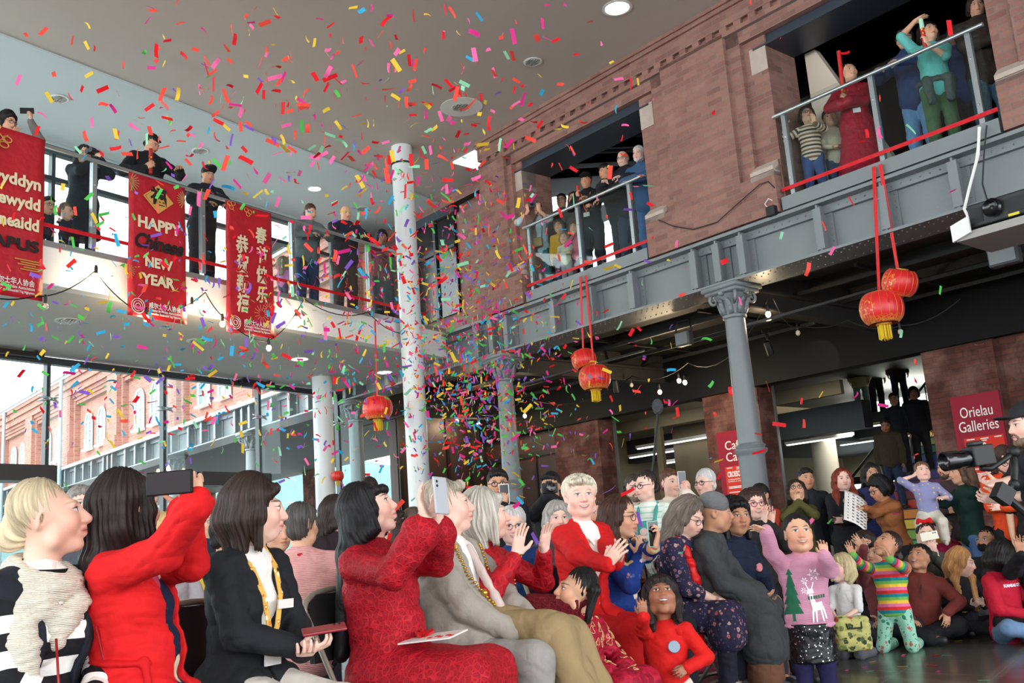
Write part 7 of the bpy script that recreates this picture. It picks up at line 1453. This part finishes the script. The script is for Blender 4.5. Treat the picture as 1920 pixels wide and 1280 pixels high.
# ---------------------------------------------------------------- spectators along the white gallery
dG_ = lambda u, v, e: float((onG(u, v, e) - CAM) @ FW); dW_ = lambda u, v, t: float((onW(u, v, t) - CAM) @ FW)
def UG(lab, p, e, az, *a, z0=4.71, **k): return C(lab, p, dG_(p[0], p[1], EB + e), az, *a, z0=z0, maxs=1.3, **k)
def UW(lab, p, back, az, *a, z0=ZF - .02, **k): return C(lab, p, dW_(p[0], p[1], back), az, *a, z0=z0, maxs=1.3, **k)
RAILG = lambda du: 0
J = UG('person with dark hair lifting a phone above the gold knot banner', (14, 228), .42, 120, 'stand', 1, ('bob', BLK, .08), (110, 104, 98), (40, 40, 46), (((.05, .25, -.1), (1, 0, -1), (0, .5, .6), (0, 0, -1), 30), px(58, 228, dG_(58, 228, EB + .2), (-1, .1, -1), (.2, .3, .9), (.4, -.7, 0), 50)), hp=-18, hy=-10, glasses=(40, 40, 40)); phone(J, 1, 'black phone held out over the gold knot banner', (20, 20, 22), (1, .3, .1), (.4, -.9, 0), off=(-.02, 0, .06))
J = UG('woman in a long dark blue coat with wavy hair looking through binoculars', (158, 290), .45, 146, 'stand', 1, ('front', (30, 36, 44), .16, .005), (26, 34, 44), (26, 30, 36), (px(180, 300, dG_(180, 300, EB + .15), (.8, .2, -1), (-.3, .4, .8), (-.2, -.8, 0), 50), px(188, 300, dG_(188, 300, EB + .15), (-1, .2, -.8), (.3, .4, .8), (.2, -.8, 0), 50)), hp=-10, fem=1, t=dict(n='coat', m=cl(24, 32, 42), inf=.05, skirt=.72, sinf=.04, flare=.06, collar='lapel'))
E = empty('binoculars', tuple(onG(174, 284, EB + .16)), R(-30)); tag(E, 'small black binoculars held by the woman in the dark blue coat', 'binoculars'); b = MB()
for x in (-.035, .035): b.lathe([(.022, -.06), (.024, -.02), (.034, .0), (.036, .06)], (x, 0, 0), 14, ((1, 0, 0), (0, 0, 1), (0, -1, 0)))
b.box(-.02, .02, -.03, .02, -.01, .015); b.build('barrel', plain('dark_barrel', (34, 38, 42), .3), E, smooth=40)
UG('small fair child with a hand on the gallery glass beside the dark blue coat', (124, 397), .30, 120, 'stand', 1, ('crop', (120, 100, 84)), (40, 48, 60), (40, 44, 56), (px(108, 418, dG_(108, 418, EB + .08), (1, 0, -1), (0, .2, 1), (0, 1, 0), 6), 'down'), hs=.86, hy=-20, hp=-10); UG('child with glasses at the edge of the gold knot banner', (90, 385), .34, 124, 'stand', 1, ('short', BLK), (40, 46, 58), (40, 44, 56), ('down', 'down'), hs=.88, glasses=(40, 40, 40), hp=-10)
J = UG('man in a black jacket above the happy new year banner holding a red tube', (285, 270), .40, 128, 'stand', 2, ('short', (16, 15, 15)), (26, 28, 32), (30, 32, 38), (px(272, 316, dG_(272, 316, EB + .18), (1, -.1, -1), (-.3, .6, .4), (-.6, -.3, .3), 55), 'rail'), hp=-34, hy=-20, inf=.03, n='jacket')
def popper(lab, J, i, L, c1, c2, up=(0, 0, 1), ink=True):
    p = handpt(J, i, .07, .02); E = empty('confetti_tube', tuple(p)); tag(E, lab, 'confetti tube'); d = unit(up); x = unit(np.cross(d, (.3, 1, 0))); y = np.cross(d, x); b = MB(); b.lathe([(.022, -.12), (.024, -.12), (.024, L - .12), (.022, L - .12), (.019, L - .13), (.019, -.1)], (0, 0, 0), 20, (x, y, d)); b.build('barrel', plain('tube_foil', c1, .35), E, smooth=40); b = MB(); b.lathe([(.0245, -.10), (.0245, L * .35)], (0, 0, 0), 20, (x, y, d), cap=False); b.build('printed_sleeve', cloth('floral', c2, (226, 170, 60), (60, 110, 70), s=24.0), E, smooth=40); b = MB(); b.lathe([(.001, L - .118), (.021, L - .118)], (0, 0, 0), 20, (x, y, d), cap=False); b.build('end_cap', WPRINT, E)
popper('red confetti tube held over the happy new year banner', J, 0, .34, (170, 40, 40), (170, 30, 36))
UG('man in a dark flat cap and scarf leaning on the gallery rail', (390, 328), .34, 138, 'stand', 2, ('crop', BLK), (34, 36, 44), (34, 36, 42), ('rail', 'rail'), cap=('flat', cl(30, 30, 34)), hp=-16, inf=.04, n='coat', lean=14)
UG('man with short dark hair in a grey quarter zip jacket by the gallery rail', (582, 398), .36, 142, 'stand', 1, ('crop', BRN), (104, 110, 112), (50, 60, 84), ('rail', 'rail'), hp=-22, hy=-16, inf=.035, n='jacket', fat=1.12, lean=8); UG('balding man in a dark patterned jacket next to the grey quarter zip', (648, 400), .40, 146, 'stand', 1, ('bald', (120, 104, 92)), (36, 40, 54), (60, 50, 46), ('rail', 'rail'), hp=-14, inf=.035, n='jacket', fat=1.15, lean=6)
UG('woman with glasses and dark hair where the gallery meets the brick wall', (716, 445), .45, 150, 'stand', 3, ('bob', BLK, .06), (120, 40, 60), (40, 40, 46), ('rail', 'rail'), hp=-16, fem=1, glasses=(150, 140, 130)); UG('small girl with long fair hair in a pink coat seen through the gallery glass', (532, 494), .55, 20, 'stand', 1, ('long', (150, 130, 110), .18), (196, 130, 180), (90, 80, 100), ('down', 'down'), hs=.86)
# ---------------------------------------------------------------- spectators in the brick openings
J = UW('woman in a pale blue shirt photographing from the corner of the opening', (1006, 392), .30, 192, 'stand', 1, ('low', BRN), (176, 196, 206), (60, 112, 120), (px(990, 396, dW_(990, 396, .05), (1, 0, -.8), (.1, .3, .9), (-.4, -.6, 0), 50), px(1010, 394, dW_(1010, 394, .05), (-1, 0, -.8), (-.1, .3, .9), (.4, -.6, 0), 50)), fem=1, sleeve=.6, hp=4, n='shirt')
E = empty('camera', tuple(onW(998, 384, .06)), R(-5)); tag(E, 'small silver camera raised by the woman in the pale blue shirt', 'camera'); b = MB(); b.box(-.06, .06, -.02, .02, -.035, .035); b.build('body', plain('dark_silver', (70, 74, 84), .3), E, bevel=.008); b = MB(); b.lathe([(.025, .015), (.027, .05), (.001, .045)], (0, 0, 0), 14, ((1, 0, 0), (0, 0, 1), (0, -1, 0))); b.build('lens', plain('lens_black', (14, 14, 18), .12), E, smooth=40)
E = empty('handbag', tuple(onW(1005, 455, .12)), R(-20)); tag(E, 'tan shoulder bag with a heart clasp hanging from the woman in the pale blue shirt', 'bag'); S = Solid(); S.box((0, 0, 0), (.11, .04, .075), None, .02); r = S.mesh('body', .008, None, 1); link('body', r[0], cloth('leather', (150, 124, 80)), E); b = MB(); b.tube([(-.1, 0, .06), (-.05, .06, .35), (.05, .12, .55), (.12, .08, .5), (.1, 0, .06)], .007, 5); b.build('strap', plain('dark_strap', (50, 46, 44), .6), E)
UW('man with glasses at the back of the first opening', (1053, 376), 1.0, 198, 'stand', 1, ('short', BLK), (70, 54, 50), (40, 40, 46), ('down', 'down'), glasses=(60, 60, 60), smile=1); UW('smiling woman beside the bulb at the back of the first opening', (1076, 373), .9, 198, 'stand', 1, ('long', BRN, .15), (90, 80, 80), (40, 40, 46), ('down', 'down'), fem=1, smile=1)
UW('small child in a mustard top behind the glass of the first opening', (1048, 424), .32, 200, 'stand', 1, ('bob', (70, 50, 40), .06), (196, 150, 40), (60, 70, 100), ('down', 'down'), hs=.88); UW('toddler in pale clothes in front of the mustard top', (1058, 446), .2, 200, 'stand', 1, ('bob', (130, 104, 80), .06), (196, 196, 176), (150, 150, 150), ('fold', 'fold'), hs=.82); UW('small girl in a dusty pink jumper with hand at her chin behind the glass', (1077, 428), .32, 200, 'stand', 1, ('long', (110, 80, 58), .12), (196, 110, 120), (80, 60, 70), ('chin', 'down'), hs=.88)
J = UW('young man in a black cap with an orange lanyard and confetti popper', (1099, 338), .40, 205, 'stand', 2, ('crop', BLK), (28, 28, 32), (34, 34, 40), (px(1085, 372, dW_(1085, 372, .1), (1, 0, -1), (.1, .3, .9), (-.4, -.4, .2), 55), 'rail'), cap=('cap', cl(24, 24, 28)), smile=1, hp=-8); lanyard(J, 'lanyard', plain('orange_ribbon', (226, 90, 30), .6), -.34, .014); popper('short red popper in the hand of the young man with the orange lanyard', J, 0, .24, (190, 30, 40), (190, 30, 40))
UW('young man with a black fringe in a dark padded jacket leaning over the rail', (1135, 322), .30, 232, 'stand', 2, ('short', BLK), (34, 36, 40), (40, 40, 46), ('rail', 'rail'), hp=-14, hy=10, inf=.045, n='jacket', lean=16)
UW('bald man with glasses in a dark coat, smiling between his neighbours', (1168, 298), .48, 212, 'stand', 5, ('bald', (190, 186, 180)), (34, 36, 44), (50, 60, 80), ('rail', 'rail'), glasses=(120, 110, 100), smile=1, hp=-8, inf=.045, n='coat'); UW('white bearded man in a blue quilted jacket with folded arms on the rail', (1198, 289), .36, 214, 'stand', 5, ('crop', (206, 206, 204)), (62, 92, 130), (70, 100, 140), (((-.04, .34, -.20), (1, .1, -.3), (-1, .3, .1), (0, -.2, -1), 25), ((.04, .36, -.22), (-1, .1, -.3), (1, .3, 0), (0, -.2, -1), 25)), beard=(210, 208, 204), inf=.045, n='jacket', denim=1, hp=-6, lean=10)
UW('child with black hair sitting low against the bright window of the first opening', (1102, 492), .5, 150, 'floor', 2, ('short', BLK), (60, 52, 44), (50, 50, 56), ('lap', 'lap'), hs=.9)
J = UW('boy in a brown and cream striped jumper with both hands raised', (1513, 216), .32, 196, 'stand', 1, ('bob', DBR, .02), (0, 0, 0), (60, 84, 130), (px(1474, 236, dW_(1474, 236, .1), (.9, 0, -.6), (.1, .2, .9), (-.2, .9, 0), 12), px(1528, 232, dW_(1528, 232, .1), (-.9, 0, -.6), (.1, .2, .9), (.2, .9, 0), 12)), hs=.95, glasses=(30, 30, 34), hp=8, hy=-10, denim=1, t=dict(n='jumper', m=cloth('stripe', (70, 54, 48), (214, 198, 176), (120, 92, 76), (214, 198, 176), w=.10), inf=.026, wr=.003))
UW('smiling woman in a cream jumper crouching behind the striped boy', (1556, 222), .62, 196, 'stand', 1, ('short', DBR), (206, 196, 172), (60, 84, 120), ('lap', 'lap'), fem=1, smile=1, hr=14, denim=1)
J = UW('woman in a long crimson robe holding up a tall confetti tube', (1593, 136), .42, 192, 'stand', 1, ('low', BLK), (0, 0, 0), None, (px(1577, 196, dW_(1577, 196, .12), (1, 0, -1), (-.4, .3, .8), (-.5, -.5, .2), 55), px(1590, 190, dW_(1590, 190, .16), (-1, 0, -1), (.4, .4, .7), (.5, -.5, .2), 50)), fem=1, smile=1, hy=-14, hp=4, t=dict(n='robe', m=cloth('satin', (160, 22, 44)), inf=.035, skirt=.92, sinf=.03, flare=.14, cuff=.03, collar='crew', dp=.05))
lanyard(J, 'lanyard', plain('orange_ribbon', (226, 90, 30), .6), -.34, .02); popper('tall red and gold confetti tube rising above the crimson robe', J, 0, .72, (190, 30, 36), (196, 60, 40), tuple(onW(1565, 85, .12) - onW(1577, 196, .12)))
UW('man with glasses in a blue padded jacket and jeans with a hand on the rail', (1697, 74), .55, 236, 'stand', 1, ('short', (54, 48, 46)), (44, 58, 98), (96, 132, 170), ('rail', 'rail'), glasses=(60, 60, 60), smile=1, denim=1, inf=.045, n='jacket', hy=10)
J = UW('woman in a turquoise t-shirt and green trousers shading her head with one arm', (1741, 60), .34, 196, 'stand', 1, ('long', BLK, .16), (96, 176, 168), (70, 96, 66), (((.12, .02, .34), (1, .2, .5), (-.9, .2, .3), (0, .3, -.9), 15), px(1738, 84, dW_(1738, 84, .1), (-.9, 0, -1), (.1, .3, .9), (.5, -.6, .1), 55)), fem=1, sleeve=.5, hy=-22, hp=4); popper('pale green confetti tube in front of the turquoise t-shirt', J, 1, .36, (170, 216, 190), (190, 40, 50))
S = Solid(); s = J.s
for e in (1, -1): S.path([(J.hip + J.X * .12 * e + J.F * .14 + J.U * .06) * s, (J.hip + J.X * .10 * e + J.F * .17 - J.U * .2) * s], [.06 * s, .05 * s], .03)
S.path([(J.hip + (J.X * math.cos(t) * .19 + J.F * math.sin(t) * .15) + J.U * .07) * s for t in np.linspace(0, 6.28, 13)], .035 * s, .02); child_solid(J, 'tied_jacket', S, cl(70, 78, 76), wrinkle(.01, 3))
UW('person in a blue patterned top behind the turquoise t-shirt', (1790, 66), 1.0, 200, 'stand', 2, ('short', BLK), (60, 74, 130), (40, 40, 46), ('down', 'down'), kind='plain'); UW('young man in a dark brown jacket and jeans at the brick edge', (1831, 12), .9, 200, 'stand', 1, ('bob', DBR, .02), (60, 50, 44), (70, 104, 124), ('fold', 'down'), denim=1, inf=.04, n='jacket', hp=-10)
# ---------------------------------------------------------------- confetti
def paper(name, rgb):
    m, nt, b = newmat('confetti_' + name); T = NT(nt); setp(b, col=lin(rgb), rough=.55, spec=.3); tl = T.n('ShaderNodeBsdfTranslucent'); tl.inputs[0].default_value = lin(rgb); mx = T.n('ShaderNodeMixShader'); mx.inputs[0].default_value = .45
    nt.links.new(b.outputs[0], mx.inputs[1]); nt.links.new(tl.outputs[0], mx.inputs[2]); nt.links.new(mx.outputs[0], nt.nodes['Material Output'].inputs[0]); return m
PAPERS = [('red', (226, 26, 36)), ('coral', (246, 78, 62)), ('magenta', (222, 44, 136)), ('pink', (248, 108, 168)), ('yellow', (238, 200, 62)), ('mint', (150, 222, 178)), ('green', (84, 196, 84)), ('blue', (50, 172, 218)), ('purple', (132, 88, 196))]
PM = [paper(*p) for p in PAPERS]
def strips(k, rs):
    L, w = .072 * rs.uniform(.7, 1.2), .0108 * rs.uniform(.85, 1.15); n = 7; bend = rs.uniform(-1, 1) * (0, .5, 1.3, 2.6)[k % 4]; tw = rs.uniform(-1, 1) * (.1, .5, .9, .5)[k % 4]; P = []; x = z = 0.0; a = -bend / 2
    for i in range(n):
        t = tw * (i / (n - 1) - .5); P += [(x, -w * math.cos(t), z - w * math.sin(t)), (x, w * math.cos(t), z + w * math.sin(t))]; a += bend / (n - 1); x += L / (n - 1) * math.cos(a); z += L / (n - 1) * math.sin(a)
    P = np.array(P); P -= P.mean(0); return P, np.array([(2 * i, 2 * i + 1, 2 * i + 3, 2 * i + 2) for i in range(n - 1)])
def confetti():
    rs = random.Random(11); SH = [strips(k, rs) for k in range(12)]; pts = []
    warmw, mixw, coolw = [5, 5, 3, 4, 3, 1.2, .5, .3, .3], [4, 3, 3, 2, 3.4, 1.2, 3, 3, 2.6], [2.2, 1.4, 1.6, 1, 3, .8, 4, 4, 4]
    Z = [(190, (600, 240, 240, 130), (5, 8), warmw), (130, (760, 330, 130, 110), (5, 9), warmw), (150, (450, 170, 220, 110), (5, 7.5), warmw), (700, (870, 640, 75, 130), (9, 14.5), mixw), (520, (830, 560, 110, 130), (8, 14), mixw), (420, (900, 760, 80, 90), (9, 13.5), coolw),
         (330, (690, 560, 150, 120), (6, 11), mixw), (300, (420, 640, 220, 110), (6, 11), coolw), (200, (200, 560, 170, 140), (5.5, 10), coolw), (150, (640, 780, 110, 80), (7, 12), mixw), (120, (300, 760, 180, 70), (6.5, 11), coolw), (60, (1080, 330, 110, 150), (6, 10), warmw), (60, (1130, 700, 110, 90), (7, 11), mixw), (34, (1450, 420, 200, 220), (5, 9), [6, 4, 2, 2, 2, 1, .5, .2, .3]), (26, (1420, 760, 170, 100), (6, 9), warmw), (60, (900, 130, 130, 90), (4.5, 8), warmw), (280, (940, 770, 85, 100), (9, 13.5), coolw), (14, (1000, 960, 150, 50), (4, 6.5), mixw)]
    for n, (cx, cy, sx, sy), (d0, d1), wt in Z:
        k = 0
        while k < n:
            u, v, d = rs.gauss(cx, sx), rs.gauss(cy, sy), rs.uniform(d0, d1); p = at(u, v, d)
            e, t = NG @ p, NW @ p - DWALL
            if p[2] > 7.5 or p[2] < .15 or t > -.3 or e > (9.95 if p[2] > 3.9 else 13.2): 
                if rs.random() < .02: k += 1
                continue
            k += 1; pts.append((p, d, rs.choices(range(9), wt)[0], rs.randrange(12), rs.random(), (rs.uniform(0, 6.28), rs.uniform(0, 6.28), rs.uniform(0, 6.28))))
    pts.sort(key=lambda q: q[1] * (1 + .2 * q[4])); me = {}
    for p, d, c, k, _r, eul in pts[:300]:
        if (c, k) not in me: m = rawmesh('confetti_strip', *SH[k]); m.materials.append(PM[c]); me[(c, k)] = m
        o = bpy.data.objects.new('confetti_strip', me[(c, k)]); COL.objects.link(o); o.location = tuple(p); o.rotation_euler = eul
        tag(o, PAPERS[c][0] + ' paper confetti strip tumbling through the air of the hall', 'confetti', PAPERS[c][0] + ' falling confetti')
    V, F, MI_ = [], [], []; n = 0
    for p, d, c, k, _r, eul in pts[300:]:
        M = np.array(Matrix.Rotation(eul[0], 3, 'X') @ Matrix.Rotation(eul[1], 3, 'Y') @ Matrix.Rotation(eul[2], 3, 'Z')); V.append(SH[k][0] @ M.T + p); F.append(SH[k][1] + n); MI_ += [c] * len(SH[k][1]); n += len(SH[k][0])
    # a few that have already landed on the floor
    for i in range(26):
        g = onz(rs.uniform(1300, 1900), rs.uniform(1200, 1275), .006); a = rs.uniform(0, 6.28); M = np.array(Matrix.Rotation(a, 3, 'Z')); k = rs.choice((0, 4, 8)); V.append(SH[k][0] * A3(1, 1, .2) @ M.T + g); F.append(SH[k][1] + n); MI_ += [rs.choice((0, 4, 5, 3))] * len(SH[k][1]); n += len(SH[k][0])
    m = rawmesh('confetti', np.concatenate(V), np.concatenate(F)); o = link('confetti', m, PM); m.polygons.foreach_set('material_index', MI_); tag(o, 'cloud of many coloured paper confetti strips filling the hall', 'confetti', None, 'stuff')
confetti()
# ---------------------------------------------------------------- finer pieces hang under the part they sit on
NEST = dict(lantern={'gold_rib': 'silk_body', 'tassel': 'bottom_cap'}, smartphone={'screen': 'case', 'camera_lens': 'case'}, projector={'lens': 'case', 'grille': 'case', 'sticker': 'case'}, camera={'lens': 'body'}, sign={'lettering': 'board', 'small_print': 'poster'}, banner={'diamond_border': 'diamond'},
            confetti_tube={'printed_sleeve': 'barrel', 'end_cap': 'barrel'}, water_bottle={'label_sleeve': 'bottle_body'}, string_light={'bulb': 'socket'}, spotlight={'lamp': 'can'}, floodlight={'lens': 'housing'}, tube_light={'diffuser': 'body'}, backpack={'logo_patch': 'body'},
            person={'tree_motif': 'jumper', 'deer_motif': 'jumper', 'deer_scarf': 'jumper', 'snowflake_motif': 'jumper', 'lettering': 'hoodie', 'zip': 'hoodie', 'badge': 'jacket|blouse|dungarees', 'name_badge': 'blazer', 'ribbon_badge': 'blazer', 'gold_lace_pattern': 'dress', 'print': 'jumper', 'flower_badge': 'dungarees', 'mask_strap': 'face_mask'})
stem_ = lambda o: o.name.split('.')[0]
KIDS = {}
for o in bpy.data.objects:
    if o.parent: KIDS.setdefault(o.parent, []).append(o)
for root, ch in list(KIDS.items()):
    rule = NEST.get(stem_(root))
    if not rule or root.parent: continue
    by = {}
    for c in ch: by.setdefault(stem_(c), []).append(c)
    for a, b_ in rule.items():
        tgt = next((by[q] for q in b_.split('|') if q in by), None)
        if not tgt or a not in by: continue
        for i, c in enumerate(by[a]):
            p = tgt[i] if len(tgt) == len(by[a]) else tgt[0]; ml = p.matrix_local.inverted() @ c.matrix_local; c.parent = p; c.matrix_parent_inverse = Matrix.Identity(4); c.matrix_local = ml
